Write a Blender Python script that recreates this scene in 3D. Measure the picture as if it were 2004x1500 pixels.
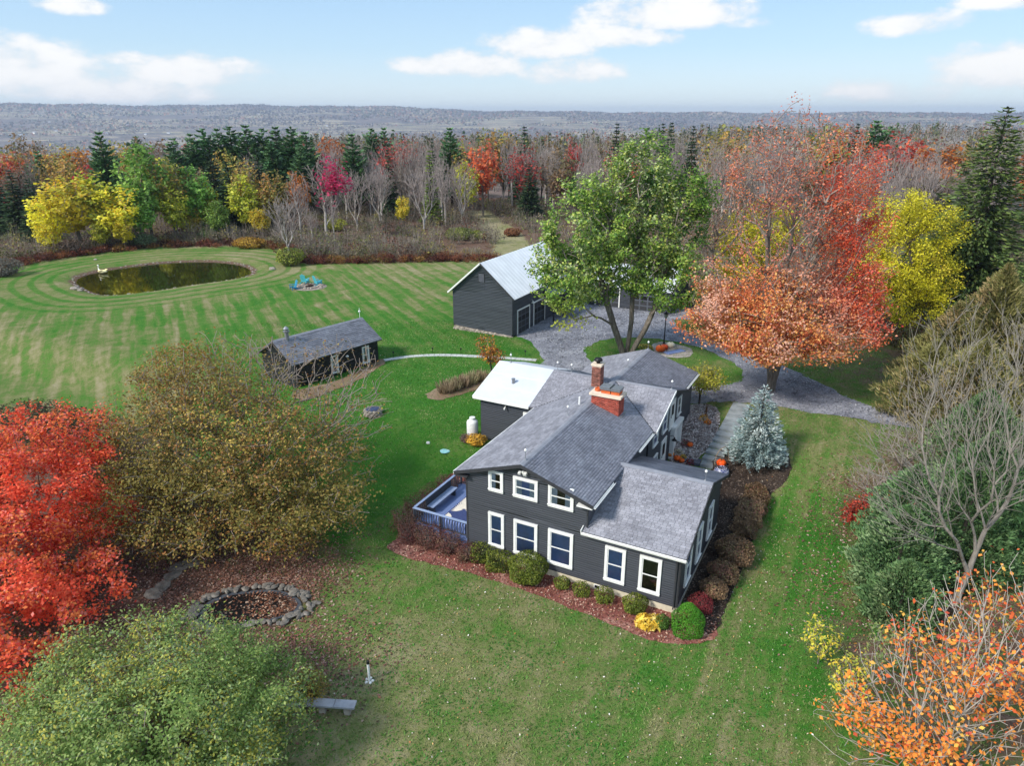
import bpy, math, random
import numpy as np
from mathutils import Vector, Matrix
from mathutils.geometry import tessellate_polygon

for _o in list(bpy.data.objects):
    bpy.data.objects.remove(_o)
SC = bpy.context.scene
COL = SC.collection
R = math.radians

# ------------------------------------------------------------------ camera
CAM_H = 22.0
cam_d = bpy.data.cameras.new('camera')
cam_d.sensor_width = 36.0
cam_d.lens = 36.0 * 1390.0 / 2004.0
cam_d.clip_start = 0.5
cam_d.clip_end = 40000
cam = bpy.data.objects.new('camera', cam_d)
cam.location = (0, 0, CAM_H)
PITCH = math.atan(525.0 / 1390.0)
cam.rotation_euler = (math.pi / 2 - PITCH, 0, 0)
COL.objects.link(cam)
SC.camera = cam

# ------------------------------------------------------------------ light, sky, exposure
SUN_AZ, SUN_EL = 236.0, 40.0
SUN_STRENGTH, SKY_STRENGTH = 1.5, 0.15
sun_d = bpy.data.lights.new('sun', 'SUN')
sun_d.energy = SUN_STRENGTH
sun_d.angle = R(11.0)
sun_d.color = (1.0, 0.95, 0.87)
sun = bpy.data.objects.new('sun', sun_d)
_ts = Vector((math.sin(R(SUN_AZ)) * math.cos(R(SUN_EL)), math.cos(R(SUN_AZ)) * math.cos(R(SUN_EL)), math.sin(R(SUN_EL))))
sun.rotation_euler = _ts.to_track_quat('Z', 'Y').to_euler()
sun.location = (-60, -40, 90)
COL.objects.link(sun)

world = bpy.data.worlds.new('World')
SC.world = world
world.use_nodes = True
SC.view_settings.view_transform = 'Standard'
SC.view_settings.look = 'None'
SC.view_settings.exposure = 1.55
SC.view_settings.gamma = 1.0
SC.view_settings.use_curve_mapping = False
SC.cycles.max_bounces = 6
SC.cycles.diffuse_bounces = 3
SC.cycles.glossy_bounces = 3
SC.cycles.transmission_bounces = 4
SC.cycles.transparent_max_bounces = 8
SC.cycles.volume_bounces = 0
SC.cycles.sample_clamp_indirect = 4.0


class NT:
    """small helper to write node trees"""
    def __init__(self, tree):
        self.t = tree
        self.n = tree.nodes
        self.l = tree.links

    def new(self, kind, **kw):
        nd = self.n.new(kind)
        for k, v in kw.items():
            setattr(nd, k, v)
        return nd

    def link(self, a, b):
        self.l.new(a, b)

    def val(self, sock, v):
        if hasattr(v, 'is_output') or isinstance(v, bpy.types.NodeSocket):
            self.l.new(v, sock)
        else:
            sock.default_value = v

    def math(self, op, a, b=0.0, c=None, clamp=False):
        nd = self.n.new('ShaderNodeMath')
        nd.operation = op
        nd.use_clamp = clamp
        self.val(nd.inputs[0], a)
        self.val(nd.inputs[1], b)
        if c is not None:
            self.val(nd.inputs[2], c)
        return nd.outputs[0]

    def vmath(self, op, a, b):
        nd = self.n.new('ShaderNodeVectorMath')
        nd.operation = op
        self.val(nd.inputs[0], a)
        self.val(nd.inputs[1], b)
        return nd.outputs[0]

    def noise(self, vec, scale, detail=4.0, rough=0.55, dist=0.0):
        nd = self.n.new('ShaderNodeTexNoise')
        nd.inputs['Scale'].default_value = scale
        nd.inputs['Detail'].default_value = detail
        nd.inputs['Roughness'].default_value = rough
        nd.inputs['Distortion'].default_value = dist
        if vec is not None:
            self.l.new(vec, nd.inputs['Vector'])
        return nd.outputs['Fac']

    def ramp(self, fac, stops, interp='LINEAR'):
        nd = self.n.new('ShaderNodeValToRGB')
        cr = nd.color_ramp
        cr.interpolation = interp
        while len(cr.elements) > 1:
            cr.elements.remove(cr.elements[-1])
        first = True
        for p, c in stops:
            el = cr.elements[0] if first else cr.elements.new(p)
            el.position = p
            el.color = (c[0], c[1], c[2], 1) if not isinstance(c, (int, float)) else (c, c, c, 1)
            first = False
        self.val(nd.inputs[0], fac)
        return nd.outputs[0]

    def mix(self, fac, a, b, mode='MIX'):
        nd = self.n.new('ShaderNodeMix')
        nd.data_type = 'RGBA'
        nd.blend_type = mode
        self.val(nd.inputs[0], fac)
        for s, v in ((nd.inputs[6], a), (nd.inputs[7], b)):
            if isinstance(v, bpy.types.NodeSocket):
                self.l.new(v, s)
            else:
                s.default_value = (v[0], v[1], v[2], 1)
        return nd.outputs[2]

    def smooth(self, v, lo, hi):
        nd = self.n.new('ShaderNodeMapRange')
        nd.interpolation_type = 'SMOOTHSTEP'
        nd.inputs[1].default_value = lo
        nd.inputs[2].default_value = hi
        nd.inputs[3].default_value = 0
        nd.inputs[4].default_value = 1
        self.val(nd.inputs[0], v)
        return nd.outputs[0]


def build_world():
    t = NT(world.node_tree)
    t.n.clear()
    out = t.new('ShaderNodeOutputWorld')
    bg = t.new('ShaderNodeBackground')
    bg.inputs['Strength'].default_value = SKY_STRENGTH
    sky = t.new('ShaderNodeTexSky')
    sky.sky_type = 'NISHITA'
    sky.sun_disc = False
    sky.sun_elevation = R(SUN_EL)
    sky.sun_rotation = R(SUN_AZ)
    sky.altitude = 200
    sky.air_density = 1.0
    sky.dust_density = 0.6
    sky.ozone_density = 2.0
    tc = t.new('ShaderNodeTexCoord')
    d = tc.outputs['Generated']
    sep = t.new('ShaderNodeSeparateXYZ')
    t.link(d, sep.inputs[0])
    az = t.math('MULTIPLY', t.math('ARCTAN2', sep.outputs[0], sep.outputs[1]), 180 / math.pi)
    el = t.math('MULTIPLY', t.math('ARCSINE', sep.outputs[2]), 180 / math.pi)
    cmb = t.new('ShaderNodeCombineXYZ')
    t.link(az, cmb.inputs[0])
    t.link(t.math('MULTIPLY', el, 1.8), cmb.inputs[1])
    n1 = t.noise(cmb.outputs[0], 0.28, 6.0, 0.62)
    n2 = t.noise(cmb.outputs[0], 0.09, 3.0, 0.5)
    # cumulus banks: azimuth, elevation, half width, half height, density
    banks = [(-34.5, 2.6, 8.5, 2.3, 1.0), (-27.0, 1.4, 6.5, 1.3, .9), (-36, 4.2, 4.5, 1.2, .6), (-29.0, 6.4, 2.4, 1.0, .85), (-22.5, 2.6, 5.2, 1.5, .85),
             (-27, 3.4, 3.5, .6, .5), (-3.5, 3.3, 5.5, 1.3, .95), (2.0, 4.6, 5.0, 1.6, .9), (4.2, 2.9, 4.2, 1.4, .8), (11.0, 6.6, 6.8, 1.9, 1.0),
             (7.5, 5.2, 5.0, 1.3, .9), (27.0, 5.4, 3.4, 1.1, .85), (33.5, 6.7, 5.0, 1.3, .8), (25.5, 1.4, 4.8, 1.1, .55), (34.0, 2.5, 6.5, 2.2, .85),
             (18.5, 8.6, 1.6, .5, .4), (-28, 8.9, 3.5, .5, .4), (17, 6.0, 1.4, .5, .35)]
    tot = None
    for a0, e0, wa, we, dn in banks:
        dx = t.math('MULTIPLY', t.math('SUBTRACT', az, a0), 1 / wa)
        dy = t.math('MULTIPLY', t.math('SUBTRACT', el, e0), 1 / we)
        # flatter base: compress the lower half
        dy = t.math('ADD', dy, t.math('MULTIPLY', t.math('MINIMUM', dy, 0.0), 0.6))
        r2 = t.math('ADD', t.math('MULTIPLY', dx, dx), t.math('MULTIPLY', dy, dy))
        f = t.math('MULTIPLY', t.math('SUBTRACT', 1.0, r2), dn)
        tot = f if tot is None else t.math('MAXIMUM', tot, f)
    # the rest of the sky: the same scattered cumulus from noise
    far = t.math('MULTIPLY', t.math('MAXIMUM', t.smooth(t.math('ABSOLUTE', az), 40, 50), t.smooth(el, 11, 17)), t.math('SUBTRACT', t.math('MULTIPLY', n2, 4.2), 2.2))
    inview = t.math('SUBTRACT', 1.0, t.math('MAXIMUM', t.smooth(t.math('ABSOLUTE', az), 40, 50), t.smooth(el, 11, 17)))
    tot = t.math('ADD', t.math('MULTIPLY', t.math('MAXIMUM', tot, -1.5), inview), far)
    tot = t.math('ADD', tot, t.math('MULTIPLY', t.math('SUBTRACT', n1, 0.5), 2.6))
    mask = t.math('MULTIPLY', t.smooth(tot, -0.02, 0.7), 0.95)
    mask = t.math('MULTIPLY', mask, t.smooth(el, -1.0, 0.6))
    shade = t.smooth(t.math('ADD', tot, t.math('MULTIPLY', t.math('SUBTRACT', n1, .5), 1.0)), 0.1, 1.0)
    ccol = t.mix(shade, (2.1, 2.16, 2.22), (2.5, 2.48, 2.45))
    grad = t.ramp(t.math('MULTIPLY', t.math('MAXIMUM', el, 0.0), 1 / 90), [(0.0, (1.66, 1.92, 2.08)), (.05, (1.06, 1.52, 1.95)), (.11, (.78, 1.26, 1.88)), (.3, (.9, 1.34, 1.9)), (1, (1.0, 1.42, 1.9))])
    skyc = t.mix(0.9, sky.outputs[0], grad)
    col = t.mix(mask, skyc, ccol)
    t.link(col, bg.inputs['Color'])
    t.link(bg.outputs[0], out.inputs['Surface'])


build_world()

# ------------------------------------------------------------------ survey helpers
_c, _s = math.cos(PITCH), math.sin(PITCH)


def sst(x):
    x = np.clip(x, 0, 1)
    return x * x * (3 - 2 * x)


HAZ = R(27.5)
HU = np.array([math.cos(HAZ), -math.sin(HAZ)])     # house: along the front wall, to the right
HV = np.array([math.sin(HAZ), math.cos(HAZ)])      # house: away along the ridge
HC = np.array([7.695, 27.419])                     # right front corner of the house
POND_C, POND_IN = None, None


def house_uv(x, y):
    qx, qy = x - HC[0], y - HC[1]
    return qx * HU[0] + qy * HU[1], qx * HV[0] + qy * HV[1]


def base_z(x, y):
    x = np.asarray(x, float)
    y = np.asarray(y, float)
    u, v = house_uv(x, y)
    k = sst((u + 12) / 7)
    z = 1.8 * sst((v - (4 + 6.5 * k)) / (6 + 3 * k))
    r = np.hypot(x, y)
    az = np.degrees(np.arctan2(x, y))
    r0 = 172 + 58 * sst((az + 30) / 25) + 330 * sst((az - 6) / 20)
    beh = sst((np.abs(az) - 70) / 30)
    drop = 128 * sst((r - r0) / 2100.0) * (1 - beh)
    rid = 104 - 62 * sst((az + 14) / 17) - 12 * sst((az - 4) / 14) + 6 * np.sin(az * 0.55) + 4.5 * np.sin(az * 1.3 + 1) + 2.0 * np.sin(az * 4.1)
    hill = (128 + rid) * sst((r - 4300) / 4300.0) * (1 - beh)
    roll = 16 * np.sin(x * 0.0021 + 1.3) * np.cos(y * 0.0017 + x * 0.0006) * sst((r - 1600) / 1500) * (1 - sst((r - 7000) / 1500)) * (1 - beh)
    roll = roll + 24 * np.exp(-((r - 5200) / 500.0) ** 2) * (0.6 + 0.4 * np.sin(az * .31 + 2)) * (1 - beh)
    return z - drop + hill + roll


def pix_ray(px, py):
    dx, dy = (px - 1002) / 1390.0, (750 - py) / 1390.0
    return np.array([dx, _c + dy * _s, -_s + dy * _c])


def at(px, py, z=None, dz=0.0):
    """a point of the survey photograph -> metres on the ground (or at height z)"""
    r = pix_ray(px, py)
    if z is not None:
        t = (z - CAM_H) / r[2]
        return float(r[0] * t), float(r[1] * t)
    zz = 0.0
    for _ in range(60):
        t = (zz + dz - CAM_H) / r[2]
        x, y = r[0] * t, r[1] * t
        zz = 0.5 * zz + 0.5 * float(base_z(x, y))
    return float(x), float(y)


def height_to(px, py, x, y):
    """height of a thing standing at (x, y) whose top is seen at row py"""
    r = pix_ray(px, py)
    return CAM_H + r[2] * (y / r[1])


def smooth_loop(pts, n=8):
    """closed Catmull-Rom"""
    out = []
    m = len(pts)
    for i in range(m):
        p0, p1, p2, p3 = [np.array(pts[(i + k - 1) % m], float) for k in range(4)]
        for j in range(n):
            t = j / n
            out.append(tuple(0.5 * ((2 * p1) + (-p0 + p2) * t + (2 * p0 - 5 * p1 + 4 * p2 - p3) * t * t + (-p0 + 3 * p1 - 3 * p2 + p3) * t ** 3)))
    return out


def smooth_line(pts, n=6):
    out = []
    P = [np.array(p, float) for p in pts]
    P = [2 * P[0] - P[1]] + P + [2 * P[-1] - P[-2]]
    for i in range(1, len(P) - 2):
        p0, p1, p2, p3 = P[i - 1:i + 3]
        for j in range(n):
            t = j / n
            out.append(0.5 * ((2 * p1) + (-p0 + p2) * t + (2 * p0 - 5 * p1 + 4 * p2 - p3) * t * t + (-p0 + 3 * p1 - 3 * p2 + p3) * t ** 3))
    out.append(P[-2])
    return out


def loop_at(pxs, n=8, smooth=True):
    pts = [at(*p) for p in pxs]
    return smooth_loop(pts, n) if smooth else pts


def inside(poly, x, y):
    x = np.asarray(x, float)
    y = np.asarray(y, float)
    P = np.array([(p[0], p[1]) for p in poly])
    res = np.zeros(x.shape, bool)
    j = len(P) - 1
    for i in range(len(P)):
        xi, yi, xj, yj = P[i, 0], P[i, 1], P[j, 0], P[j, 1]
        c = ((yi > y) != (yj > y)) & (x < (xj - xi) * (y - yi) / (yj - yi + 1e-12) + xi)
        res ^= c
        j = i
    return res


def seg_dist(poly, x, y, closed=True):
    x = np.asarray(x, float)
    y = np.asarray(y, float)
    P = np.array([(p[0], p[1]) for p in poly])
    d = np.full(x.shape, 1e9)
    n = len(P)
    for i in range(n if closed else n - 1):
        a, b = P[i], P[(i + 1) % n]
        ab = b - a
        t = np.clip(((x - a[0]) * ab[0] + (y - a[1]) * ab[1]) / (ab @ ab + 1e-12), 0, 1)
        d = np.minimum(d, np.hypot(x - a[0] - t * ab[0], y - a[1] - t * ab[1]))
    return d


POND = loop_at([(143, 547), (160, 560), (205, 573), (285, 567), (380, 553), (450, 543), (493, 532), (487, 519), (455, 511), (400, 507), (330, 509), (260, 516), (200, 525), (158, 535)], 6)
_pa = np.array(POND)
POND_C = _pa.mean(0)


def ground_z(x, y):
    z = base_z(x, y)
    x = np.asarray(x, float)
    y = np.asarray(y, float)
    near = (np.abs(x - POND_C[0]) < 40) & (np.abs(y - POND_C[1]) < 30)
    if np.any(near):
        xs, ys = np.atleast_1d(x)[np.atleast_1d(near)], np.atleast_1d(y)[np.atleast_1d(near)]
        d = seg_dist(POND, xs, ys)
        ins = inside(POND, xs, ys)
        dep = np.where(ins, -0.34 - 1.2 * sst(d / 2.5), -0.34 * (1 - sst(d / 1.6)))
        zz = np.atleast_1d(np.array(z, float)).copy()
        zz[np.atleast_1d(near)] += dep
        return zz.reshape(z.shape) if np.ndim(z) else float(zz[0])
    return z


def gz(x, y):
    return float(ground_z(np.array([x]), np.array([y]))[0])


def lin(r, g, b, k=1.0):
    f = lambda c: (c / 255 / 12.92 if c / 255 <= 0.04045 else ((c / 255 + 0.055) / 1.055) ** 2.4)
    return (f(r) * k, f(g) * k, f(b) * k)


# ------------------------------------------------------------------ materials
MATS = {}


def mat(name, col, rough=0.8, vary=0.18, scale=6.0, bump=0.0, bscale=None, metal=0.0, spec=0.3, col2=None, island=0.0, coat=0.0, stretch=None):
    if name in MATS:
        return MATS[name]
    m = bpy.data.materials.new(name)
    m.use_nodes = True
    t = NT(m.node_tree)
    b = t.n['Principled BSDF']
    tc = t.new('ShaderNodeTexCoord')
    vec = tc.outputs['Object']
    if stretch:
        mp = t.new('ShaderNodeMapping')
        mp.inputs['Scale'].default_value = stretch
        t.link(vec, mp.inputs['Vector'])
        vec = mp.outputs[0]
    n1 = t.noise(vec, scale, 5, 0.6)
    c2 = col2 or tuple(c * (1 - vary * 1.6) for c in col)
    c1 = col if col2 else tuple(min(1, c * (1 + vary)) for c in col)
    c = t.mix(t.smooth(n1, 0.3, 0.7), c2, c1)
    if island:
        geo = t.new('ShaderNodeNewGeometry')
        k = t.math('ADD', t.math('MULTIPLY', geo.outputs['Random Per Island'], 2 * island), 1 - island)
        hsv = t.new('ShaderNodeHueSaturation')
        t.link(k, hsv.inputs['Value'])
        t.link(c, hsv.inputs['Color'])
        c = hsv.outputs[0]
    t.link(c, b.inputs['Base Color'])
    b.inputs['Roughness'].default_value = rough
    b.inputs['Metallic'].default_value = metal
    b.inputs['Specular IOR Level'].default_value = spec
    b.inputs['Coat Weight'].default_value = coat
    if bump:
        bp = t.new('ShaderNodeBump')
        bp.inputs['Strength'].default_value = min(1.0, bump)
        bp.inputs['Distance'].default_value = 0.03
        t.link(t.noise(vec, bscale or scale * 4, 4, 0.6), bp.inputs['Height'])
        t.link(bp.outputs[0], b.inputs['Normal'])
    MATS[name] = m
    return m


def leaf_mat(name, trans=0.35, hue=0.03, val=0.25, rough=0.55):
    """leaf colour comes from the mesh's own per-leaf colour attribute"""
    if name in MATS:
        return MATS[name]
    m = bpy.data.materials.new(name)
    m.use_nodes = True
    t = NT(m.node_tree)
    t.n.clear()
    out = t.new('ShaderNodeOutputMaterial')
    at_ = t.new('ShaderNodeAttribute', attribute_name='Col')
    oi = t.new('ShaderNodeObjectInfo')
    hsv = t.new('ShaderNodeHueSaturation')
    t.link(t.math('ADD', t.math('MULTIPLY', oi.outputs['Random'], 2 * hue), 0.5 - hue), hsv.inputs['Hue'])
    t.link(t.math('ADD', t.math('MULTIPLY', oi.outputs['Random'], val), 1 - val / 2), hsv.inputs['Value'])
    t.link(at_.outputs['Color'], hsv.inputs['Color'])
    p = t.new('ShaderNodeBsdfPrincipled')
    p.inputs['Roughness'].default_value = rough
    p.inputs['Specular IOR Level'].default_value = 0.25
    t.link(hsv.outputs[0], p.inputs['Base Color'])
    if trans > 0:
        tr = t.new('ShaderNodeBsdfTranslucent')
        t.link(hsv.outputs[0], tr.inputs['Color'])
        mx = t.new('ShaderNodeMixShader')
        mx.inputs[0].default_value = trans
        t.link(p.outputs[0], mx.inputs[1])
        t.link(tr.outputs[0], mx.inputs[2])
        t.link(mx.outputs[0], out.inputs['Surface'])
    else:
        t.link(p.outputs[0], out.inputs['Surface'])
    MATS[name] = m
    return m


# ------------------------------------------------------------------ mesh helpers
def link(o, parent=None):
    COL.objects.link(o)
    if parent is not None:
        o.parent = parent
    return o


def npmesh(name, V, F, mats, col=None, mi=None, smooth=False):
    """V (n,3), F (m,k) equal-sized faces"""
    V = np.asarray(V, np.float32)
    F = np.asarray(F, np.int32)
    me = bpy.data.meshes.new(name)
    me.vertices.add(len(V))
    me.vertices.foreach_set('co', V.ravel())
    k = F.shape[1]
    me.loops.add(F.size)
    me.loops.foreach_set('vertex_index', F.ravel())
    me.polygons.add(len(F))
    me.polygons.foreach_set('loop_start', np.arange(0, F.size, k, dtype=np.int32))
    me.polygons.foreach_set('loop_total', np.full(len(F), k, np.int32))
    if mi is not None:
        me.polygons.foreach_set('material_index', np.asarray(mi, np.int32))
    if smooth:
        me.polygons.foreach_set('use_smooth', np.ones(len(F), bool))
    for m in (mats if isinstance(mats, (list, tuple)) else [mats]):
        me.materials.append(m)
    me.update(calc_edges=True)
    if col is not None:
        ca = me.color_attributes.new('Col', 'FLOAT_COLOR', 'POINT')
        c4 = np.ones((len(V), 4), np.float32)
        c4[:, :3] = col
        ca.data.foreach_set('color', c4.ravel())
    return me


def npobj(name, V, F, mats, parent=None, **kw):
    return link(bpy.data.objects.new(name, npmesh(name, V, F, mats, **kw)), parent)


class MB:
    def __init__(self):
        self.v, self.f, self.m = [], [], []

    def add(self, verts, faces, mi=0):
        o = len(self.v)
        self.v += [tuple(float(c) for c in p) for p in verts]
        self.f += [tuple(i + o for i in f) for f in faces]
        self.m += [mi] * len(faces)
        return self

    def quad(self, a, b, c, d, mi=0):
        return self.add([a, b, c, d], [(0, 1, 2, 3)], mi)

    def box(self, x0, x1, y0, y1, z0, z1, mi=0):
        v = [(x, y, z) for z in (z0, z1) for y in (y0, y1) for x in (x0, x1)]
        return self.add(v, [(0, 2, 3, 1), (4, 5, 7, 6), (0, 1, 5, 4), (2, 6, 7, 3), (0, 4, 6, 2), (1, 3, 7, 5)], mi)

    def obox(self, c, ax, ay, az, mi=0):
        c, ax, ay, az = [np.array(q, float) for q in (c, ax, ay, az)]
        v = [c + sx * ax + sy * ay + sz * az for sz in (-1, 1) for sy in (-1, 1) for sx in (-1, 1)]
        return self.add(v, [(0, 2, 3, 1), (4, 5, 7, 6), (0, 1, 5, 4), (2, 6, 7, 3), (0, 4, 6, 2), (1, 3, 7, 5)], mi)

    def bar(self, a, b, w, h, up=(0, 0, 1), mi=0):
        a, b = np.array(a, float), np.array(b, float)
        d = b - a
        L = np.linalg.norm(d)
        d = d / L
        s = np.cross(d, up)
        s /= np.linalg.norm(s) + 1e-9
        u = np.cross(s, d)
        return self.obox((a + b) / 2, d * L / 2, s * w / 2, u * h / 2, mi)

    def tube(self, pts, r, k=6, mi=0):
        pts = [np.array(p, float) for p in pts]
        rs = r if isinstance(r, (list, tuple)) else [r] * len(pts)
        V, F = [], []
        ref = np.array([0.31, 0.2, 0.93])
        for i, p in enumerate(pts):
            d = pts[min(i + 1, len(pts) - 1)] - pts[max(i - 1, 0)]
            d /= np.linalg.norm(d) + 1e-9
            s = np.cross(d, ref)
            if np.linalg.norm(s) < 0.2:
                s = np.cross(d, (1, 0, 0))
            s /= np.linalg.norm(s)
            u = np.cross(d, s)
            for j in range(k):
                a = 2 * math.pi * j / k
                V.append(p + rs[i] * (s * math.cos(a) + u * math.sin(a)))
        for i in range(len(pts) - 1):
            for j in range(k):
                F.append((i * k + j, i * k + (j + 1) % k, (i + 1) * k + (j + 1) % k, (i + 1) * k + j))
        F.append(tuple(range(k))[::-1])
        F.append(tuple((len(pts) - 1) * k + j for j in range(k)))
        return self.add(V, F, mi)

    def lathe(self, c, prof, k=14, mi=0, rib=0, ribn=8):
        V, F = [], []
        for r, z in prof:
            for j in range(k):
                a = 2 * math.pi * j / k
                rr = r * (1 + rib * math.cos(ribn * a))
                V.append((c[0] + rr * math.cos(a), c[1] + rr * math.sin(a), c[2] + z))
        for i in range(len(prof) - 1):
            for j in range(k):
                F.append((i * k + j, i * k + (j + 1) % k, (i + 1) * k + (j + 1) % k, (i + 1) * k + j))
        F.append(tuple(range(k))[::-1])
        F.append(tuple((len(prof) - 1) * k + j for j in range(k)))
        return self.add(V, F, mi)

    def poly(self, pts, mi=0):
        """flat polygon, any shape"""
        tri = tessellate_polygon([[Vector(p) for p in pts]])
        return self.add(pts, [tuple(t) for t in tri], mi)

    def prism(self, pts, off, mi=0):
        n = len(pts)
        P = [np.array(p, float) for p in pts]
        Q = [p + np.array(off, float) for p in P]
        self.poly(P, mi)
        self.poly([q for q in Q], mi)
        V = P + Q
        return self.add(V, [(i, (i + 1) % n, n + (i + 1) % n, n + i) for i in range(n)], mi)

    def stone(self, c, rx, ry, rz, rng, mi=0):
        """an uneven flattened stone"""
        k = 7
        V = [(c[0], c[1], c[2] + rz)]
        for ring, (rr, zz) in enumerate(((0.62, 0.82), (1.0, 0.1), (0.9, -0.9))):
            for j in range(k):
                a = 2 * math.pi * j / k + ring * .3
                q = rng.uniform(.8, 1.15)
                V.append((c[0] + rx * rr * q * math.cos(a), c[1] + ry * rr * q * math.sin(a), c[2] + rz * zz * rng.uniform(.85, 1.1)))
        F = [(0, 1 + j, 1 + (j + 1) % k) for j in range(k)]
        for ring in range(2):
            o = 1 + ring * k
            F += [(o + j, o + k + j, o + k + (j + 1) % k, o + (j + 1) % k) for j in range(k)]
        return self.add(V, F, mi)

    def build(self, name, mats, parent=None, smooth=False, loc=None, rz=0.0):
        me = bpy.data.meshes.new(name)
        me.from_pydata(self.v, [], self.f)
        for m in (mats if isinstance(mats, (list, tuple)) else [mats]):
            me.materials.append(m)
        me.polygons.foreach_set('material_index', np.array(self.m, np.int32))
        if smooth:
            me.polygons.foreach_set('use_smooth', np.ones(len(self.f), bool))
        me.update()
        o = link(bpy.data.objects.new(name, me), parent)
        if loc is not None:
            o.location = loc
        o.rotation_euler.z = rz
        return o


def tag(o, label=None, cat=None, group=None, kind=None):
    if label:
        o['label'] = label
    if cat:
        o['category'] = cat
    if group:
        o['group'] = group
    if kind:
        o['kind'] = kind
    return o


def thing(name, label, cat, loc=(0, 0, 0), rz=0.0, group=None):
    o = bpy.data.objects.new(name, None)
    o.empty_display_size = 0.3
    o.location = loc
    o.rotation_euler.z = rz
    COL.objects.link(o)
    return tag(o, label, cat, group)


def dup(root, loc, rz=0.0, scale=None, label=None, group=None):
    r = root.copy()
    COL.objects.link(r)
    r.location = loc
    r.rotation_euler.z = rz
    if scale is not None:
        r.scale = scale
    if label:
        r['label'] = label
    if group:
        r['group'] = group
    for ch in root.children:
        c = ch.copy()
        COL.objects.link(c)
        c.parent = r
        for g in ch.children:
            d = g.copy()
            COL.objects.link(d)
            d.parent = c
    return r


def sheet(name, outline, off, material, holes=(), conform=0.0, jitter=0.0, seed=0, kind='structure', parent=None):
    """a flat sheet following the ground, cut to an outline"""
    rng = np.random.default_rng(seed)

    def dense(o):
        o = [np.array(p[:2], float) for p in o]
        out = []
        for i in range(len(o)):
            a, b = o[i], o[(i + 1) % len(o)]
            n = max(1, int(np.linalg.norm(b - a) / max(jitter * 2.5, .5))) if jitter else 1
            for j in range(n):
                p = a + (b - a) * j / n
                if jitter:
                    p = p + rng.normal(0, jitter, 2)
                out.append(p)
        return out
    loops = [dense(outline)] + [dense(h) for h in holes]
    flat = [p for l in loops for p in l]
    tris = tessellate_polygon([[Vector((p[0], p[1], 0)) for p in l] for l in loops])
    import bmesh
    bm = bmesh.new()
    vs = [bm.verts.new((p[0], p[1], 0)) for p in flat]
    for t in tris:
        try:
            bm.faces.new([vs[i] for i in t])
        except ValueError:
            pass
    if conform:
        for _ in range(6):
            es = [e for e in bm.edges if e.calc_length() > conform]
            if not es:
                break
            bmesh.ops.subdivide_edges(bm, edges=es, cuts=1)
            bmesh.ops.triangulate(bm, faces=bm.faces[:])
    bmesh.ops.recalc_face_normals(bm, faces=bm.faces[:])
    co = np.array([v.co[:2] for v in bm.verts])
    z = ground_z(co[:, 0], co[:, 1]) + off
    for v, zz in zip(bm.verts, z):
        v.co.z = zz
    bm.normal_update()
    if bm.faces and sum(f.normal.z for f in bm.faces) < 0:
        bmesh.ops.reverse_faces(bm, faces=bm.faces[:])
    me = bpy.data.meshes.new(name)
    bm.to_mesh(me)
    bm.free()
    me.materials.append(material)
    o = link(bpy.data.objects.new(name, me), parent)
    return tag(o, kind=kind)

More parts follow.
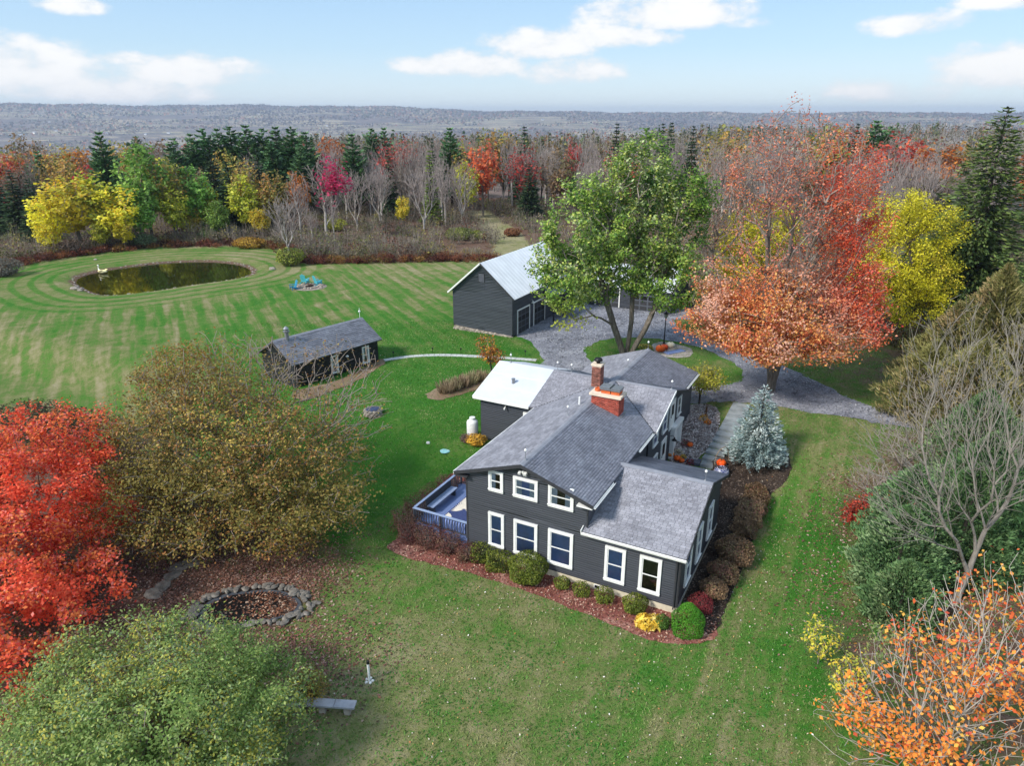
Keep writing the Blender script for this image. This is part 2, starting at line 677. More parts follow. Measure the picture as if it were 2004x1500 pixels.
# ================================================================== GROUND
def ground_mat(name, far=False):
    m = bpy.data.materials.new(name)
    m.use_nodes = True
    t = NT(m.node_tree)
    b = t.n['Principled BSDF']
    b.inputs['Roughness'].default_value = 0.95
    b.inputs['Specular IOR Level'].default_value = 0.1
    tc = t.new('ShaderNodeTexCoord')
    P = tc.outputs['Object']
    if far:
        # distant country: woods, hedgerows, fields
        n1 = t.noise(P, 0.0011, 6, 0.6, 0.6)
        n2 = t.noise(P, 0.009, 5, 0.65)
        n3 = t.noise(P, 0.05, 3, 0.6)
        mp = t.new('ShaderNodeMapping')
        mp.inputs['Scale'].default_value = (0.0024, 0.0030, 1)
        t.link(P, mp.inputs['Vector'])
        vo = t.new('ShaderNodeTexVoronoi')
        vo.inputs['Scale'].default_value = 1.0
        t.link(mp.outputs[0], vo.inputs['Vector'])
        sepc = t.new('ShaderNodeSeparateColor')
        t.link(vo.outputs['Color'], sepc.inputs[0])
        wood = t.mix(t.smooth(n2, .35, .65), lin(96, 90, 84), lin(132, 114, 108))
        wood = t.mix(t.math('MULTIPLY', t.smooth(n3, .55, .7), .5), wood, lin(136, 106, 78))
        wood = t.mix(t.math('MULTIPLY', t.smooth(n3, .5, .38), .6), wood, lin(38, 48, 40))
        field = t.ramp(sepc.outputs[1], [(0, lin(196, 180, 140)), (.4, lin(190, 172, 136)), (.7, lin(158, 158, 112)), (1, lin(205, 190, 155))])
        fm = t.math('MULTIPLY', t.smooth(sepc.outputs[0], .66, .72), t.smooth(t.math('ADD', n1, t.math('MULTIPLY', n2, .25)), .56, .62))
        c = t.mix(fm, wood, field)
        t.link(c, b.inputs['Base Color'])
        return m
    a = t.new('ShaderNodeAttribute', attribute_name='Col')
    sp = t.new('ShaderNodeSeparateColor')
    t.link(a.outputs['Color'], sp.inputs[0])
    dry, litter, stripe = sp.outputs[0], sp.outputs[1], sp.outputs[2]
    a2 = t.new('ShaderNodeAttribute', attribute_name='Tracks')
    n_big = t.noise(P, 0.16, 5, 0.62, 0.4)
    n_mid = t.noise(P, 0.9, 5, 0.65, 0.5)
    n_fine = t.noise(P, 5.5, 4, 0.7)
    n_vf = t.noise(P, 22.0, 3, 0.7)
    # streaks left by the mower, along two passes
    def streak(ang, sx, sy):
        mp = t.new('ShaderNodeMapping')
        mp.inputs['Rotation'].default_value = (0, 0, ang)
        t.link(P, mp.inputs['Vector'])
        m2 = t.new('ShaderNodeMapping')
        m2.inputs['Scale'].default_value = (sx, sy, 1)
        t.link(mp.outputs[0], m2.inputs['Vector'])
        return m2.outputs[0]
    A1 = math.atan2(-0.44, 0.9)
    s1 = streak(A1, 1.3, 0.10)
    st1 = t.noise(s1, 1.0, 4, 0.6, 0.3)
    s2 = streak(HAZ, 1.1, 0.09)
    st2 = t.noise(s2, 1.0, 4, 0.6, 0.25)
    sx = t.new('ShaderNodeSeparateXYZ')
    mp = t.new('ShaderNodeMapping')
    mp.inputs['Rotation'].default_value = (0, 0, A1)
    t.link(P, mp.inputs['Vector'])
    t.link(mp.outputs[0], sx.inputs[0])
    wob = t.math('MULTIPLY', t.math('SUBTRACT', n_big, .5), 1.5)
    wave = t.math('SINE', t.math('MULTIPLY', t.math('ADD', sx.outputs[0], wob), 2 * math.pi / 1.95))
    wave = t.smooth(wave, 0.05, 0.9)
    # dryness
    d = t.math('ADD', t.math('ADD', dry, .05), t.math('MULTIPLY', t.math('SUBTRACT', n_big, .5), 1.1))
    d = t.math('ADD', d, t.math('MULTIPLY', t.math('SUBTRACT', n_mid, .5), 1.05))
    d = t.math('ADD', d, t.math('MULTIPLY', t.math('SUBTRACT', n_fine, .5), .9))
    d = t.math('ADD', d, t.math('MULTIPLY', t.math('MULTIPLY', t.math('SUBTRACT', st1, .5), 1.9), stripe))
    d = t.math('ADD', d, t.math('MULTIPLY', t.math('MULTIPLY', t.math('SUBTRACT', st2, .5), 2.2), a2.outputs['Fac']))
    d = t.math('SUBTRACT', d, t.math('MULTIPLY', t.math('MULTIPLY', wave, stripe), t.math('MULTIPLY', t.smooth(st1, .28, .62), .40)))
    sx2 = t.new('ShaderNodeSeparateXYZ')
    mp2 = t.new('ShaderNodeMapping')
    mp2.inputs['Rotation'].default_value = (0, 0, HAZ)
    t.link(P, mp2.inputs['Vector'])
    t.link(mp2.outputs[0], sx2.inputs[0])
    wave2 = t.smooth(t.math('SINE', t.math('MULTIPLY', t.math('ADD', sx2.outputs[0], t.math('MULTIPLY', wob, .5)), 2 * math.pi / 1.5)), 0.0, .9)
    d = t.math('SUBTRACT', d, t.math('MULTIPLY', t.math('MULTIPLY', wave2, a2.outputs['Fac']), t.math('MULTIPLY', t.smooth(st2, .3, .65), .42)))
    a3 = t.new('ShaderNodeAttribute', attribute_name='Pond')
    pd_ = a3.outputs['Fac']
    ringm = t.math('MULTIPLY', t.smooth(pd_, 1.2, 2.4), t.math('SUBTRACT', 1.0, t.smooth(pd_, 7.5, 11)))
    rw_ = t.smooth(t.math('SINE', t.math('MULTIPLY', t.math('ADD', pd_, t.math('MULTIPLY', wob, .25)), 2 * math.pi / 2.1)), .0, .9)
    d = t.math('SUBTRACT', d, t.math('MULTIPLY', t.math('MULTIPLY', rw_, ringm), .34))
    g = t.ramp(d, [(0.0, lin(64, 122, 40)), (.2, lin(90, 132, 54)), (.38, lin(112, 130, 70)), (.56, lin(138, 138, 90)), (.78, lin(158, 150, 112)), (1.0, lin(172, 160, 128))])
    g = t.mix(t.math('MULTIPLY', t.smooth(n_fine, .5, .75), .35), g, lin(38, 70, 22))
    g = t.mix(t.math('MULTIPLY', t.smooth(n_vf, .48, .72), .45), g, lin(44, 66, 26))
    g = t.mix(t.math('MULTIPLY', t.smooth(n_vf, .44, .3), .3), g, lin(158, 164, 96))
    lc = t.ramp(t.noise(P, 7.5, 4, .75), [(.3, lin(66, 52, 44)), (.45, lin(104, 80, 68)), (.55, lin(128, 102, 86)), (.7, lin(90, 78, 62))])
    lc = t.mix(t.smooth(n_mid, .55, .75), lc, lin(140, 124, 108))
    lf = t.smooth(t.math('ADD', litter, t.math('MULTIPLY', t.math('SUBTRACT', n_mid, .5), .9)), .32, .68)
    c = t.mix(lf, g, lc)
    t.link(c, b.inputs['Base Color'])
    bp = t.new('ShaderNodeBump')
    bp.inputs['Strength'].default_value = 0.75
    bp.inputs['Distance'].default_value = 0.12
    t.link(t.math('ADD', t.math('ADD', n_vf, t.math('MULTIPLY', n_fine, 1.5)), n_mid), bp.inputs['Height'])
    t.link(bp.outputs[0], b.inputs['Normal'])
    return m


def blobs(X, Y, items, base, bw):
    num = np.full(X.shape, base * bw)
    den = np.full(X.shape, bw)
    for px, py, r, val in items:
        x, y = at(px, py)
        w = np.exp(-((X - x) ** 2 + (Y - y) ** 2) / (2 * r * r))
        num += w * val
        den += w
    return num / den


def build_ground():
    # near ground: lawn, field edge, brush floor
    st = 0.7
    xs = np.arange(-125, 105, st)
    ys = np.arange(-30, 190, st)
    X, Y = np.meshgrid(xs, ys)
    Z = ground_z(X.ravel(), Y.ravel())
    V = np.stack([X.ravel(), Y.ravel(), Z], 1)
    nx, ny = len(xs), len(ys)
    i = np.arange(nx * ny).reshape(ny, nx)
    F = np.stack([i[:-1, :-1], i[:-1, 1:], i[1:, 1:], i[1:, :-1]], -1).reshape(-1, 4)
    Xf, Yf = X.ravel(), Y.ravel()
    dry = blobs(Xf, Yf, [
        (850, 720, 7, -.12), (780, 800, 6, -.12), (700, 760, 5, .05), (760, 940, 5, -.02), (700, 1050, 4, .05), (820, 690, 7, -.08), (960, 690, 6, .0), (1030, 740, 5, .05),
        (700, 650, 8, .2), (800, 600, 9, .3), (560, 640, 9, .2), (430, 620, 10, .32), (300, 600, 12, .36), (620, 600, 8, .25), (760, 530, 9, .62), (860, 525, 8, .55), (600, 535, 7, .6),
        (120, 700, 9, .55), (60, 760, 7, .6), (200, 650, 10, .45), (180, 760, 6, .35), (60, 620, 12, .5), (100, 560, 12, .38), (480, 500, 9, .45), (250, 495, 9, .4), (530, 540, 7, .3),
        (900, 1250, 3.5, .42), (1050, 1330, 3, .5), (1300, 1470, 3, .52), (1120, 1440, 2.5, .4), (950, 1400, 2, .52), (760, 1160, 3, .2), (900, 1150, 3, .5), (1100, 1230, 3, .55), (1250, 1330, 3.2, .42), (1000, 1400, 3, .45), (850, 1380, 3, .2), (1200, 1460, 3, .4), (900, 1470, 3, .5),
        (1420, 1340, 3, .35), (1540, 1250, 3.5, .05), (1560, 1010, 3, -.15), (1600, 1130, 3, .1), (1460, 1200, 1.1, .95), (1478, 1120, 1.1, .9), (1500, 1040, 1.0, .7), (1590, 900, 2.5, .65), (1560, 960, 1.5, .35), (1650, 850, 4, .45),
        (1700, 720, 5, .45), (1640, 690, 4, .5), (1700, 690, 6, .3), (1600, 820, 4, .45), (1400, 1440, 3, .42), (1320, 1420, 3, .15), (1300, 720, 5, .25), (1400, 720, 4, .3), (1160, 690, 3, .35),
        (700, 1200, 2, .85), (690, 1300, 2, .9), (740, 1330, 1.8, .8), (680, 1420, 2, .75), (780, 1450, 2, .65), (690, 1480, 2, .7), (620, 1140, 2, .9), (620, 1190, 1.5, .3), (560, 1270, 1.6, .3), (640, 1260, 1.5, .35)], .4, .12)
    lit = blobs(Xf, Yf, [(330, 1170, 3, 1.), (250, 1200, 3, 1.), (100, 1350, 4, 1.), (30, 1250, 5, 1.), (450, 1110, 3, .9), (400, 1150, 2, 1.), (560, 1120, 1.6, .75), (600, 1150, 1.2, .7), (640, 1110, 1.2, .55), (330, 1050, 4, .7),
                         (540, 1330, 1.5, .4), (560, 1290, 1.5, .45), (150, 900, 4, .9), (120, 1000, 4, .9), (700, 1330, 1.5, .3), (690, 1440, 1.5, .45), (1800, 1250, 3, .75), (1780, 1100, 2.5, .8), (1850, 1400, 3, .6), (1690, 1060, 1.2, .5),
                         (1750, 950, 3, .6), (1900, 900, 4, .8), (1740, 800, 2.5, .3), (1820, 720, 5, .6), (890, 770, 1.0, .3),
                         (900, 1250, 4, .0), (760, 950, 5, 0), (1560, 1100, 3, 0), (700, 640, 12, 0), (250, 620, 15, 0), (1000, 1400, 4, 0), (1600, 850, 3, 0), (1300, 1400, 4, 0), (800, 1150, 3, 0)], .0, .06)
    stripe = blobs(Xf, Yf, [(300, 600, 14, 1.), (560, 600, 12, 1.), (700, 560, 10, .9), (800, 620, 8, .7), (120, 640, 12, .7), (430, 640, 10, 1), (850, 760, 7, .2), (760, 950, 6, .1), (350, 490, 10, .35), (150, 540, 8, .4), (900, 1250, 6, .0), (150, 740, 8, .45)], .0, .1)
    tracks = blobs(Xf, Yf, [(1540, 1250, 4, 1.), (1580, 1050, 4, .9), (1480, 1180, 3, .8), (1620, 900, 4, .5), (1350, 1380, 3, .6), (1000, 1300, 5, .2), (1000, 1200, 3, .1)], .1, .1)
    # floor under the brush and woods beyond the lawn: dead leaves and litter
    LAWN_EDGE = [at(*p) for p in [(-420, 640), (-60, 560), (0, 530), (60, 519), (150, 503), (310, 487), (480, 484), (540, 492), (556, 520), (700, 518), (900, 514), (1000, 520), (1120, 560), (1400, 610), (1640, 640), (1760, 690), (1840, 780), (2300, 800)]]
    LAWN_EDGE += [(120, -60), (-160, -60)]
    ins = inside(LAWN_EDGE, Xf, Yf)
    dd = seg_dist(LAWN_EDGE, Xf, Yf)
    lit = np.where(ins, lit, np.clip(np.maximum(lit, dd / 3.0), 0, .9))
    path = [at(*p) for p in [(1010, 520), (1000, 480), (985, 455), (950, 430), (935, 415)]]
    pd = seg_dist(path, Xf, Yf, closed=False)
    lit = np.where(pd < 4.5, lit * sst((pd - 1.5) / 3), lit)
    dry = np.where(pd < 4.5, .75, dry)
    pdn = seg_dist(POND, Xf, Yf)
    ring = sst((pdn - .8) / 1.5) * (1 - sst((pdn - 5) / 4)) * np.clip(.55 + (Yf - POND_C[1]) / 30 + (Xf - POND_C[0]) / 60, 0, 1)
    dry = dry + (.58 - dry) * ring
    stripe = stripe * sst((pdn - 6) / 5)
    lit = np.where(pdn < 1.3, np.maximum(lit, .85 * (1 - sst(pdn / 1.3))), lit)
    me = npmesh('lawn', V, F, ground_mat('lawn_grass'), col=np.stack([dry, lit, stripe], 1), smooth=True)
    fa = me.attributes.new('Tracks', 'FLOAT', 'POINT')
    fa.data.foreach_set('value', tracks.astype(np.float32))
    fa = me.attributes.new('Pond', 'FLOAT', 'POINT')
    fa.data.foreach_set('value', np.minimum(pdn, 40).astype(np.float32))
    o = link(bpy.data.objects.new('lawn', me))
    tag(o, 'wide mown lawn with green and straw patches around the house', kind='structure')

    # the country beyond: plateau edge, valley and far ridge
    azs = np.concatenate([np.arange(-180, -66, 3.0), np.arange(-66, 66, 0.4), np.arange(66, 180.1, 3.0)])
    rs = np.concatenate([[95], np.geomspace(110, 12500, 110)])
    Az, Rr = np.meshgrid(np.radians(azs), rs)
    X, Y = Rr * np.sin(Az), Rr * np.cos(Az)
    Z = base_z(X.ravel(), Y.ravel()).reshape(X.shape)
    n_r = np.random.default_rng(3)
    Z = Z - np.where((X > -124) & (X < 104) & (Y > -29) & (Y < 189), 3.0, 0.0)
    Z = Z + np.where(Rr > 2500, n_r.normal(0, 1, Z.shape) * np.clip((Rr - 2500) / 1600, 0, 2.2), 0)
    V = np.stack([X.ravel(), Y.ravel(), Z.ravel()], 1)
    nx, ny = len(azs), len(rs)
    i = np.arange(nx * ny).reshape(ny, nx)
    F = np.stack([i[:-1, 1:], i[:-1, :-1], i[1:, :-1], i[1:, 1:]], -1).reshape(-1, 4)
    o = npobj('hills', V, F[:, ::-1], ground_mat('far_country', far=True), smooth=True)
    tag(o, 'wooded valley and long low ridge on the horizon', kind='structure')
    return LAWN_EDGE


LAWN_EDGE = build_ground()


# ------------------------------------------------------------------ gravel drive, beds, water, walks
def gravel_mat(name, ramp, scale=9.0, bump=.8):
    m = bpy.data.materials.new(name)
    m.use_nodes = True
    t = NT(m.node_tree)
    b = t.n['Principled BSDF']
    b.inputs['Roughness'].default_value = 0.95
    b.inputs['Specular IOR Level'].default_value = 0.15
    tc = t.new('ShaderNodeTexCoord')
    P = tc.outputs['Object']
    n = t.noise(P, .35, 5, .65, .6)
    f = t.noise(P, scale, 5, .75)
    g = t.noise(P, scale * 3, 3, .7)
    v = t.math('ADD', t.math('MULTIPLY', t.math('ADD', t.math('MULTIPLY', t.math('SUBTRACT', n, .5), 1.7), .5), .5), t.math('ADD', t.math('MULTIPLY', f, .3), t.math('MULTIPLY', g, .3)))
    t.link(t.ramp(v, ramp), b.inputs['Base Color'])
    bp = t.new('ShaderNodeBump')
    bp.inputs['Strength'].default_value = bump
    bp.inputs['Distance'].default_value = .05
    t.link(t.math('ADD', f, g), bp.inputs['Height'])
    t.link(bp.outputs[0], b.inputs['Normal'])
    return m


GRAVEL = gravel_mat('drive_gravel', [(.35, lin(90, 91, 98)), (.5, lin(126, 127, 136)), (.62, lin(152, 153, 162)), (.78, lin(178, 178, 184))], 6.0)
ISLAND = loop_at([(1146, 690), (1160, 672), (1210, 662), (1290, 664), (1350, 676), (1410, 698), (1448, 722), (1452, 742), (1418, 754), (1360, 758), (1300, 752), (1230, 740), (1165, 716)], 5)
DRIVE = loop_at([(1008, 655), (1036, 668), (1056, 690), (1066, 712), (1088, 726), (1140, 738), (1200, 760), (1290, 790), (1375, 790), (1420, 786), (1490, 792), (1580, 806), (1690, 823), (1750, 834), (1960, 858), (1960, 836), (1724, 800), (1640, 768),
                 (1560, 728), (1500, 706), (1440, 680), (1380, 660), (1340, 648), (1320, 628), (1400, 622), (1430, 606), (1330, 596), (1230, 592), (1120, 594), (1085, 604), (1040, 636)], 4)
sheet('gravel_drive', DRIVE, 0.02, GRAVEL, holes=[ISLAND[::-1]], conform=2.5, jitter=.17, seed=1)['label'] = 'grey gravel drive looping round the maple island to the barn'

MULCH_RED = gravel_mat('red_mulch', [(.34, lin(78, 44, 40)), (.46, lin(122, 70, 62)), (.56, lin(146, 92, 82)), (.7, lin(184, 142, 128))], 7.0)
MULCH_DARK = gravel_mat('dark_mulch', [(.35, lin(34, 27, 24)), (.55, lin(58, 48, 42)), (.8, lin(92, 80, 70))], 7.0)
BED_FRONT = loop_at([(758, 1074), (782, 1050), (800, 1010), (850, 960), (905, 925), (985, 1000), (1100, 1060), (1250, 1120), (1324, 1180), (1388, 1196), (1402, 1236), (1380, 1258), (1335, 1262), (1280, 1256), (1225, 1236), (1160, 1208), (1080, 1177), (1000, 1148), (900, 1118), (815, 1098)], 5)
sheet('mulch_bed', BED_FRONT, 0.02, MULCH_RED, conform=.8, jitter=.05, seed=2)['label'] = 'red wood chip mulch bed along the front of the house'
BED_SIDE = loop_at([(1334, 1180), (1352, 1140), (1384, 1040), (1398, 955), (1392, 905), (1436, 868), (1508, 862), (1545, 900), (1540, 940), (1505, 975), (1482, 1030), (1458, 1095), (1428, 1170), (1402, 1232), (1378, 1236)], 5)
sheet('mulch_bed', BED_SIDE, 0.035, MULCH_DARK, conform=.7, jitter=.05, seed=3)['label'] = 'dark mulch bed along the right hand side of the house'
PEBBLE = gravel_mat('pebbles', [(.3, lin(112, 102, 96)), (.48, lin(158, 148, 142)), (.62, lin(190, 180, 174)), (.8, lin(222, 214, 208))], 8.0, 1.0)
BED_PEB = loop_at([(1338, 800), (1372, 792), (1402, 800), (1408, 826), (1398, 860), (1372, 892), (1352, 912), (1310, 905), (1320, 870), (1330, 840)], 5)
sheet('pebble_bed', BED_PEB, 0.03, PEBBLE, conform=.6, jitter=.05, seed=4)['label'] = 'pale river pebble bed beside the front walk'
sheet('rock_bed', loop_at([(1276, 676), (1300, 670), (1345, 680), (1357, 690), (1345, 700), (1310, 700), (1285, 694)], 5), 0.03, PEBBLE, conform=1.5, jitter=.05, seed=5)['label'] = 'pale stone bed under the lamp post on the drive island'
DRYBED = gravel_mat('dry_soil', [(.3, lin(84, 66, 52)), (.5, lin(128, 104, 84)), (.75, lin(160, 140, 116))], 5.0)
sheet('garden_bed', loop_at([(834, 776), (860, 758), (905, 744), (950, 732), (968, 742), (950, 758), (900, 774), (860, 784)], 5), 0.03, DRYBED, conform=1.0, jitter=.08, seed=6)['label'] = 'narrow brown garden bed of dry grasses behind the wing'
sheet('foundation_bed', loop_at([(575, 766), (640, 752), (700, 728), (748, 704), (752, 712), (700, 746), (640, 770), (590, 786)], 4), 0.03, DRYBED, conform=1.0, jitter=.1, seed=7)['label'] = 'strip of bare soil along the cabin wall'

# pond
m = bpy.data.materials.new('pond_water')
m.use_nodes = True
t = NT(m.node_tree)
b = t.n['Principled BSDF']
b.inputs['Base Color'].default_value = (*lin(40, 42, 16), 1)
b.inputs['Roughness'].default_value = 0.04
b.inputs['Specular IOR Level'].default_value = 0.6
bp = t.new('ShaderNodeBump')
bp.inputs['Strength'].default_value = .06
bp.inputs['Distance'].default_value = .05
tc = t.new('ShaderNodeTexCoord')
t.link(t.noise(tc.outputs['Object'], 1.2, 3, .5), bp.inputs['Height'])
t.link(bp.outputs[0], b.inputs['Normal'])
WATER = m
pz = float(base_z(POND_C[0], POND_C[1])) - 0.42
bigger = [(POND_C[0] + (p[0] - POND_C[0]) * 1.03, POND_C[1] + (p[1] - POND_C[1]) * 1.03) for p in POND]
mb = MB()
mb.poly([(p[0], p[1], pz) for p in bigger])
tag(mb.build('pond_water', WATER), 'still dark green pond water reflecting the autumn trees', kind='structure')
rng = random.Random(4)
STONE = mat('pond_stone', lin(150, 142, 130), .9, .3, 3.0, .4, island=.3)
mb = MB()
for i in range(len(POND)):
    a, b_ = np.array(POND[i]), np.array(POND[(i + 1) % len(POND)])
    L = np.linalg.norm(b_ - a)
    for k in range(int(L / .38)):
        p = a + (b_ - a) * ((k + rng.random()) * .38 / L)
        q = p + (p - POND_C) / np.linalg.norm(p - POND_C) * rng.uniform(-.1, .45)
        s = rng.uniform(.07, .2) * (1.7 if rng.random() < .08 else 1)
        mb.stone((q[0], q[1], gz(q[0], q[1]) + .01), s, s * rng.uniform(.6, 1.1), s * .4, rng)
o = mb.build('pond_edging', STONE)
tag(o, 'row of small stones edging the big pond', kind='stuff')

# ================================================================== HOUSE
SIDING = mat('charcoal_siding', lin(92, 95, 103), .7, .10, 1.2, .12, 30, col2=lin(84, 87, 95), island=.06, stretch=(.3, .3, 6))
TRIMD = mat('charcoal_trim', lin(58, 59, 62), .7, .1, 4)
WHITE = mat('white_trim', lin(236, 236, 232), .55, .05, 5, .05)
FOUND = mat('cream_foundation', lin(214, 204, 180), .9, .10, 2.5, .3)
SHINGLE = mat('grey_shingle', lin(150, 150, 158), .92, .16, .9, .4, 40, col2=lin(130, 130, 138), island=.19)
ROOFCORE = mat('roof_underlay', lin(104, 104, 112), .95, .1, 3)
CAPM = mat('ridge_cap', lin(136, 138, 146), .8, .1, 2, .2)
WHITEROOF = mat('white_roof', lin(204, 207, 214), .55, .05, .7, .1)
GLASSDARK = mat('dark_interior', lin(16, 18, 20), .6, .1, 3)
BLIND = mat('blue_blind', lin(124, 146, 196), .8, .10, 1.2, .1)
CURTAIN = mat('pale_curtain', lin(196, 204, 214), .9, .1, 4)
METAL = mat('galvanised', lin(150, 152, 156), .45, .1, 6, metal=.6)
BLACK = mat('black_metal', lin(26, 26, 28), .5, .1, 6)
ROCK = mat('field_stone', lin(158, 148, 136), .92, .25, 3, .5, island=.28)
BRICK = mat('red_brick', lin(172, 84, 68), .9, .2, 5, .4, island=.3)
BRICKM = mat('mottled_brick', lin(150, 98, 84), .9, .25, 5, .4, island=.45)
MORTAR = mat('mortar', lin(196, 176, 160), .95, .1, 6)
CAPSTONE = mat('cap_stone', lin(226, 208, 186), .9, .08, 4, .2)
TERRA = mat('terracotta', lin(206, 104, 58), .8, .1, 5)

m = bpy.data.materials.new('window_glass')
m.use_nodes = True
t = NT(m.node_tree)
t.n.clear()
o_ = t.new('ShaderNodeOutputMaterial')
fr = t.new('ShaderNodeFresnel')
fr.inputs[0].default_value = 1.5
gl = t.new('ShaderNodeBsdfGlossy')
gl.inputs['Roughness'].default_value = .03
tr = t.new('ShaderNodeBsdfTransparent')
tr.inputs[0].default_value = (.9, .93, .95, 1)
mx = t.new('ShaderNodeMixShader')
t.link(t.math('ADD', fr.outputs[0], .05), mx.inputs[0])
t.link(tr.outputs[0], mx.inputs[1])
t.link(gl.outputs[0], mx.inputs[2])
t.link(mx.outputs[0], o_.inputs[0])
GLASS = m

V3 = lambda *a: np.array(a, float)


def poly_span(poly, b):
    """a-intervals of polygon [(a,b)..] at height b"""
    xs = []
    n = len(poly)
    for i in range(n):
        (a0, b0), (a1, b1) = poly[i], poly[(i + 1) % n]
        if (b0 <= b < b1) or (b1 <= b < b0):
            xs.append(a0 + (a1 - a0) * (b - b0) / (b1 - b0))
    xs.sort()
    return list(zip(xs[::2], xs[1::2]))


def wall(parent, O, r, n, poly, course=.125, name='wall', thick=.14, mats=None, board=SIDING):
    """a wall: a backing slab (part) and its lapped clapboards (sub-part, stuff). poly in (along, height)"""
    O, r, n = V3(*O), V3(*r), V3(*n)
    up = V3(0, 0, 1)
    mb = MB()
    mb.prism([O + r * a + up * b for a, b in poly], -n * thick)
    w = mb.build(name, TRIMD, parent)
    V, F = [], []
    b0 = min(b for a, b in poly)
    b1 = max(b for a, b in poly)
    k = 0
    rng = random.Random(int(abs(O.sum()) * 100))
    while b0 + k * course < b1 - .02:
        lo = b0 + k * course
        hi = min(lo + course, b1 - .001)
        s0 = poly_span(poly, lo + .004)
        s1 = poly_span(poly, hi - .004)
        for (p0, p1) in s0:
            q = [s for s in s1 if s[1] > p0 and s[0] < p1]
            q0, q1 = (q[0][0], q[-1][1]) if q else ((p0 + p1) / 2 - .01, (p0 + p1) / 2 + .01)
            # boards of random length along the course
            cuts = [0.0]
            while cuts[-1] < 1:
                cuts.append(min(1.0, cuts[-1] + rng.uniform(2.2, 4.4) / max(.1, p1 - p0)))
            for c0, c1 in zip(cuts[:-1], cuts[1:]):
                g = .004 / max(.1, p1 - p0)
                A0, A1 = p0 + (p1 - p0) * (c0 + g), p0 + (p1 - p0) * (c1 - g)
                B0, B1 = q0 + (q1 - q0) * (c0 + g), q0 + (q1 - q0) * (c1 - g)
                i = len(V)
                V += [O + r * A0 + up * lo + n * .034, O + r * A1 + up * lo + n * .034, O + r * B1 + up * hi + n * .006, O + r * B0 + up * hi + n * .006,
                      O + r * A0 + up * lo + n * .001, O + r * A1 + up * lo + n * .001]
                F += [(i, i + 1, i + 2, i + 3), (i + 4, i + 5, i + 1, i)]
        k += 1
    me = npmesh('clapboards', np.array(V), np.array(F), board)
    c = link(bpy.data.objects.new('clapboards', me), w)
    c['kind'] = 'stuff'
    return w


def roof(parent, O, e, s, poly, name='roof', thick=.14, tab=.24, row=.14, shingle=True, skin=None, seed=0):
    """one roof slope: slab (part) with shingle tabs (sub-part, stuff). poly in (along eave, up slope)"""
    O, e, s = V3(*O), V3(*e), V3(*s)
    e = e / np.linalg.norm(e)
    s = s / np.linalg.norm(s)
    n = np.cross(e, s)
    if n[2] < 0:
        n = -n
    mb = MB()
    mb.prism([O + e * a + s * b for a, b in poly], -n * thick)
    rf = mb.build(name, skin or ROOFCORE, parent)
    if not shingle:
        return rf, n
    rng = random.Random(seed)
    b0 = min(b for a, b in poly)
    b1 = max(b for a, b in poly)
    V, F = [], []
    k = 0
    while b0 + k * row < b1 - .03:
        lo = b0 + k * row
        hi = min(lo + row, b1)
        for (a0, a1) in poly_span(poly, (lo + hi) / 2):
            a = a0 - rng.uniform(0, tab)
            while a < a1:
                w = tab * rng.choice((.62, .8, 1, 1, 1.15))
                x0, x1 = max(a, a0), min(a + w - .016, a1)
                if x1 - x0 > .03:
                    h = rng.uniform(.016, .026)
                    i = len(V)
                    dl = rng.uniform(-.006, .006)
                    V += [O + e * x0 + s * (lo + dl) + n * h, O + e * x1 + s * (lo + dl) + n * h, O + e * x1 + s * hi + n * .004, O + e * x0 + s * hi + n * .004,
                          O + e * x0 + s * (lo + dl) + n * .001, O + e * x1 + s * (lo + dl) + n * .001]
                    F += [(i, i + 1, i + 2, i + 3), (i + 4, i + 5, i + 1, i)]
                a += w
        k += 1
    sh = npobj('shingles', np.array(V), np.array(F), SHINGLE, rf)
    sh['kind'] = 'stuff'
    return rf, n


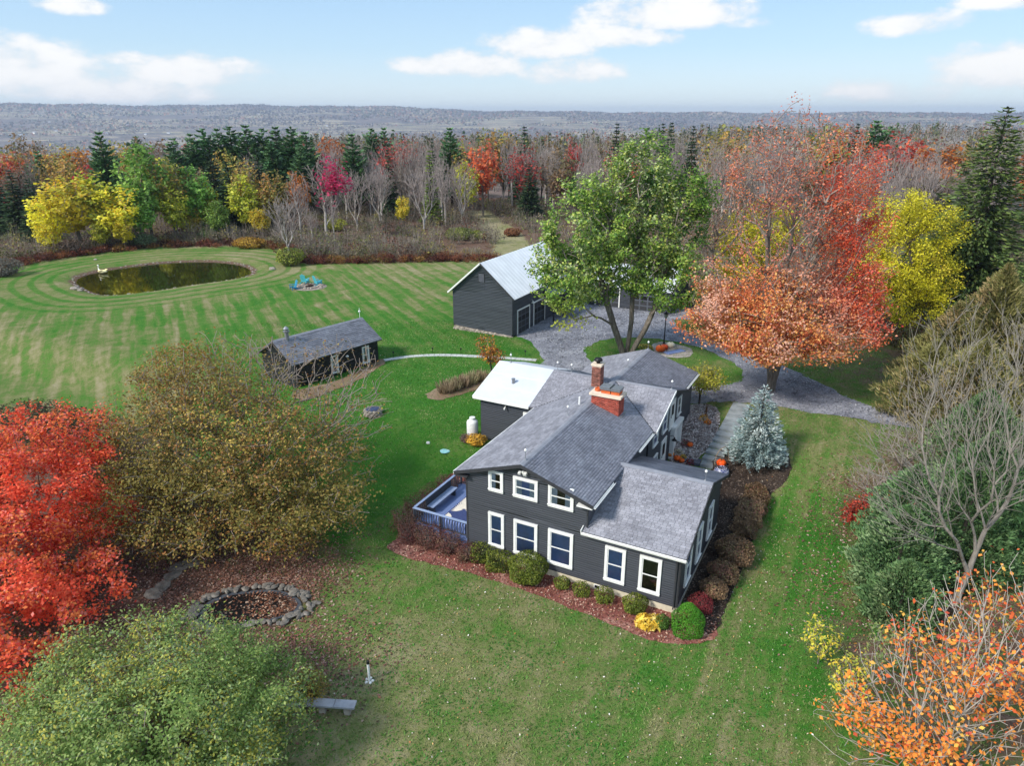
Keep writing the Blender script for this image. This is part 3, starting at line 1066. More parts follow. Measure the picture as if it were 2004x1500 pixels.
def window(parent, O, r, n, w, h, fill='blind', trim=.13, apron=.05, label=None, name='window', curtains=0, rails=1):
    """O = lower left of the whole casing on the wall face"""
    O, r, n = V3(*O), V3(*r), V3(*n)
    up = V3(0, 0, 1)
    T = lambda x, z, y: O + r * x + up * z + n * y

    def bx(mb, x0, x1, z0, z1, y0, y1):
        mb.obox(T((x0 + x1) / 2, (z0 + z1) / 2, (y0 + y1) / 2), r * (x1 - x0) / 2, n * (y1 - y0) / 2, up * (z1 - z0) / 2)
    y1 = .105
    mb = MB()
    bx(mb, 0, trim, trim, h - trim, .012, y1)
    bx(mb, w - trim, w, trim, h - trim, .012, y1)
    bx(mb, 0, w, h - trim, h, .012, y1 + .006)
    bx(mb, 0, w, 0, trim, .012, y1)
    wd = mb.build(name, WHITE, parent)
    if label:
        wd['label'] = label
    mb = MB()
    bx(mb, -.02, w + .02, trim - .03, trim + .012, y1 + .003, y1 + .045)
    mb.build('sill', WHITE, wd)
    x0, x1, z0, z1 = trim, w - trim, trim + .012, h - trim
    fw = .045
    mb = MB()
    bx(mb, x0, x0 + fw, z0, z1, .038, .078)
    bx(mb, x1 - fw, x1, z0, z1, .038, .078)
    bx(mb, x0 + fw, x1 - fw, z0, z0 + fw, .038, .078)
    bx(mb, x0 + fw, x1 - fw, z1 - fw, z1, .038, .078)
    zs = [z0 + (z1 - z0) * (i + 1) / (rails + 1) for i in range(rails)]
    for z in zs:
        bx(mb, x0 + fw, x1 - fw, z - .025, z + .025, .038, .082)
    mb.build('sash', WHITE, wd)
    mb = MB()
    mb.quad(T(x0 + fw, z0 + fw, .041), T(x1 - fw, z0 + fw, .041), T(x1 - fw, z1 - fw, .041), T(x0 + fw, z1 - fw, .041))
    mb.build('shade' if fill == 'blind' else 'interior', BLIND if fill == 'blind' else GLASSDARK, wd)
    edges = [z0 + fw] + [q for z in zs for q in (z - .025, z + .025)] + [z1 - fw]
    for za, zb in zip(edges[::2], edges[1::2]):
        mb = MB()
        mb.quad(T(x0 + fw, za, .062), T(x1 - fw, za, .062), T(x1 - fw, zb, .062), T(x0 + fw, zb, .062))
        mb.build('pane', GLASS, wd)
    if curtains:
        sides = {1: [(0, .45)], 2: [(0, .3), (.72, 1)]}[curtains]
        for f0, f1 in sides:
            mb = MB()
            N = 14
            xa, xb = x0 + fw + (x1 - x0 - 2 * fw) * f0, x0 + fw + (x1 - x0 - 2 * fw) * f1
            for i in range(N):
                u0, u1 = xa + (xb - xa) * i / N, xa + (xb - xa) * (i + 1) / N
                ya, yb = .051 + .006 * math.sin(i * 1.9), .051 + .006 * math.sin((i + 1) * 1.9)
                mb.quad(T(u0, z0 + fw, ya), T(u1, z0 + fw, yb), T(u1, z1 - fw, yb), T(u0, z1 - fw, ya))
            mb.build('curtain', CURTAIN, wd)
    return wd


house = thing('house', 'long charcoal clapboard farmhouse with grey shingle roofs and white window trim', 'house', (HC[0], HC[1], 0), -HAZ)
RZ, EZ = 6.12, 4.85           # main ridge / eave heights
UR, UL, UM = -4.2, -11.85, -8.03
SL = (RZ - EZ) / (UM - UL)
WR, WL = -4.6, -11.35         # main side walls
VX, VB = 12.95, 20.2          # cross ridge, back end
topz = lambda u: RZ - SL * abs(u - UM) - .14
X_, Y_ = (1, 0, 0), (0, 1, 0)

# walls
wall(house, (0, 0, 0), X_, (0, -1, 0), [(WL, .38), (0, .38), (0, 3.12), (WR, 3.12), (WR, topz(WR)), (UM, topz(UM)), (WL, topz(WL))])
wall(house, (WR, 0, 0), Y_, X_, [(.01, 3.3), (.01, topz(WR)), (9.4, topz(WR)), (9.4, .2), (8.5, .2), (8.5, 3.3)])
CW = -4.5
ctop = lambda v: RZ - SL * abs(v - VX) - .14
wall(house, (CW, 0, 0), Y_, X_, [(9.3, .1), (16.6, .4), (16.6, ctop(16.6)), (VX, ctop(VX)), (9.3, ctop(9.3))])
wall(house, (WR, 0, 0), Y_, X_, [(16.6, .8), (19.85, 1.2), (19.85, topz(WR)), (16.6, topz(WR))])
wall(house, (WL, 0, 0), Y_, (-1, 0, 0), [(.01, .38), (9.5, .6), (9.5, topz(WL)), (.01, topz(WL))])
wall(house, (WL, 0, 0), Y_, (-1, 0, 0), [(16.4, 1.2), (19.85, 1.2), (19.85, topz(WL)), (16.4, topz(WL))])
wall(house, (0, 19.85, 0), X_, Y_, [(WL, 1.2), (WR, 1.2), (WR, topz(WR)), (UM, topz(UM)), (WL, topz(WL))])
# single storey addition, right gable
AR, AE = 4.95, 3.30
asl = (AR - AE) / 4.6
atop = lambda v: AR - asl * abs(v - 4.3) - .13
wall(house, (0, 0, 0), Y_, X_, [(.001, .30), (8.4, .30), (8.4, atop(8.4)), (4.3, atop(4.3)), (.001, atop(0.0))])
wall(house, (0, 8.4, 0), X_, Y_, [(-4.6, .3), (0, .3), (0, atop(8.4)), (-4.6, atop(8.4))])
# white roofed wing
wall(house, (0, 9.45, 0), X_, (0, -1, 0), [(-15.9, 1.25), (WL, 1.0), (WL, ctop(9.45)), (-15.9, ctop(9.45))])
wall(house, (-15.9, 0, 0), Y_, (-1, 0, 0), [(9.451, 1.4), (16.4, 1.6), (16.4, ctop(16.4)), (VX, ctop(VX)), (9.451, ctop(9.451))])
wall(house, (0, 16.4, 0), X_, Y_, [(-15.9, 1.6), (WL, 1.6), (WL, ctop(16.4)), (-15.9, ctop(16.4))])

# foundations
mb = MB()
mb.box(WL, .02, -.02, .3, -.4, .38)
mb.build('foundation', FOUND, house)
mb = MB()
mb.box(-.3, .02, .302, 8.4, -.4, .30)
mb.build('foundation', FOUND, house)
mb = MB()
mb.box(.021, .06, .0, 8.42, .26, .33)
mb.build('foundation', mat('grey_foundation', lin(168, 164, 156), .9, .1, 3, .3), house)
rng = random.Random(7)
mb = MB()
for i in range(60):
    u = -15.9 + 4.4 * rng.random()
    mb.stone((u, 9.42 - rng.uniform(0, .05), 1.0 + rng.uniform(.0, .45)), rng.uniform(.12, .24), .10, rng.uniform(.08, .13), rng)
f = mb.build('foundation', ROCK, house)
f['kind'] = 'stuff'
mb = MB()
mb.box(-15.88, WL, 9.47, 9.6, .4, 1.4)
mb.build('foundation', ROCK, house)
mb = MB()
mb.box(-4.72, -4.52, 9.4, 19.8, -.3, 1.2)
mb.build('foundation', ROCK, house)

# roofs
ce = math.hypot(1, SL)
Lr = (UR - UM) * ce
Ll = (UM - UL) * ce
sR = (-1, 0, SL)
sL = (1, 0, SL)
hyp = lambda d: d * ce
EZR = RZ - SL * (UR - UM)
# main + back block right slope (one plane, notched by the cross gable)
vv0, vv1 = VX - (UR - UM), VX + (UR - UM)
roof(house, (UR, 0, EZR), Y_, sR, [(-.35, 0), (vv0, 0), (VX, Lr), (-.35, Lr)], seed=1)
roof(house, (UR - .12, 0, EZR + SL * .12), Y_, sR, [(vv1 - .12, 0), (VB, 0), (VB, hyp(UR - .12 - UM)), (VX, hyp(UR - .12 - UM))], seed=2)
# left slopes
wl0, wl1 = VX - (UM - UL), VX + (UM - UL)
roof(house, (UL, 0, EZ), Y_, sL, [(-.35, 0), (wl0, 0), (VX, Ll), (-.35, Ll)], seed=3, tab=.5)
roof(house, (UL, 0, EZ), Y_, sL, [(wl1, 0), (VB, 0), (VB, Ll), (VX, Ll)], seed=4, tab=.5)
# cross gable, right and left, front and back
CRU, CLU, WGU = -4.02, -12.25, -16.3
sF, sB = (0, 1, SL), (0, -1, SL)
fe = UM - UL
roof(house, (0, VX - fe, RZ - SL * fe), X_, sF, [(UM, hyp(fe)), (UR, hyp(fe - (UR - UM))), (UR + .001, hyp(fe - (UR - UM))), (CRU, hyp(fe - (UR - UM))), (CRU, hyp(fe))], seed=5)
roof(house, (0, VX + fe, RZ - SL * fe), X_, sB, [(UM, hyp(fe)), (UR, hyp(fe - (UR - UM))), (CRU, hyp(fe - (UR - UM))), (CRU, hyp(fe))], seed=6)
roof(house, (0, VX - fe, RZ - SL * fe), X_, sF, [(UL, 0), (UM, hyp(fe)), (CLU, hyp(fe)), (CLU, 0)], seed=7)
roof(house, (0, VX + fe, RZ - SL * fe), X_, sB, [(UL, 0), (UM, hyp(fe)), (CLU, hyp(fe)), (CLU, 0)], seed=8)
wf, _ = roof(house, (0, VX - fe, RZ - SL * fe), X_, sF, [(WGU, 0), (CLU - .003, 0), (CLU - .003, hyp(fe)), (WGU, hyp(fe))], shingle=False, skin=WHITEROOF)
wf['label'] = 'white membrane roof of the rear wing'
wb_, _ = roof(house, (0, VX + fe, RZ - SL * fe), X_, sB, [(WGU, 0), (CLU - .003, 0), (CLU - .003, hyp(fe)), (WGU, hyp(fe))], shingle=False, skin=WHITEROOF)
# seams of the membrane
mb = MB()
for fr_ in (.33, .66):
    d = fe * fr_
    mb.obox((((WGU + CLU) / 2), VX - fe + d, RZ - SL * fe + SL * d + .004), ((CLU - WGU) / 2 - .02, 0, 0), (0, .03, .03 * SL), (0, 0, .004))
mb.build('seam', WHITE, wf)
# addition
asC = math.hypot(1, asl)
roof(house, (0, -.3, AE), X_, (0, 1, asl), [(-4.7, 0), (.3, 0), (.3, 4.6 * asC), (-4.46, 4.6 * asC), (-4.62, 3.2), (-4.62, .4), (-4.7, .39)], seed=9, thick=.12, tab=.26, row=.145)
roof(house, (0, 8.7, AR - asl * 4.4), X_, (0, -1, asl), [(-4.6, 0), (.3, 0), (.3, 4.4 * asC), (-4.46, 4.4 * asC)], seed=10, thick=.12, tab=.5)


def ridge(parent, a, b, w=.16, drop=.05):
    a, b = V3(*a), V3(*b)
    d = (b - a) / np.linalg.norm(b - a)
    s = np.cross(d, (0, 0, 1))
    mb = MB()
    h = .03
    for sg in (-1, 1):
        p = [a + (0, 0, h), b + (0, 0, h), b + s * sg * w + (0, 0, h - w * SL), a + s * sg * w + (0, 0, h - w * SL)]
        mb.prism(p, (0, 0, -.02))
    return mb.build('ridge_cap', CAPM, parent)


ridge(house, (UM, -.36, RZ), (UM, VX, RZ))
ridge(house, (UM, VX, RZ), (UM, VB + .01, RZ))
ridge(house, (UM, VX, RZ + .005), (CRU + .01, VX, RZ + .005))
ridge(house, (CLU, VX, RZ + .005), (UM, VX, RZ + .005), .12)
ridge(house, (-4.5, 4.3, AR), (.31, 4.3, AR), .2)
# valleys
mb = MB()
for p, q in (((UR, vv0, EZR), (UM, VX, RZ)), ((UL, wl0, EZ), (UM, VX, RZ))):
    a, b = V3(*p), V3(*q)
    d = (b - a) / np.linalg.norm(b - a)
    s = np.cross(d, (0, 0, 1))
    mb.prism([a + s * .05 + (0, 0, .02), b + s * .05 + (0, 0, .02), b - s * .05 + (0, 0, .02), a - s * .05 + (0, 0, .02)], (0, 0, -.01))
mb.build('valley_flashing', TRIMD, house)


def fascia(a, b, h=.16, w=.05, material=WHITE, name='fascia'):
    mb = MB()
    mb.bar(a, b, w, h, mi=0)
    return mb.build(name, material, house)


def gutter(a, b, out):
    a, b, out = V3(*a), V3(*b), V3(*out)
    mb = MB()
    up = V3(0, 0, 1)
    prof = [(0, 0), (.10, 0), (.13, .10), (.115, .10), (.09, .015), (.01, .015), (.0, .10), (-.01, .10), (-.01, 0)]
    P = [a + out * x + up * (z - .11) for x, z in prof]
    Q = [b + out * x + up * (z - .11) for x, z in prof]
    n = len(P)
    mb.add(P + Q, [(i, (i + 1) % n, n + (i + 1) % n, n + i) for i in range(n)])
    return mb.build('gutter', WHITE, house)


gutter((UR + .02, -.35, EZR - .03), (UR + .02, 2.4, EZR - .03), (1, 0, 0))
gutter((UR + .02, 6.4, EZR - .03), (UR + .02, vv0 - .05, EZR - .03), (1, 0, 0))
gutter((-4.75, -.32, AE - .02), (.32, -.32, AE - .02), (0, -1, 0))
gutter((UR - .1, vv1 + .2, EZR + .01), (UR - .1, VB, EZR + .01), (1, 0, 0))
fascia((UL - .03, -.36, EZ - .07), (UL - .03, wl0, EZ - .07))
fascia((WGU, VX - fe - .03, EZ - .07), (CLU, VX - fe - .03, EZ - .07), .17)
fascia((WGU - .028, VX - fe, EZ - .07), (WGU - .028, VX, RZ - .07), .15)
fascia((-4.78, -.34, 3.26), (-4.78, .06, 3.36), .26, .04)
# dark barge boards on the gables
for a, b in (((UL, -.375, EZ - .08), (UM, -.375, RZ - .08)), ((UM, -.375, RZ - .08), (UR, -.375, EZR - .08))):
    fascia(a, b, .17, .045, TRIMD, 'barge_board')
for sgn in (-1, 1):
    d = fe if sgn < 0 else UR - UM
    fascia((CRU + .024, VX + sgn * (UR - UM), EZR - .07), (CRU + .024, VX, RZ - .07), .16, .045, WHITE if sgn < 0 else TRIMD, 'barge_board')
for sgn, d in ((-1, 4.6), (1, 4.4)):
    fascia((.325, 4.3 + sgn * d, AR - asl * d - .07), (.325, 4.3, AR - .07), .15, .045, TRIMD, 'barge_board')
# soffit returns of the front gable
for u0, u1 in ((UL, WL + .25), (WR - .45, UR - .05)):
    mb = MB()
    mb.box(u0, u1, -.36, -.03, EZ - .23, EZ - .16)
    mb.build('eave_return', WHITE if u1 > -6 else TRIMD, house)
# corner boards
for u in (WL - .012, -.075):
    mb = MB()
    mb.box(u, u + .09, -.04, -.001, .38, 3.1 if u > -1 else 4.8)
    mb.build('corner_board', TRIMD, house)
mb = MB()
mb.box(.026, .05, -.04, .06, .38, 3.1)
mb.build('corner_board', TRIMD, house)
# downspouts
for pts in ([(-4.5, -.16, 4.72), (-4.56, -.1, 4.5), (-4.56, -.08, 3.45)], [(-.16, -.4, 3.2), (-.12, -.1, 3.02), (-.12, -.08, .5), (-.12, -.2, .35)]):
    mb = MB()
    mb.tube(pts, .045, 6)
    mb.build('downspout', TRIMD, house)

# windows of the front
NF = (0, -1, 0)
for (u0, u1, z0, z1, fill, cur) in ((-9.98, -9.14, 4.08, 5.28, 'dark', 1), (-8.57, -7.22, 4.10, 5.26, 'blind', 2), (-6.65, -5.31, 4.08, 5.30, 'dark', 2),
                                    (-10.02, -9.1, .80, 2.83, 'blind', 0), (-8.54, -7.2, .78, 2.80, 'blind', 0), (-6.61, -5.26, .80, 2.81, 'blind', 0),
                                    (-3.6, -2.56, .78, 2.75, 'blind', 0), (-1.88, -.82, .77, 2.76, 'dark', 0)):
    window(house, (u0, -.001, z0), X_, NF, u1 - u0, z1 - z0, fill, curtains=cur)
# windows of the right wall of the addition
for v0, v1 in ((1.0, 2.0), (3.15, 4.1), (5.5, 6.5)):
    window(house, (.001, v0, .82), Y_, X_, v1 - v0, 2.02, 'blind')
# right wall, two storeys
window(house, (CW + .001, 12.05, 3.35), Y_, X_, .95, 1.42, 'blind', trim=.09)
window(house, (CW + .001, 15.5, 3.25), Y_, X_, .85, 1.35, 'dark', trim=.09)
window(house, (CW + .001, 10.1, 3.25), Y_, X_, .95, 1.25, 'blind', trim=.09)
window(house, (CW + .001, 10.35, .9), Y_, X_, .95, 1.6, 'blind', trim=.09)
window(house, (WR + .001, 5.2, 3.75), Y_, X_, 1.0, .85, 'dark', trim=.1)
window(house, (WR + .001, 1.2, 4.05), Y_, X_, 1.0, .6, 'dark', trim=.1)


def glazed_door(v, z, w, h, label):
    mb = MB()
    mb.box(CW + .015, CW + .075, v, v + w, z, z + h)
    d = mb.build('door', WHITE, house)
    d['label'] = label
    mb = MB()
    mb.box(CW + .0751, CW + .08, v + .2, v + w - .2, z + h * .5, z + h - .22)
    mb.build('pane', GLASSDARK, d)
    mb = MB()
    for a, b, c_, e_ in ((v - .09, v - .002, z, z + h), (v + w + .002, v + w + .09, z, z + h), (v - .09, v + w + .09, z + h + .002, z + h + .1)):
        mb.box(CW + .012, CW + .09, a, b, c_, e_)
    mb.build('door_frame', WHITE, d)
    mb = MB()
    mb.tube([(CW + .1, v + .12, z + h * .45), (CW + .1, v + .12, z + h * .45 + .16)], .018, 6)
    mb.build('door_handle', BLACK, d)
    return d


glazed_door(13.75, 2.95, .95, 1.9, 'white upper door with a narrow dark pane')
glazed_door(12.2, .75, .95, 2.0, 'white lower door with a dark pane')
mb = MB()
mb.box(CW + .012, CW + .30, 14.3, 14.48, .7, 3.0)
mb.box(CW + .012, CW + .30, 16.1, 16.28, .8, 3.0)
mb.box(CW + .012, CW + .06, 14.48, 16.1, .7, 2.82)
mb.box(CW + .012, CW + .36, 14.25, 16.33, 2.822, 3.02)
mb.build('entry_surround', WHITE, house)
mb = MB()
mb.box(CW + .062, CW + .10, 14.8, 15.75, .85, 2.75)
d = mb.build('door', WHITE, house)
d['label'] = 'white front door inside a white surround'
mb = MB()
for zz in (.98, 1.88):
    mb.box(CW + .1005, CW + .11, 14.92, 15.63, zz, zz + .75)
mb.build('panel', WHITE, d)
mb = MB()
mb.tube([(CW + .06, 13.9, 2.5), (CW + .3, 13.9, 2.62), (CW + .42, 13.9, 2.5)], .018, 6)
mb.lathe((CW + .42, 13.9, 2.3), [(.17, 0), (.15, .04), (.06, .12), (.03, .22)], 12)
mb.build('wall_lamp', BLACK, house)
# white panels under the main eave, gable flood lights
mb = MB()
mb.lathe((-8.0, -.12, 5.62), [(.05, -.1), (.08, 0), (.05, .06)], 10)
mb.obox((-8.15, -.2, 5.58), (.06, 0, 0), (0, .09, .04), (0, -.03, .05))
mb.obox((-7.84, -.2, 5.58), (.07, .02, 0), (0, .09, .04), (0, -.03, .06))
mb.build('flood_light', mat('lamp_white', lin(225, 225, 220), .4, .05, 5), house)
mb = MB()
mb.box(-4.10, -3.77, -.03, .02, .10, .33)
bw = mb.build('basement_window', WHITE, house)
mb = MB()
mb.box(-4.06, -3.81, -.036, -.0301, .13, .29)
mb.build('pane', GLASSDARK, bw)
# wing window
window(house, (-12.75, 9.449, 2.2), X_, NF, .95, 2.1, 'dark', trim=.14)
mb = MB()
mb.tube([(-14.0, 9.35, 4.45), (-14.0, 9.2, 4.4), (-14.0, 9.15, 4.3)], .05, 6)
mb.build('flood_light', mat('lamp_white', lin(225, 225, 220)), house)

# chimneys


def brick_stack(name, u0, u1, v0, v1, z0, z1, material, label, zc=None):
    mb = MB()
    mb.box(u0 + .012, u1 - .012, v0 + .012, v1 - .012, z0, z1 - .001)
    st = mb.build(name, MORTAR, house)
    st['label'] = label
    V, F = [], []
    rng = random.Random(len(label))
    ch, bl = .075, .22

    def bx(x0, x1, y0, y1, a, b):
        i = len(V)
        V.extend([(x, y, z) for z in (a, b) for y in (y0, y1) for x in (x0, x1)])
        F.extend([(i, i + 2, i + 3, i + 1), (i + 4, i + 5, i + 7, i + 6), (i, i + 1, i + 5, i + 4), (i + 2, i + 6, i + 7, i + 3), (i, i + 4, i + 6, i + 2), (i + 1, i + 3, i + 7, i + 5)])
    k = 0
    z = z0
    while z + ch < z1:
        off = (k % 2) * bl / 2
        for side in range(4):
            L = (u1 - u0) if side % 2 == 0 else (v1 - v0)
            a = -off
            while a < L:
                x0, x1 = max(0.0, a) + .006, min(L, a + bl) - .006
                if x1 - x0 > .03:
                    p = rng.uniform(0, .008)
                    if side == 0:
                        bx(u0 + x0, u0 + x1, v0 - p, v0 + .05, z + .006, z + ch - .006)
                    elif side == 2:
                        bx(u0 + x0, u0 + x1, v1 - .05, v1 + p, z + .006, z + ch - .006)
                    elif side == 1:
                        bx(u1 - .05, u1 + p, v0 + .051 + x0 * (L - .102) / L, v0 + .051 + x1 * (L - .102) / L, z + .006, z + ch - .006)
                    else:
                        bx(u0 - p, u0 + .05, v0 + .051 + x0 * (L - .102) / L, v0 + .051 + x1 * (L - .102) / L, z + .006, z + ch - .006)
                a += bl
        z += ch
        k += 1
    b = npobj('bricks', np.array(V), np.array(F), material, st)
    b['kind'] = 'stuff'
    return st


big = brick_stack('chimney', -7.95, -6.22, 8.72, 9.62, 5.2, 6.62, BRICK, 'broad red brick chimney with three flues')
mb = MB()
mb.box(-8.06, -6.11, 8.61, 9.73, 6.62, 6.76)
mb.build('cap', CAPSTONE, big)
mb = MB()
mb.lathe((-7.72, 9.15, 6.76), [(.17, 0), (.19, .06), (.17, .18), (.13, .18), (.12, .02)], 12)
mb.build('flue_pot', TERRA, big)
for u0, u1 in ((-7.42, -6.86), (-6.80, -6.30)):
    mb = MB()
    mb.box(u0, u1, 8.88, 9.44, 6.76, 6.95)
    mb.build('flue_pot', TERRA, big)
    mb = MB()
    for a in (u0 + .03, u1 - .05):
        for v in (8.9, 9.4):
            mb.box(a, a + .02, v, v + .02, 6.951, 7.12)
    mb.box(u0 - .08, u1 + .06, 8.78, 9.54, 7.12, 7.16)
    mb.box(u0 - .06, u1 + .04, 8.8, 9.52, 7.0, 7.1199)
    mb.build('flue_cover', METAL, big)
mb = MB()
mb.box(-6.22, -6.05, 8.66, 9.66, 5.38, 5.52)
mb.build('flashing', METAL, big)
sm = brick_stack('chimney', -9.12, -8.52, 11.7, 12.3, 5.5, 7.3, BRICKM, 'slim mottled brick chimney with black cowl')
mb = MB()
mb.box(-9.17, -8.47, 11.65, 12.35, 7.3, 7.42)
mb.build('cap', CAPSTONE, sm)
mb = MB()
mb.lathe((-8.82, 12.0, 7.42), [(.12, 0), (.12, .16), (.27, .17), (.27, .24), (.2, .34), (.05, .36)], 14)
mb.build('cowl', BLACK, sm)
mb = MB()
mb.box(-9.16, -8.48, 11.66, 12.34, 5.7, 5.92)
mb.build('flashing', METAL, sm)
# roof vents and lightning rods
mb = MB()
mb.lathe((-8.6, 8.5, 5.8), [(.16, 0), (.06, .1), (.055, .62)], 10)
mb.build('vent_pipe', WHITE, house)
mb = MB()
mb.lathe((-14.3, 11.0, 5.4), [(.12, 0), (.1, .3), (.13, .31), (.13, .38)], 10)
mb.build('vent_pipe', METAL, house)
for (u, v, z) in ((UM, .2, RZ), (-8.55, 6.65, 5.94), (UM, 15.6, RZ), (UM, 20.1, RZ), (-4.3, VX, RZ), (-15.5, VX, RZ), (-12.0, VX, RZ), (-11.0, VX, RZ), (-.1, 4.35, AR)):
    mb = MB()
    mb.tube([(u, v, z - .02), (u, v, z + .75)], [.016, .012], 5)
    mb.lathe((u, v, z), [(.09, 0), (.03, .1)], 8)
    rod = mb.build('lightning_rod', METAL, house)
    mb = MB()
    mb.lathe((u, v, z + .46), [(.02, 0), (.065, .05), (.075, .085), (.065, .12), (.02, .17)], 10)
    mb.build('glass_ball', WHITE, rod)

# ================================================================== OUTBUILDINGS
def local(o_xy, ang):
    """heading of a building: local x axis turned by ang"""
    return (o_xy[0], o_xy[1]), ang


BARNP = at(1003, 661)
_l = at(880, 648)
bang = -HAZ
BW = math.hypot(BARNP[0] - _l[0], BARNP[1] - _l[1])
bz = gz(*BARNP)
BSID = mat('barn_siding', lin(90, 94, 102), .8, .12, 1.0, .15, 26, col2=lin(78, 82, 91), island=.08, stretch=(.4, .4, 5))
BARNROOF = mat('barn_roof', lin(244, 245, 247), .5, .04, .7, .1)
barn = thing('barn', 'charcoal barn with a white metal roof and stone base beside the drive', 'barn', (BARNP[0], BARNP[1], bz), bang)
# local: x from -BW (left corner) to 0 (right corner), y away
BL, BE, BR_ = 13.5, 3.85, 7.0
bsl = (BR_ - BE) / (BW / 2 + .35)
bt = lambda x: BR_ - bsl * abs(x + BW / 2) - .12
wall(barn, (0, 0, 0), X_, (0, -1, 0), [(-BW, .45), (0, .12), (0, bt(0)), (-BW / 2, bt(-BW / 2)), (-BW, bt(-BW))], course=.15, board=BSID)
wall(barn, (0, 0, 0), Y_, X_, [(.001, .1), (BL, .1), (BL, bt(0)), (.001, bt(0))], course=.15, board=BSID)
wall(barn, (-BW, 0, 0), Y_, (-1, 0, 0), [(.001, .4), (BL, .4), (BL, bt(0)), (.001, bt(0))], course=.15, board=BSID)
wall(barn, (0, BL, 0), X_, Y_, [(-BW, .2), (0, .2), (0, bt(0)), (-BW / 2, bt(-BW / 2)), (-BW, bt(-BW))], course=.15, board=BSID)
rng = random.Random(11)
mb = MB()
for i in range(90):
    x = -BW + BW * .97 * rng.random()
    mb.stone((x, -.02, .02 + .36 * rng.random() * (-x / BW)), rng.uniform(.12, .26), .14, rng.uniform(.07, .13), rng)
f = mb.build('foundation', ROCK, barn)
f['kind'] = 'stuff'
mb = MB()
mb.box(-BW + .02, -.02, .03, .3, -.3, .5)
mb.build('foundation', ROCK, barn)
bc = math.hypot(1, bsl)
for sx, x0 in ((-1, .38), (1, -BW - .38)):
    rf, n_ = roof(barn, (x0, 0, BE), Y_, (sx, 0, bsl), [(-.35, 0), (BL + .3, 0), (BL + .3, (BW / 2 + .38) * bc), (-.35, (BW / 2 + .38) * bc)], shingle=False, skin=BARNROOF, thick=.1)
    mb = MB()
    y = -.3
    while y < BL + .3:
        a = V3(x0, y, BE + .012)
        b = V3(x0 + sx * (BW / 2 + .38), y, BE + .012 + bsl * (BW / 2 + .38))
        mb.bar(a, b, .03, .02)
        y += .61
    s_ = mb.build('standing_seams', BARNROOF, rf)
    s_['kind'] = 'stuff'
for sx, x0 in ((-1, .38), (1, -BW - .38)):
    mb = MB()
    mb.bar((x0, -.375, BE - .06), (-BW / 2, -.375, BE - .06 + bsl * (BW / 2 + .38)), .05, .14)
    mb.build('barge_board', WHITE if sx > 0 else TRIMD, barn)
mb = MB()
mb.box(-BW / 2 - .33, -BW / 2 + .33, -.06, -.026, 5.1, 5.95)
lv = mb.build('louver', TRIMD, barn)
mb = MB()
for k in range(7):
    z = 5.14 + k * .115
    mb.obox((-BW / 2, -.075, z + .04), (.29, 0, 0), (0, .014, .03), (0, -.004, .006))
sl_ = mb.build('slat', BSID, lv)
sl_['kind'] = 'stuff'


def garage_door(parent, O, r, n, w, h, panes=3, label=None):
    O, r, n = V3(*O), V3(*r), V3(*n)
    up = V3(0, 0, 1)

    def bx(mb, a0, a1, z0, z1, y0, y1):
        mb.obox(O + r * (a0 + a1) / 2 + up * (z0 + z1) / 2 + n * (y0 + y1) / 2, r * (a1 - a0) / 2, n * (y1 - y0) / 2, up * (z1 - z0) / 2)
    mb = MB()
    bx(mb, .0, w, .0, h, .026, .06)
    d = mb.build('garage_door', BSID, parent)
    if label:
        d['label'] = label
    mb = MB()
    bx(mb, -.12, -.002, 0, h + .12, .026, .11)
    bx(mb, w + .002, w + .12, 0, h + .12, .026, .11)
    bx(mb, -.002, w + .002, h + .002, h + .12, .026, .108)
    mb.build('door_frame', WHITE, d)
    rows = 4
    ph = h / rows
    for k in range(rows):
        for j in range(panes):
            pw = w / panes
            mb = MB()
            bx(mb, j * pw + .08, (j + 1) * pw - .08, k * ph + .07, (k + 1) * ph - .07, .0605, .074)
            mb.build('pane' if k == 2 else 'panel', GLASSDARK if k == 2 else TRIMD, d)
    return d


garage_door(barn, (0, 1.0, .05), Y_, X_, 2.5, 2.35)
garage_door(barn, (0, 4.6, .05), Y_, X_, 2.5, 2.35)
mb = MB()
mb.lathe((.2, 4.05, 2.55), [(.16, 0), (.12, .1), (.04, .2)], 10)
mb.tube([(.02, 4.05, 2.9), (.2, 4.05, 2.85), (.2, 4.05, 2.72)], .02, 5)
mb.build('wall_lamp', WHITE, barn)
# dormer gable over the long side, with its small pent roof
mb = MB()
mb.prism([(.02, 7.2, 3.6), (.02, 12.2, 3.6), (.02, 9.7, 5.9)], (-.1, 0, 0))
mb.build('dormer_wall', BSID, barn)
wall(barn, (.06, 0, 0), Y_, X_, [(7.0, .1), (12.4, .1), (12.4, 3.75), (9.7, 6.1), (7.0, 3.75)], course=.15, board=BSID)
for sy in (-1, 1):
    roof(barn, (0, 9.7 + sy * 3.0, 3.5), X_, (0, -sy, .88), [(-3.6, hyp(2.9) * 0 + 3.0 * 1.332), (.4, 3.0 * 1.332), (.4, 0), (-.2, 0)], shingle=False, skin=WHITEROOF, thick=.1)
mb = MB()
mb.prism([(.09, 6.9, 3.3), (.09, 12.5, 3.3), (1.3, 12.5, 2.75), (1.3, 6.9, 2.75)], (0, 0, -.1))
mb.build('pent_roof', mat('blue_grey_metal', lin(96, 106, 130), .5, .08, 2), barn)
mb = MB()
for y in (7.0, 9.7, 12.4):
    mb.box(1.12, 1.26, y - .07, y + .07, 0, 2.70)
mb.build('post', TRIMD, barn)

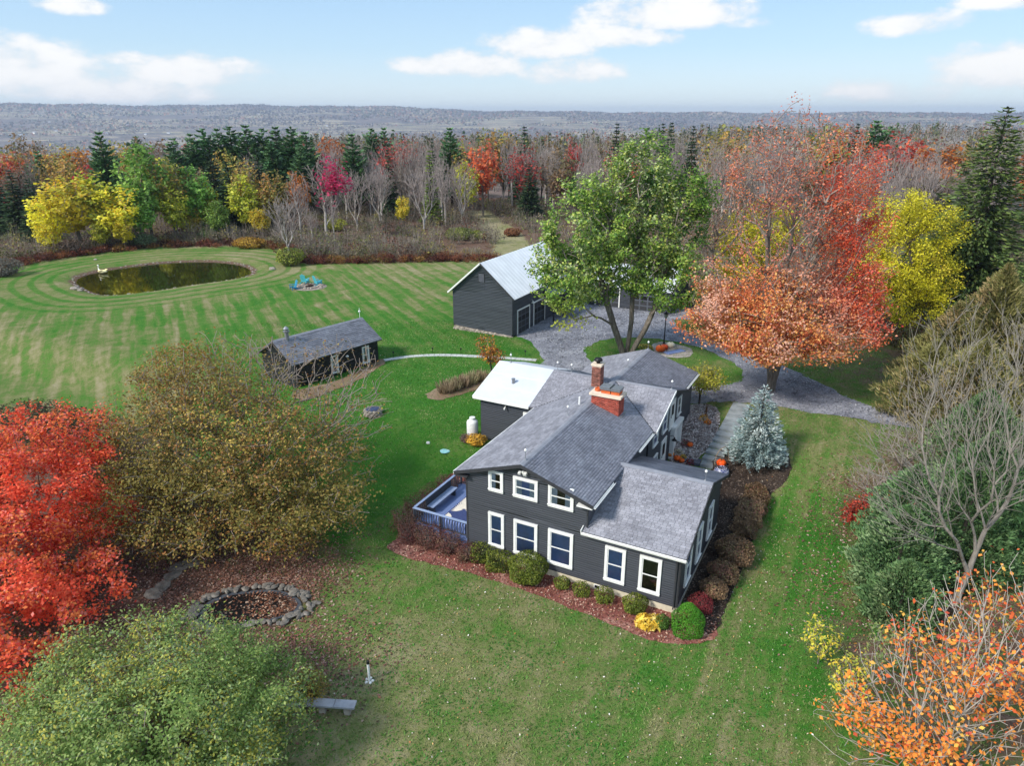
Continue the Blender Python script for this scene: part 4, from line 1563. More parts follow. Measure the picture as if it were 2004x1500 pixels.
# long garage wing behind the maple
GW, GD, GE, GR = 9.6, 7.0, 2.45, 4.3
gx0 = V3(BARNP[0], BARNP[1]) + np.array([math.cos(bang), math.sin(bang)]) * 1.6 + np.array([-math.sin(bang), math.cos(bang)]) * 15.5
gar = thing('garage', 'low charcoal garage wing with white roof half hidden behind the green maple', 'garage', (gx0[0], gx0[1], bz), bang)
wall(gar, (0, 0, 0), X_, (0, -1, 0), [(0, .1), (GW, .1), (GW, GE), (0, GE)], course=.15, board=BSID)
gsl = (GR - GE) / (GD / 2 + .3)
gt_ = lambda y: GR - gsl * abs(y - GD / 2) - .11
for x, nx_ in ((0, (-1, 0, 0)), (GW, X_)):
    wall(gar, (x, 0, 0), Y_, nx_, [(.001, .1), (GD, .1), (GD, gt_(GD)), (GD / 2, gt_(GD / 2)), (.001, gt_(0))], course=.15, board=BSID)
for sy, y0 in ((1, -.3), (-1, GD + .3)):
    roof(gar, (0, y0, GE), X_, (0, sy, gsl), [(-.3, 0), (GW + .3, 0), (GW + .3, (GD / 2 + .3) * math.hypot(1, gsl)), (-.3, (GD / 2 + .3) * math.hypot(1, gsl))], shingle=False, skin=WHITEROOF, thick=.1)
for x in (1.0, 5.2):
    garage_door(gar, (x, 0, .05), X_, (0, -1, 0), 2.7, 2.25)

# cabin
CP = at(741, 708)
cz = gz(*CP)
_e = at(590, 757)
cang = math.atan2(CP[1] - _e[1], CP[0] - _e[0])
CLN = 8.4
cab = thing('cabin', 'small dark log cabin with a grey shingle roof and two white windows', 'cabin', (CP[0], CP[1], cz), cang)
CD, CE, CR = 4.4, 2.05, 3.55
csl = (CR - CE) / (CD / 2 + .3)
ct = lambda y: CR - csl * abs(y - CD / 2) - .11
LOG = mat('dark_logs', lin(56, 58, 62), .85, .15, 1.5, .3, 20, col2=lin(46, 48, 52), island=.14, stretch=(.4, .4, 5))
wall(cab, (0, 0, 0), X_, (0, -1, 0), [(-CLN, .05), (0, .05), (0, ct(0)), (-CLN, ct(0))], course=.17, board=LOG)
wall(cab, (0, 0, 0), Y_, X_, [(.001, .05), (CD, .05), (CD, ct(CD)), (CD / 2, ct(CD / 2)), (.001, ct(0))], course=.17, board=LOG)
wall(cab, (-CLN, 0, 0), Y_, (-1, 0, 0), [(.001, .05), (CD, .05), (CD, ct(CD)), (CD / 2, ct(CD / 2)), (.001, ct(0))], course=.17, board=LOG)
wall(cab, (0, CD, 0), X_, Y_, [(-CLN, .05), (0, .05), (0, ct(CD)), (-CLN, ct(CD))], course=.17, board=LOG)
for sy, y0 in ((1, -.32), (-1, CD + .32)):
    roof(cab, (0, y0, CE - .02), X_, (0, sy, csl), [(-CLN - .3, 0), (.3, 0), (.3, (CD / 2 + .32) * math.hypot(1, csl)), (-CLN - .3, (CD / 2 + .32) * math.hypot(1, csl))], thick=.1, seed=21 + sy, tab=.4, row=.2)
mb = MB()
for sg in (-1, 1):
    p = [V3(-CLN - .3, CD / 2, CR + .02), V3(.3, CD / 2, CR + .02), V3(.3, CD / 2 + sg * .16, CR + .02 - .16 * csl), V3(-CLN - .3, CD / 2 + sg * .16, CR + .02 - .16 * csl)]
    mb.prism(p, (0, 0, -.02))
mb.build('ridge_cap', CAPM, cab)
window(cab, (-1.75, -.001, .22), X_, (0, -1, 0), .72, 1.55, 'dark', trim=.09, curtains=2)
window(cab, (-5.0, -.001, .22), X_, (0, -1, 0), .72, 1.55, 'dark', trim=.09, curtains=2)
mb = MB()
mb.lathe((-3.35, -.07, 1.25), [(.02, 0), (.13, .08), (.15, .14), (.05, .22)], 10)
mb.build('wall_lamp', WHITE, cab)
mb = MB()
mb.lathe((-CLN + .9, CD / 2 - .25, 2.9), [(.16, 0), (.16, 1.15), (.26, 1.16), (.26, 1.24), (.14, 1.25), (.14, 1.4), (.24, 1.42), (.05, 1.6)], 10)
mb.build('stove_pipe', METAL, cab)
mb = MB()
mb.tube([(.05, CD / 2, CR), (.05, CD / 2, CR + .9)], .02, 5)
mb.lathe((.05, CD / 2, CR + .5), [(.02, 0), (.1, .06), (.1, .14), (.02, .2)], 10)
mb.build('lightning_rod', WHITE, cab)
mb = MB()
mb.box(.03, .12, .4, .75, .55, 1.0)
mb.build('meter_box', METAL, cab)

# ================================================================== DECK AND ITS FURNITURE
DECKM = mat('blue_grey_deck', lin(122, 140, 184), .6, .12, 2.0, .15, 20, col2=lin(98, 116, 162), island=.10)
RAILM = mat('deck_rail', lin(150, 166, 196), .55, .08, 3)
RAILD = mat('deck_rail_dark', lin(74, 78, 88), .7, .1, 3)
DZ = .68
deck = thing('deck', 'blue grey raised deck with railings on the left end of the house', 'deck', (HC[0], HC[1], 0), -HAZ)
D0, D1, DV0, DV1 = -14.95, -11.42, .12, 5.2
mb = MB()
mb.box(D0 + .02, D1 - .02, DV0 + .02, DV1 - .02, DZ - .25, DZ - .03)
fr_ = mb.build('deck_frame', RAILD, deck)
me0 = None
nb = int((DV1 - DV0) / .145)
for k in range(nb):
    v = DV0 + k * .145
    if me0 is None:
        mb = MB()
        mb.box(D0, D1, 0, .138, -.03, 0)
        o = mb.build('deck_board', DECKM, deck, loc=(0, v, DZ))
        me0 = o.data
    else:
        o = link(bpy.data.objects.new('deck_board', me0), deck)
        o.location = (0, v, DZ)
posts = [(D0 + .05, DV0 + .05), (-13.2, DV0 + .05), (D1 - .06, DV0 + .05), (D0 + .05, 1.8), (D0 + .05, 3.5), (D0 + .05, DV1 - .05)]
for (u, v) in posts:
    mb = MB()
    mb.box(u - .05, u + .05, v - .05, v + .05, -.3, DZ + .88)
    mb.build('post', RAILD, deck)
rails = [((D0, DV0 + .05), (D1, DV0 + .05)), ((D0 + .05, DV0 + .16), (D0 + .05, DV1)), ((D0 + .16, DV1 - .05), (-12.9, DV1 - .05))]
bal = None
for (a, b) in rails:
    a, b = V3(*a, 0), V3(*b, 0)
    L = np.linalg.norm(b - a)
    d = (b - a) / L
    mb = MB()
    mb.bar(a + (0, 0, DZ + .90), b + (0, 0, DZ + .90), .15, .04)
    mb.build('rail', RAILM, deck)
    mb = MB()
    mb.bar(a + (0, 0, DZ + .12), b + (0, 0, DZ + .12), .05, .07)
    mb.build('rail', RAILD, deck)
    for k in range(1, int(L / .17)):
        p = a + d * k * .17
        if bal is None:
            mb = MB()
            mb.box(-.019, .019, -.019, .019, 0, .72)
            o = mb.build('baluster', RAILD, deck, loc=(p[0], p[1], DZ + .158))
            bal = o.data
        else:
            o = link(bpy.data.objects.new('baluster', bal), deck)
            o.location = (p[0], p[1], DZ + .158)
for k in range(22):
    u = D0 + .02 + k * .161
    mb = MB()
    mb.box(u, u + .15, DV0 - .022, DV0 + .018, -.05, DZ - .035)
    mb.build('skirt_board', DECKM, deck)
bench = thing('deck_bench', 'long grey built bench along the left deck railing', 'bench', (HC[0] + HU[0] * -14.6 + HV[0] * 2.6, HC[1] + HU[1] * -14.6 + HV[1] * 2.6, DZ), -HAZ)
mb = MB()
mb.box(-.22, .22, -1.3, 1.3, .40, .45)
mb.build('seat', RAILM, bench)
mb = MB()
mb.box(-.27, -.22, -1.3, 1.3, .46, .84)
mb.build('backrest', RAILD, bench)
for y in (-1.1, 1.1):
    mb = MB()
    mb.box(-.18, .18, y - .05, y + .05, 0, .399)
    mb.build('leg', RAILD, bench)
# palm leaf rug
rug = thing('rug', 'dark blue deck rug printed with cream palm leaves', 'rug', (HC[0] + HU[0] * -12.65 + HV[0] * 2.3, HC[1] + HU[1] * -12.65 + HV[1] * 2.3, DZ + .002), -HAZ)
mb = MB()
mb.box(-1.15, 1.2, -1.5, 1.9, 0, .014)
mb.build('carpet', mat('rug_blue', lin(64, 76, 120), .95, .1, 8, .2), rug)
mb = MB()
rng = random.Random(5)
for (cx, cy, rad, a0) in ((.4, -.2, 1.15, 1.2), (-.45, .2, .95, 2.4), (.55, 1.0, 1.1, .6), (-.5, 1.3, .95, 3.4), (.5, -1.0, .9, 5.0), (-.6, -.8, .85, 4.0)):
    for k in range(15):
        a = a0 + (k - 7) * .2
        r1 = rad * (1.05 - abs(k - 7) * .035)
        w = .075
        p0 = V3(cx, cy, 0)
        d = V3(math.cos(a), math.sin(a), 0)
        s = V3(-math.sin(a), math.cos(a), 0) * w
        q = [p0 + d * .08, p0 + d * r1 * .55 + s, p0 + d * r1, p0 + d * r1 * .55 - s]
        q = [(max(-1.13, min(1.18, p[0])), max(-1.48, min(1.88, p[1])), .0155 + .0004 * k) for p in q]
        mb.quad(*q)
o = mb.build('palm_print', mat('rug_cream', lin(232, 222, 206), .95, .05, 8), rug)
o['kind'] = 'stuff'
# covered sofa
sofa = thing('covered_sofa', 'low outdoor sofa under a blue fitted cover by the front deck railing', 'sofa', (HC[0] + HU[0] * -12.7 + HV[0] * .62, HC[1] + HU[1] * -12.7 + HV[1] * .62, DZ), -HAZ)
mb = MB()
V, F = [], []
rng = random.Random(8)
prof = [(-.36, 0), (-.38, .34), (-.34, .62), (-.18, .66), (-.1, .44), (.28, .40), (.36, .34), (.38, 0)]
N = 22
for i in range(N + 1):
    x = -1.05 + 2.1 * i / N
    e = .10 if (i < 2 or i > N - 2) else 0
    for (y, z) in prof:
        V.append((x, y * (1 - (.06 if i in (0, N) else 0)) + rng.uniform(-.02, .02), max(0, z + e * (1 if z > .3 else 0) + rng.uniform(-.02, .02))))
n = len(prof)
for i in range(N):
    for j in range(n - 1):
        F.append((i * n + j, i * n + j + 1, (i + 1) * n + j + 1, (i + 1) * n + j))
F += [tuple(range(n)), tuple(N * n + j for j in range(n))[::-1]]
mb.add(V, F)
mb.build('cover', mat('blue_cover', lin(122, 142, 196), .7, .15, 3, .6, 8), sofa, smooth=True)
for sx in (-.85, .85):
    mb = MB()
    mb.box(sx - .03, sx + .03, -.2, -.14, 0, .1)
    mb.build('leg', BLACK, sofa)

# ================================================================== YARD OBJECTS
def hpos(u, v):
    x, y = HC + HU * u + HV * v
    return float(x), float(y)


x, y = at(925, 856)
tank = thing('propane_tank', 'white upright propane tank at the corner of the rear wing', 'gas tank', (x, y, gz(x, y)))
mb = MB()
mb.lathe((0, 0, .1), [(.2, 0), (.36, .08), (.38, .2), (.38, 1.0), (.35, 1.1), (.2, 1.2), (.1, 1.24)], 18)
mb.build('cylinder', WHITE, tank, smooth=True)
mb = MB()
mb.lathe((0, 0, 1.25), [(.19, -.05), (.2, .2), (.18, .2)], 14)
mb.build('collar', WHITE, tank)
mb = MB()
mb.lathe((0, 0, 0), [(.3, 0), (.3, .17), (.27, .17)], 14)
mb.build('foot_ring', METAL, tank)

# stone ring with a dark lid on the side lawn
x, y = at(730, 812)
ring = thing('fire_ring', 'round stone fire ring with a dark metal lid on the side lawn', 'fire pit', (x, y, gz(x, y)))
rng = random.Random(3)
for lvl in range(3):
    for k in range(11):
        a = 2 * math.pi * (k + lvl * .5) / 11
        mb = MB()
        mb.stone((.52 * math.cos(a), .52 * math.sin(a), .08 + lvl * .15), .17, .15, .085, rng)
        mb.build('stone', ROCK, ring)
mb = MB()
mb.lathe((0, 0, .44), [(.5, 0), (.5, .03), (.3, .09), (.04, .12)], 18)
mb.lathe((0, 0, .56), [(.03, 0), (.03, .05)], 8)
mb.build('lid', mat('lid_blue', lin(66, 76, 104), .4, .1, 4, metal=.3), ring, smooth=False)

x, y = at(871, 884)
lid = thing('septic_cover', 'pale turquoise round cover lying flat in the side lawn', 'cover', (x, y, gz(x, y)))
mb = MB()
mb.lathe((0, 0, 0), [(.33, 0), (.33, .05), (.28, .07), (.0, .075)], 18)
mb.build('cover_plate', mat('turquoise_plastic', lin(150, 206, 206), .5, .05, 5), lid)
mb = MB()
for a in (0, math.pi):
    mb.box(math.cos(a) * .18 - .05, math.cos(a) * .18 + .05, -.02, .02, .072, .095)
mb.build('handle', WHITE, lid)
x, y = at(838, 868)
o = MB().stone((0, 0, .05), .16, .11, .07, random.Random(1)).build('pale_rock', mat('white_rock', lin(225, 225, 222), .8), loc=(x, y, gz(x, y)))
tag(o, 'small white rock on the side lawn by the turquoise cover', 'rock')

# path from cabin to drive, edged with lights
pp = smooth_line([at(*p) for p in [(752, 706), (800, 699), (850, 696), (905, 697), (960, 700), (1010, 703), (1050, 706)]], 5)
PAV = mat('pale_paver', lin(188, 190, 186), .9, .12, 2.0, .2, island=.12)
walk = thing('paver_path', 'thin pale paver path from the cabin to the gravel drive', 'path', (0, 0, 0))
acc = 0
L = 0
for a, b in zip(pp[:-1], pp[1:]):
    d = np.linalg.norm(b - a)
    nseg = max(1, int(d / .62))
    for k in range(nseg):
        p0, p1 = a + (b - a) * (k / nseg), a + (b - a) * ((k + .95) / nseg)
        c = (p0 + p1) / 2
        dd = (p1 - p0) / 2
        n = np.array([-dd[1], dd[0]]) / np.linalg.norm(dd) * .27
        mb = MB()
        mb.obox((c[0], c[1], gz(*c) + .02), (dd[0], dd[1], 0), (n[0], n[1], 0), (0, 0, .035))
        mb.build('paver', PAV, walk)
pl = None
for px, py in ((770, 699), (847, 691), (902, 692), (961, 693), (1028, 697)):
    x, y = at(px, py)
    if pl is None:
        pl = thing('path_light', 'small black stake light nearest the cabin on the paver path', 'garden light', (x, y, gz(x, y)), group='stake lights along the paver path')
        mb = MB()
        mb.tube([(0, 0, 0), (0, 0, .36)], .018, 6)
        mb.build('stake', BLACK, pl)
        mb = MB()
        mb.lathe((0, 0, .36), [(.05, 0), (.07, .1), (.1, .11), (.03, .16)], 10)
        mb.build('lantern', BLACK, pl)
    else:
        dup(pl, (x, y, gz(x, y)), label='small black stake light, %s from the cabin on the paver path' % {847: 'second', 902: 'third', 961: 'fourth', 1028: 'fifth'}[px])

# front walk of flagstones climbing to the drive
FLAG = mat('bluestone', lin(142, 148, 150), .85, .15, 1.5, .25, island=.14)
fw = thing('front_walk', 'bluestone steps climbing beside the blue spruce to the drive', 'path', (0, 0, 0))
wc = smooth_line([at(*p) for p in [(1392, 905), (1405, 880), (1418, 858), (1430, 836), (1442, 812), (1452, 792)]], 1)
tot_ = 0
for a, b in zip(wc[:-1], wc[1:]):
    d = np.linalg.norm(b - a)
    nseg = max(1, round(d / .72))
    for k in range(nseg):
        p0, p1 = a + (b - a) * (k / nseg), a + (b - a) * ((k + .93) / nseg)
        c = (p0 + p1) / 2
        dd = (p1 - p0) / 2
        n = np.array([-dd[1], dd[0]]) / np.linalg.norm(dd) * .62
        mb = MB()
        mb.obox((c[0], c[1], gz(*c) + .0), (dd[0], dd[1], 0), (n[0], n[1], 0), (0, 0, .10))
        mb.build('step', FLAG, fw)
pat = thing('patio', 'flagstone landing at the front door', 'patio', (HC[0], HC[1], 0), -HAZ)
rng = random.Random(2)
for i in range(4):
    for j in range(5):
        u0, v0 = -4.1 + i * .86, 10.9 + j * .82
        cx, cy = hpos(u0 + .42, v0 + .4)
        zz = gz(cx, cy) + .1
        mb = MB()
        g = rng.uniform(.02, .04)
        mb.box(u0 + g, u0 + .86 - g, v0 + g, v0 + .82 - g, zz - .3, zz + rng.uniform(0, .012))
        mb.build('flagstone', FLAG if (i > 1 or j < 2) else mat('dark_slate', lin(92, 96, 108), .8, .12, 2, .2), pat)

# pumpkins, mums, urn
PUMP = mat('pumpkin_orange', lin(224, 98, 30), .55, .12, 4)
PALEP = mat('pumpkin_white', lin(232, 222, 196), .55, .06, 4)
BURG = mat('burgundy_mum', lin(146, 30, 26), .9, .3, 30, .8, 40)
STEM = mat('pumpkin_stem', lin(98, 96, 54), .8, .1, 6)


def pumpkin(px, py, r, label, material=PUMP, dz=0.0, z=None):
    if z is None:
        x, y = at(px, py, dz=dz)
        zz = gz(x, y) + dz
    else:
        x, y = at(px, py, z=z)
        zz = z
    t_ = thing('pumpkin', label, 'pumpkin', (x, y, zz), random.random() * 6)
    mb = MB()
    mb.lathe((0, 0, 0), [(r * .55, .0), (r * .9, r * .25), (r, r * .65), (r * .92, r * 1.05), (r * .6, r * 1.32), (r * .15, r * 1.28)], 24, rib=.07, ribn=8)
    mb.build('rind', material, t_, smooth=True)
    mb = MB()
    mb.tube([(0, 0, r * 1.25), (.01, 0, r * 1.5), (.03, .01, r * 1.65)], [r * .13, r * .09, r * .08], 6)
    mb.build('stem', STEM, t_)
    return t_


pumpkin(1312, 893, .24, 'pale orange pumpkin by the white door post', mat('pumpkin_pale_orange', lin(222, 140, 76), .6), dz=.1)
pumpkin(1325, 901, .22, 'deep orange pumpkin at the edge of the landing', dz=.1)
pumpkin(1334, 905, .18, 'orange pumpkin under the yellow mum on the landing', dz=.1)
pumpkin(1308, 915, .2, 'orange pumpkin half hidden behind the addition roof ridge', dz=.1)
pumpkin(1350, 874, .2, 'orange pumpkin beside the dark red mum on the pebbles')


def tuft(name, label, cat, px, py, r, h, cols, n=260, size=.07, z=None, group=None):
    x, y = at(px, py)
    t_ = thing(name, label, cat, (x, y, gz(x, y)), group=group)
    g = np.random.default_rng(abs(hash((px, py))) % 9999 if False else int(px * 7 + py))
    d = g.normal(0, 1, (n, 3))
    d /= np.linalg.norm(d, axis=1)[:, None]
    d[:, 2] = np.abs(d[:, 2])
    P = d * np.array([r, r, h]) * g.uniform(.75, 1.0, (n, 1))
    c = np.array(cols)[g.integers(0, len(cols), n)]
    V, F, C = leaf_quads(P, size, g, c)
    npobj('foliage', V, F, leaf_mat('mum_leaf', .2), t_, col=C)
    mb = MB()
    for k in range(6):
        a = k * 1.05
        mb.tube([(0, 0, 0), (r * .6 * math.cos(a), r * .6 * math.sin(a), h * .8)], .012, 4)
    mb.build('stem', STEM, t_)
    return t_


def leaf_quads(P, size, g, colors, up=.35, aspect=.62, out=None):
    """rhombic leaves at points P"""
    n = len(P)
    nr = g.normal(0, 1, (n, 3))
    nr[:, 2] = np.abs(nr[:, 2]) + up
    if out is not None:
        nr += out
    nr /= np.linalg.norm(nr, axis=1)[:, None]
    t_ = g.normal(0, 1, (n, 3))
    t_ -= nr * np.sum(t_ * nr, 1)[:, None]
    t_ /= np.linalg.norm(t_, axis=1)[:, None] + 1e-9
    s_ = np.cross(nr, t_)
    L = (np.asarray(size) * g.uniform(.65, 1.3, n))[:, None] * .5
    W = L * aspect
    V = np.empty((n, 4, 3))
    V[:, 0] = P - t_ * L
    V[:, 1] = P + s_ * W + nr * W * .25
    V[:, 2] = P + t_ * L
    V[:, 3] = P - s_ * W + nr * W * .25
    F = np.arange(4 * n).reshape(n, 4)
    C = np.repeat(np.asarray(colors), 4, 0)
    return V.reshape(-1, 3), F, C


tuft('mum', 'dark red potted mum on the pebbles near the front door', 'flower', 1342, 872, .36, .42, [lin(122, 26, 22), lin(150, 40, 26), lin(90, 22, 20)])
tuft('mum', 'dark red potted mum on the right of the landing', 'flower', 1350, 909, .36, .38, [lin(140, 26, 24), lin(170, 34, 26), lin(110, 22, 20)])
tuft('mum', 'white potted mum at the left of the landing', 'flower', 1328, 890, .34, .4, [lin(232, 226, 210), lin(214, 206, 184), lin(190, 188, 150)])
tuft('mum', 'yellow potted mum between the pumpkins on the landing', 'flower', 1337, 899, .24, .34, [lin(240, 216, 70), lin(220, 190, 50), lin(190, 190, 70)])
tuft('celosia', 'bright yellow flower clump with a red plume on the pebbles', 'flower', 1377, 824, .36, .5, [lin(246, 206, 40), lin(236, 184, 34), lin(222, 170, 50)])
tuft('celosia', 'orange flower clump beside the yellow one on the pebbles', 'flower', 1385, 830, .28, .36, [lin(226, 92, 34), lin(206, 70, 36), lin(236, 120, 44)])
tuft('celosia', 'tall dark red plume rising behind the yellow flowers', 'flower', 1381, 818, .09, 1.15, [lin(140, 26, 24), lin(110, 22, 22)], n=120)

# wicker trug with a pumpkin and a blue and white urn by the walk
x, y = at(1411, 922)
bas = thing('twig_basket', 'dark twig basket with a tall bent handle beside the walk', 'basket', (x, y, gz(x, y)), .5)
mb = MB()
TW = mat('dark_twig', lin(70, 58, 52), .9, .2, 8)
for k in range(16):
    a = 2 * math.pi * k / 16
    mb.tube([(.42 * math.cos(a), .42 * math.sin(a), .02), (.5 * math.cos(a), .5 * math.sin(a), .3), (.58 * math.cos(a + .1), .58 * math.sin(a + .1), .62)], .022, 4)
for z, r in ((.08, .44), (.2, .47), (.32, .51), (.45, .54), (.58, .57)):
    mb.tube([(r * math.cos(2 * math.pi * k / 20), r * math.sin(2 * math.pi * k / 20), z) for k in range(21)], .024, 4)
mb.lathe((0, 0, 0), [(.42, 0), (.42, .04)], 16)
mb.build('weave', TW, bas)
mb = MB()
mb.tube([(.6 * math.cos(a), .05 * math.sin(a * 3), .55 + 1.15 * math.sin(a)) for a in np.linspace(0, math.pi, 13)], .026, 5)
mb.build('handle', mat('pale_twig', lin(150, 132, 112), .9), bas)
pk = pumpkin(1408, 900, .3, 'bright orange pumpkin sitting in the dark twig basket', mat('pumpkin_bright', lin(236, 88, 24), .5))
pk.location = (x, y + .12, gz(x, y) + .3)
x, y = at(1411, 932)
urn = thing('planter', 'rounded blue and white patterned planter in front of the twig basket', 'planter', (x, y, gz(x, y)))
m = bpy.data.materials.new('blue_white_glaze')
m.use_nodes = True
t = NT(m.node_tree)
b = t.n['Principled BSDF']
b.inputs['Roughness'].default_value = .3
tc = t.new('ShaderNodeTexCoord')
vo = t.new('ShaderNodeTexVoronoi')
vo.feature = 'DISTANCE_TO_EDGE'
vo.inputs['Scale'].default_value = 7
t.link(tc.outputs['Object'], vo.inputs['Vector'])
t.link(t.mix(t.smooth(vo.outputs['Distance'], .03, .09), lin(214, 216, 226), lin(58, 66, 116)), b.inputs['Base Color'])
mb = MB()
mb.lathe((0, 0, 0), [(.26, 0), (.42, .12), (.48, .3), (.42, .5), (.3, .56), (.32, .6), (.26, .6), (.22, .45)], 22)
mb.build('bowl', m, urn, smooth=True)

# lamp post on the island
x, y = at(1299, 676)
lp = thing('lamp_post', 'black lamp post standing in the stone bed on the drive island', 'lamp post', (x, y, gz(x, y)))
mb = MB()
mb.tube([(0, 0, 0), (0, 0, 2.6)], [.06, .045], 8)
mb.lathe((0, 0, 0), [(.12, 0), (.1, .25), (.06, .32)], 10)
mb.build('pole', BLACK, lp)
mb = MB()
mb.lathe((0, 0, 2.6), [(.05, 0), (.15, .08), (.19, .4), (.05, .42)], 6)
mb.build('lantern', mat('lantern_glass', lin(150, 150, 140), .2), lp)
mb = MB()
mb.lathe((0, 0, 3.02), [(.23, 0), (.1, .14), (.02, .24)], 6)
mb.build('lantern_cap', BLACK, lp)
pumpkin(1292, 688, .42, 'large orange pumpkin at the foot of the lamp post')
pumpkin(1300, 684, .34, 'second orange pumpkin right of the lamp post foot', mat('pumpkin_deep', lin(206, 78, 34), .55))
pumpkin(1312, 680, .36, 'pale cream pumpkin farthest right by the lamp post', PALEP)
tuft('mum', 'low yellow flower clump behind the house ridge on the island', 'flower', 1262, 682, .8, .4, [lin(216, 196, 90), lin(190, 160, 70), lin(150, 110, 60)], n=300, size=.14)
x, y = at(1320, 690)
bt_ = thing('blue_board', 'flat blue grey board lying by the pumpkins on the island', 'board', (x, y, gz(x, y)), .5)
MB().box(-1.0, 1.0, -.35, .35, .03, .09).build('plank', DECKM, bt_)

# pond side: swan boat, rocks, chairs round a fire pit
x, y = at(200, 529)
sw = thing('swan_boat', 'pale yellow swan float resting on the pond edge', 'float', (x, y, pz + .05), 2.6)
sw.scale = (.8, .8, .72)
SWM = mat('swan_cream', lin(240, 226, 170), .5, .05, 4)
mb = MB()
mb.lathe((0, 0, 0), [(.3, 0), (.62, .12), (.7, .3), (.62, .46), (.4, .5), (.36, .3)], 16)
b_ = mb.build('hull', SWM, sw, smooth=True)
b_.scale = (1.45, .9, 1)
mb = MB()
mb.tube([(.75, 0, .3), (1.05, 0, .6), (1.08, 0, .95), (.92, 0, 1.2), (1.02, 0, 1.38), (1.2, 0, 1.34)], [.17, .13, .1, .1, .12, .08], 8)
nk = mb.build('neck', WHITE, sw, smooth=True)
mb = MB()
mb.tube([(1.2, 0, 1.34), (1.42, 0, 1.26)], [.07, .02], 6)
mb.build('beak', PUMP, sw)
for sy in (-1, 1):
    mb = MB()
    mb.tube([(.35, sy * .55, .35), (-.2, sy * .62, .52), (-.95, sy * .45, .72)], [.1, .2, .04], 7)
    mb.build('wing', SWM, sw, smooth=True)
for px, py, s, lb in ((146, 566, .55, 'grey boulder at the near left end of the pond'), (156, 568, .4, 'small pale boulder beside the grey one at the pond'), (533, 528, .55, 'flat pale rock on the lawn right of the pond'), (187, 509, .3, 'small pale rock on the far pond bank')):
    x, y = at(px, py)
    o = MB().stone((0, 0, s * .25), s, s * .75, s * .5, random.Random(px)).build('boulder', ROCK, loc=(x, y, gz(x, y)))
    tag(o, lb, 'rock')
TURQ = mat('turquoise_paint', lin(84, 186, 196), .5, .08, 4)


def adirondack(px, py, rz, label, paint=TURQ):
    x, y = at(px, py)
    c = thing('garden_chair', label, 'chair', (x, y, gz(x, y)), rz, 'chairs round the fire pit')
    for k in range(5):
        mb = MB()
        a = -.24 + k * .12
        h = 1.12 - abs(k - 2) * .08
        mb.obox((a, .34, .3 + h / 2 * .72), (.052, 0, 0), (0, .012, 0), (0, .13 * h, h / 2 * .78))
        mb.build('back_slat', paint, c)
    for k in range(5):
        mb = MB()
        y0 = -.3 + k * .125
        mb.obox((0, y0, .38 - k * .03), (.29, 0, 0), (0, .055, -.012), (0, 0, .012))
        mb.build('seat_slat', paint, c)
    for sx in (-1, 1):
        mb = MB()
        mb.box(sx * .37 - .07, sx * .37 + .07, -.36, .34, .56, .59)
        mb.build('armrest', paint, c)
        mb = MB()
        mb.box(sx * .34 - .02, sx * .34 + .02, -.34, -.24, 0, .56)
        mb.build('leg', paint, c)
        mb = MB()
        mb.bar((sx * .30, -.33, .33), (sx * .30, .62, .03), .04, .13)
        mb.build('leg', paint, c)
    return c


adirondack(597, 555, 2.9, 'turquoise slatted chair behind the fire pit on the left').scale = (1.15,) * 3
adirondack(622, 558, 2.4, 'turquoise slatted chair behind the fire pit on the right').scale = (1.15,) * 3
adirondack(575, 567, -.9, 'blue slatted chair at the near left of the fire pit', mat('blue_paint', lin(58, 142, 176), .5)).scale = (1.05,) * 3
x, y = at(606, 562)
fp = thing('fire_pit', 'low fieldstone fire pit ringed by chairs near the pond', 'fire pit', (x, y, gz(x, y)))
rng = random.Random(9)
for k in range(26):
    a = 2 * math.pi * k / 26
    mb = MB()
    r = rng.uniform(.85, 1.5)
    mb.stone((r * 1.25 * math.cos(a), r * math.sin(a), .1), rng.uniform(.18, .3), rng.uniform(.15, .25), .15, rng)
    mb.build('stone', ROCK, fp)
mb = MB()
mb.lathe((0, 0, .02), [(2.1, 0), (1.9, .03), (.1, .04)], 20)
mb.build('ash_bed', mat('ash', lin(150, 138, 126), .95, .25, 4), fp)
mb = MB()
for k in range(5):
    a = k * .7
    mb.tube([(-.5 * math.cos(a), -.5 * math.sin(a), .12 + .05 * k), (.5 * math.cos(a), .5 * math.sin(a), .2 + .05 * k)], .08, 6)
mb.build('log', mat('burnt_log', lin(80, 66, 58), .9, .3, 5), fp)

# ---------------- stone pond at the lower left
SP = loop_at([(372, 1216), (380, 1196), (400, 1176), (440, 1160), (490, 1154), (540, 1152), (580, 1160), (606, 1180), (596, 1200), (560, 1216), (505, 1226), (450, 1236), (400, 1240)], 5)
spc = np.array(SP).mean(0)
inner = [tuple(spc + (np.array(p) - spc) * .86) for p in SP]
gp = thing('garden_pond', 'small stone edged garden pond choked with fallen leaves', 'pond', (0, 0, 0))
PSTONE = mat('pond_flagstone', lin(122, 116, 108), .92, .3, 3, .5, island=.4)
BLK = mat('pond_liner', lin(24, 23, 24), .35, .2, 3)
mb = MB()
n = len(inner)
deep = [tuple(spc + (np.array(p) - spc) * .74) for p in SP]
mb.add([(p[0], p[1], .06) for p in inner] + [(p[0], p[1], .045) for p in deep], [(i, (i + 1) % n, n + (i + 1) % n, n + i) for i in range(n)])
mb.build('liner', mat('liner_grey', lin(70, 74, 80), .7, .2, 3), gp)
mb = MB()
mb.poly([(p[0], p[1], .05) for p in deep])
mb.build('water', BLK, gp)
rng = random.Random(12)
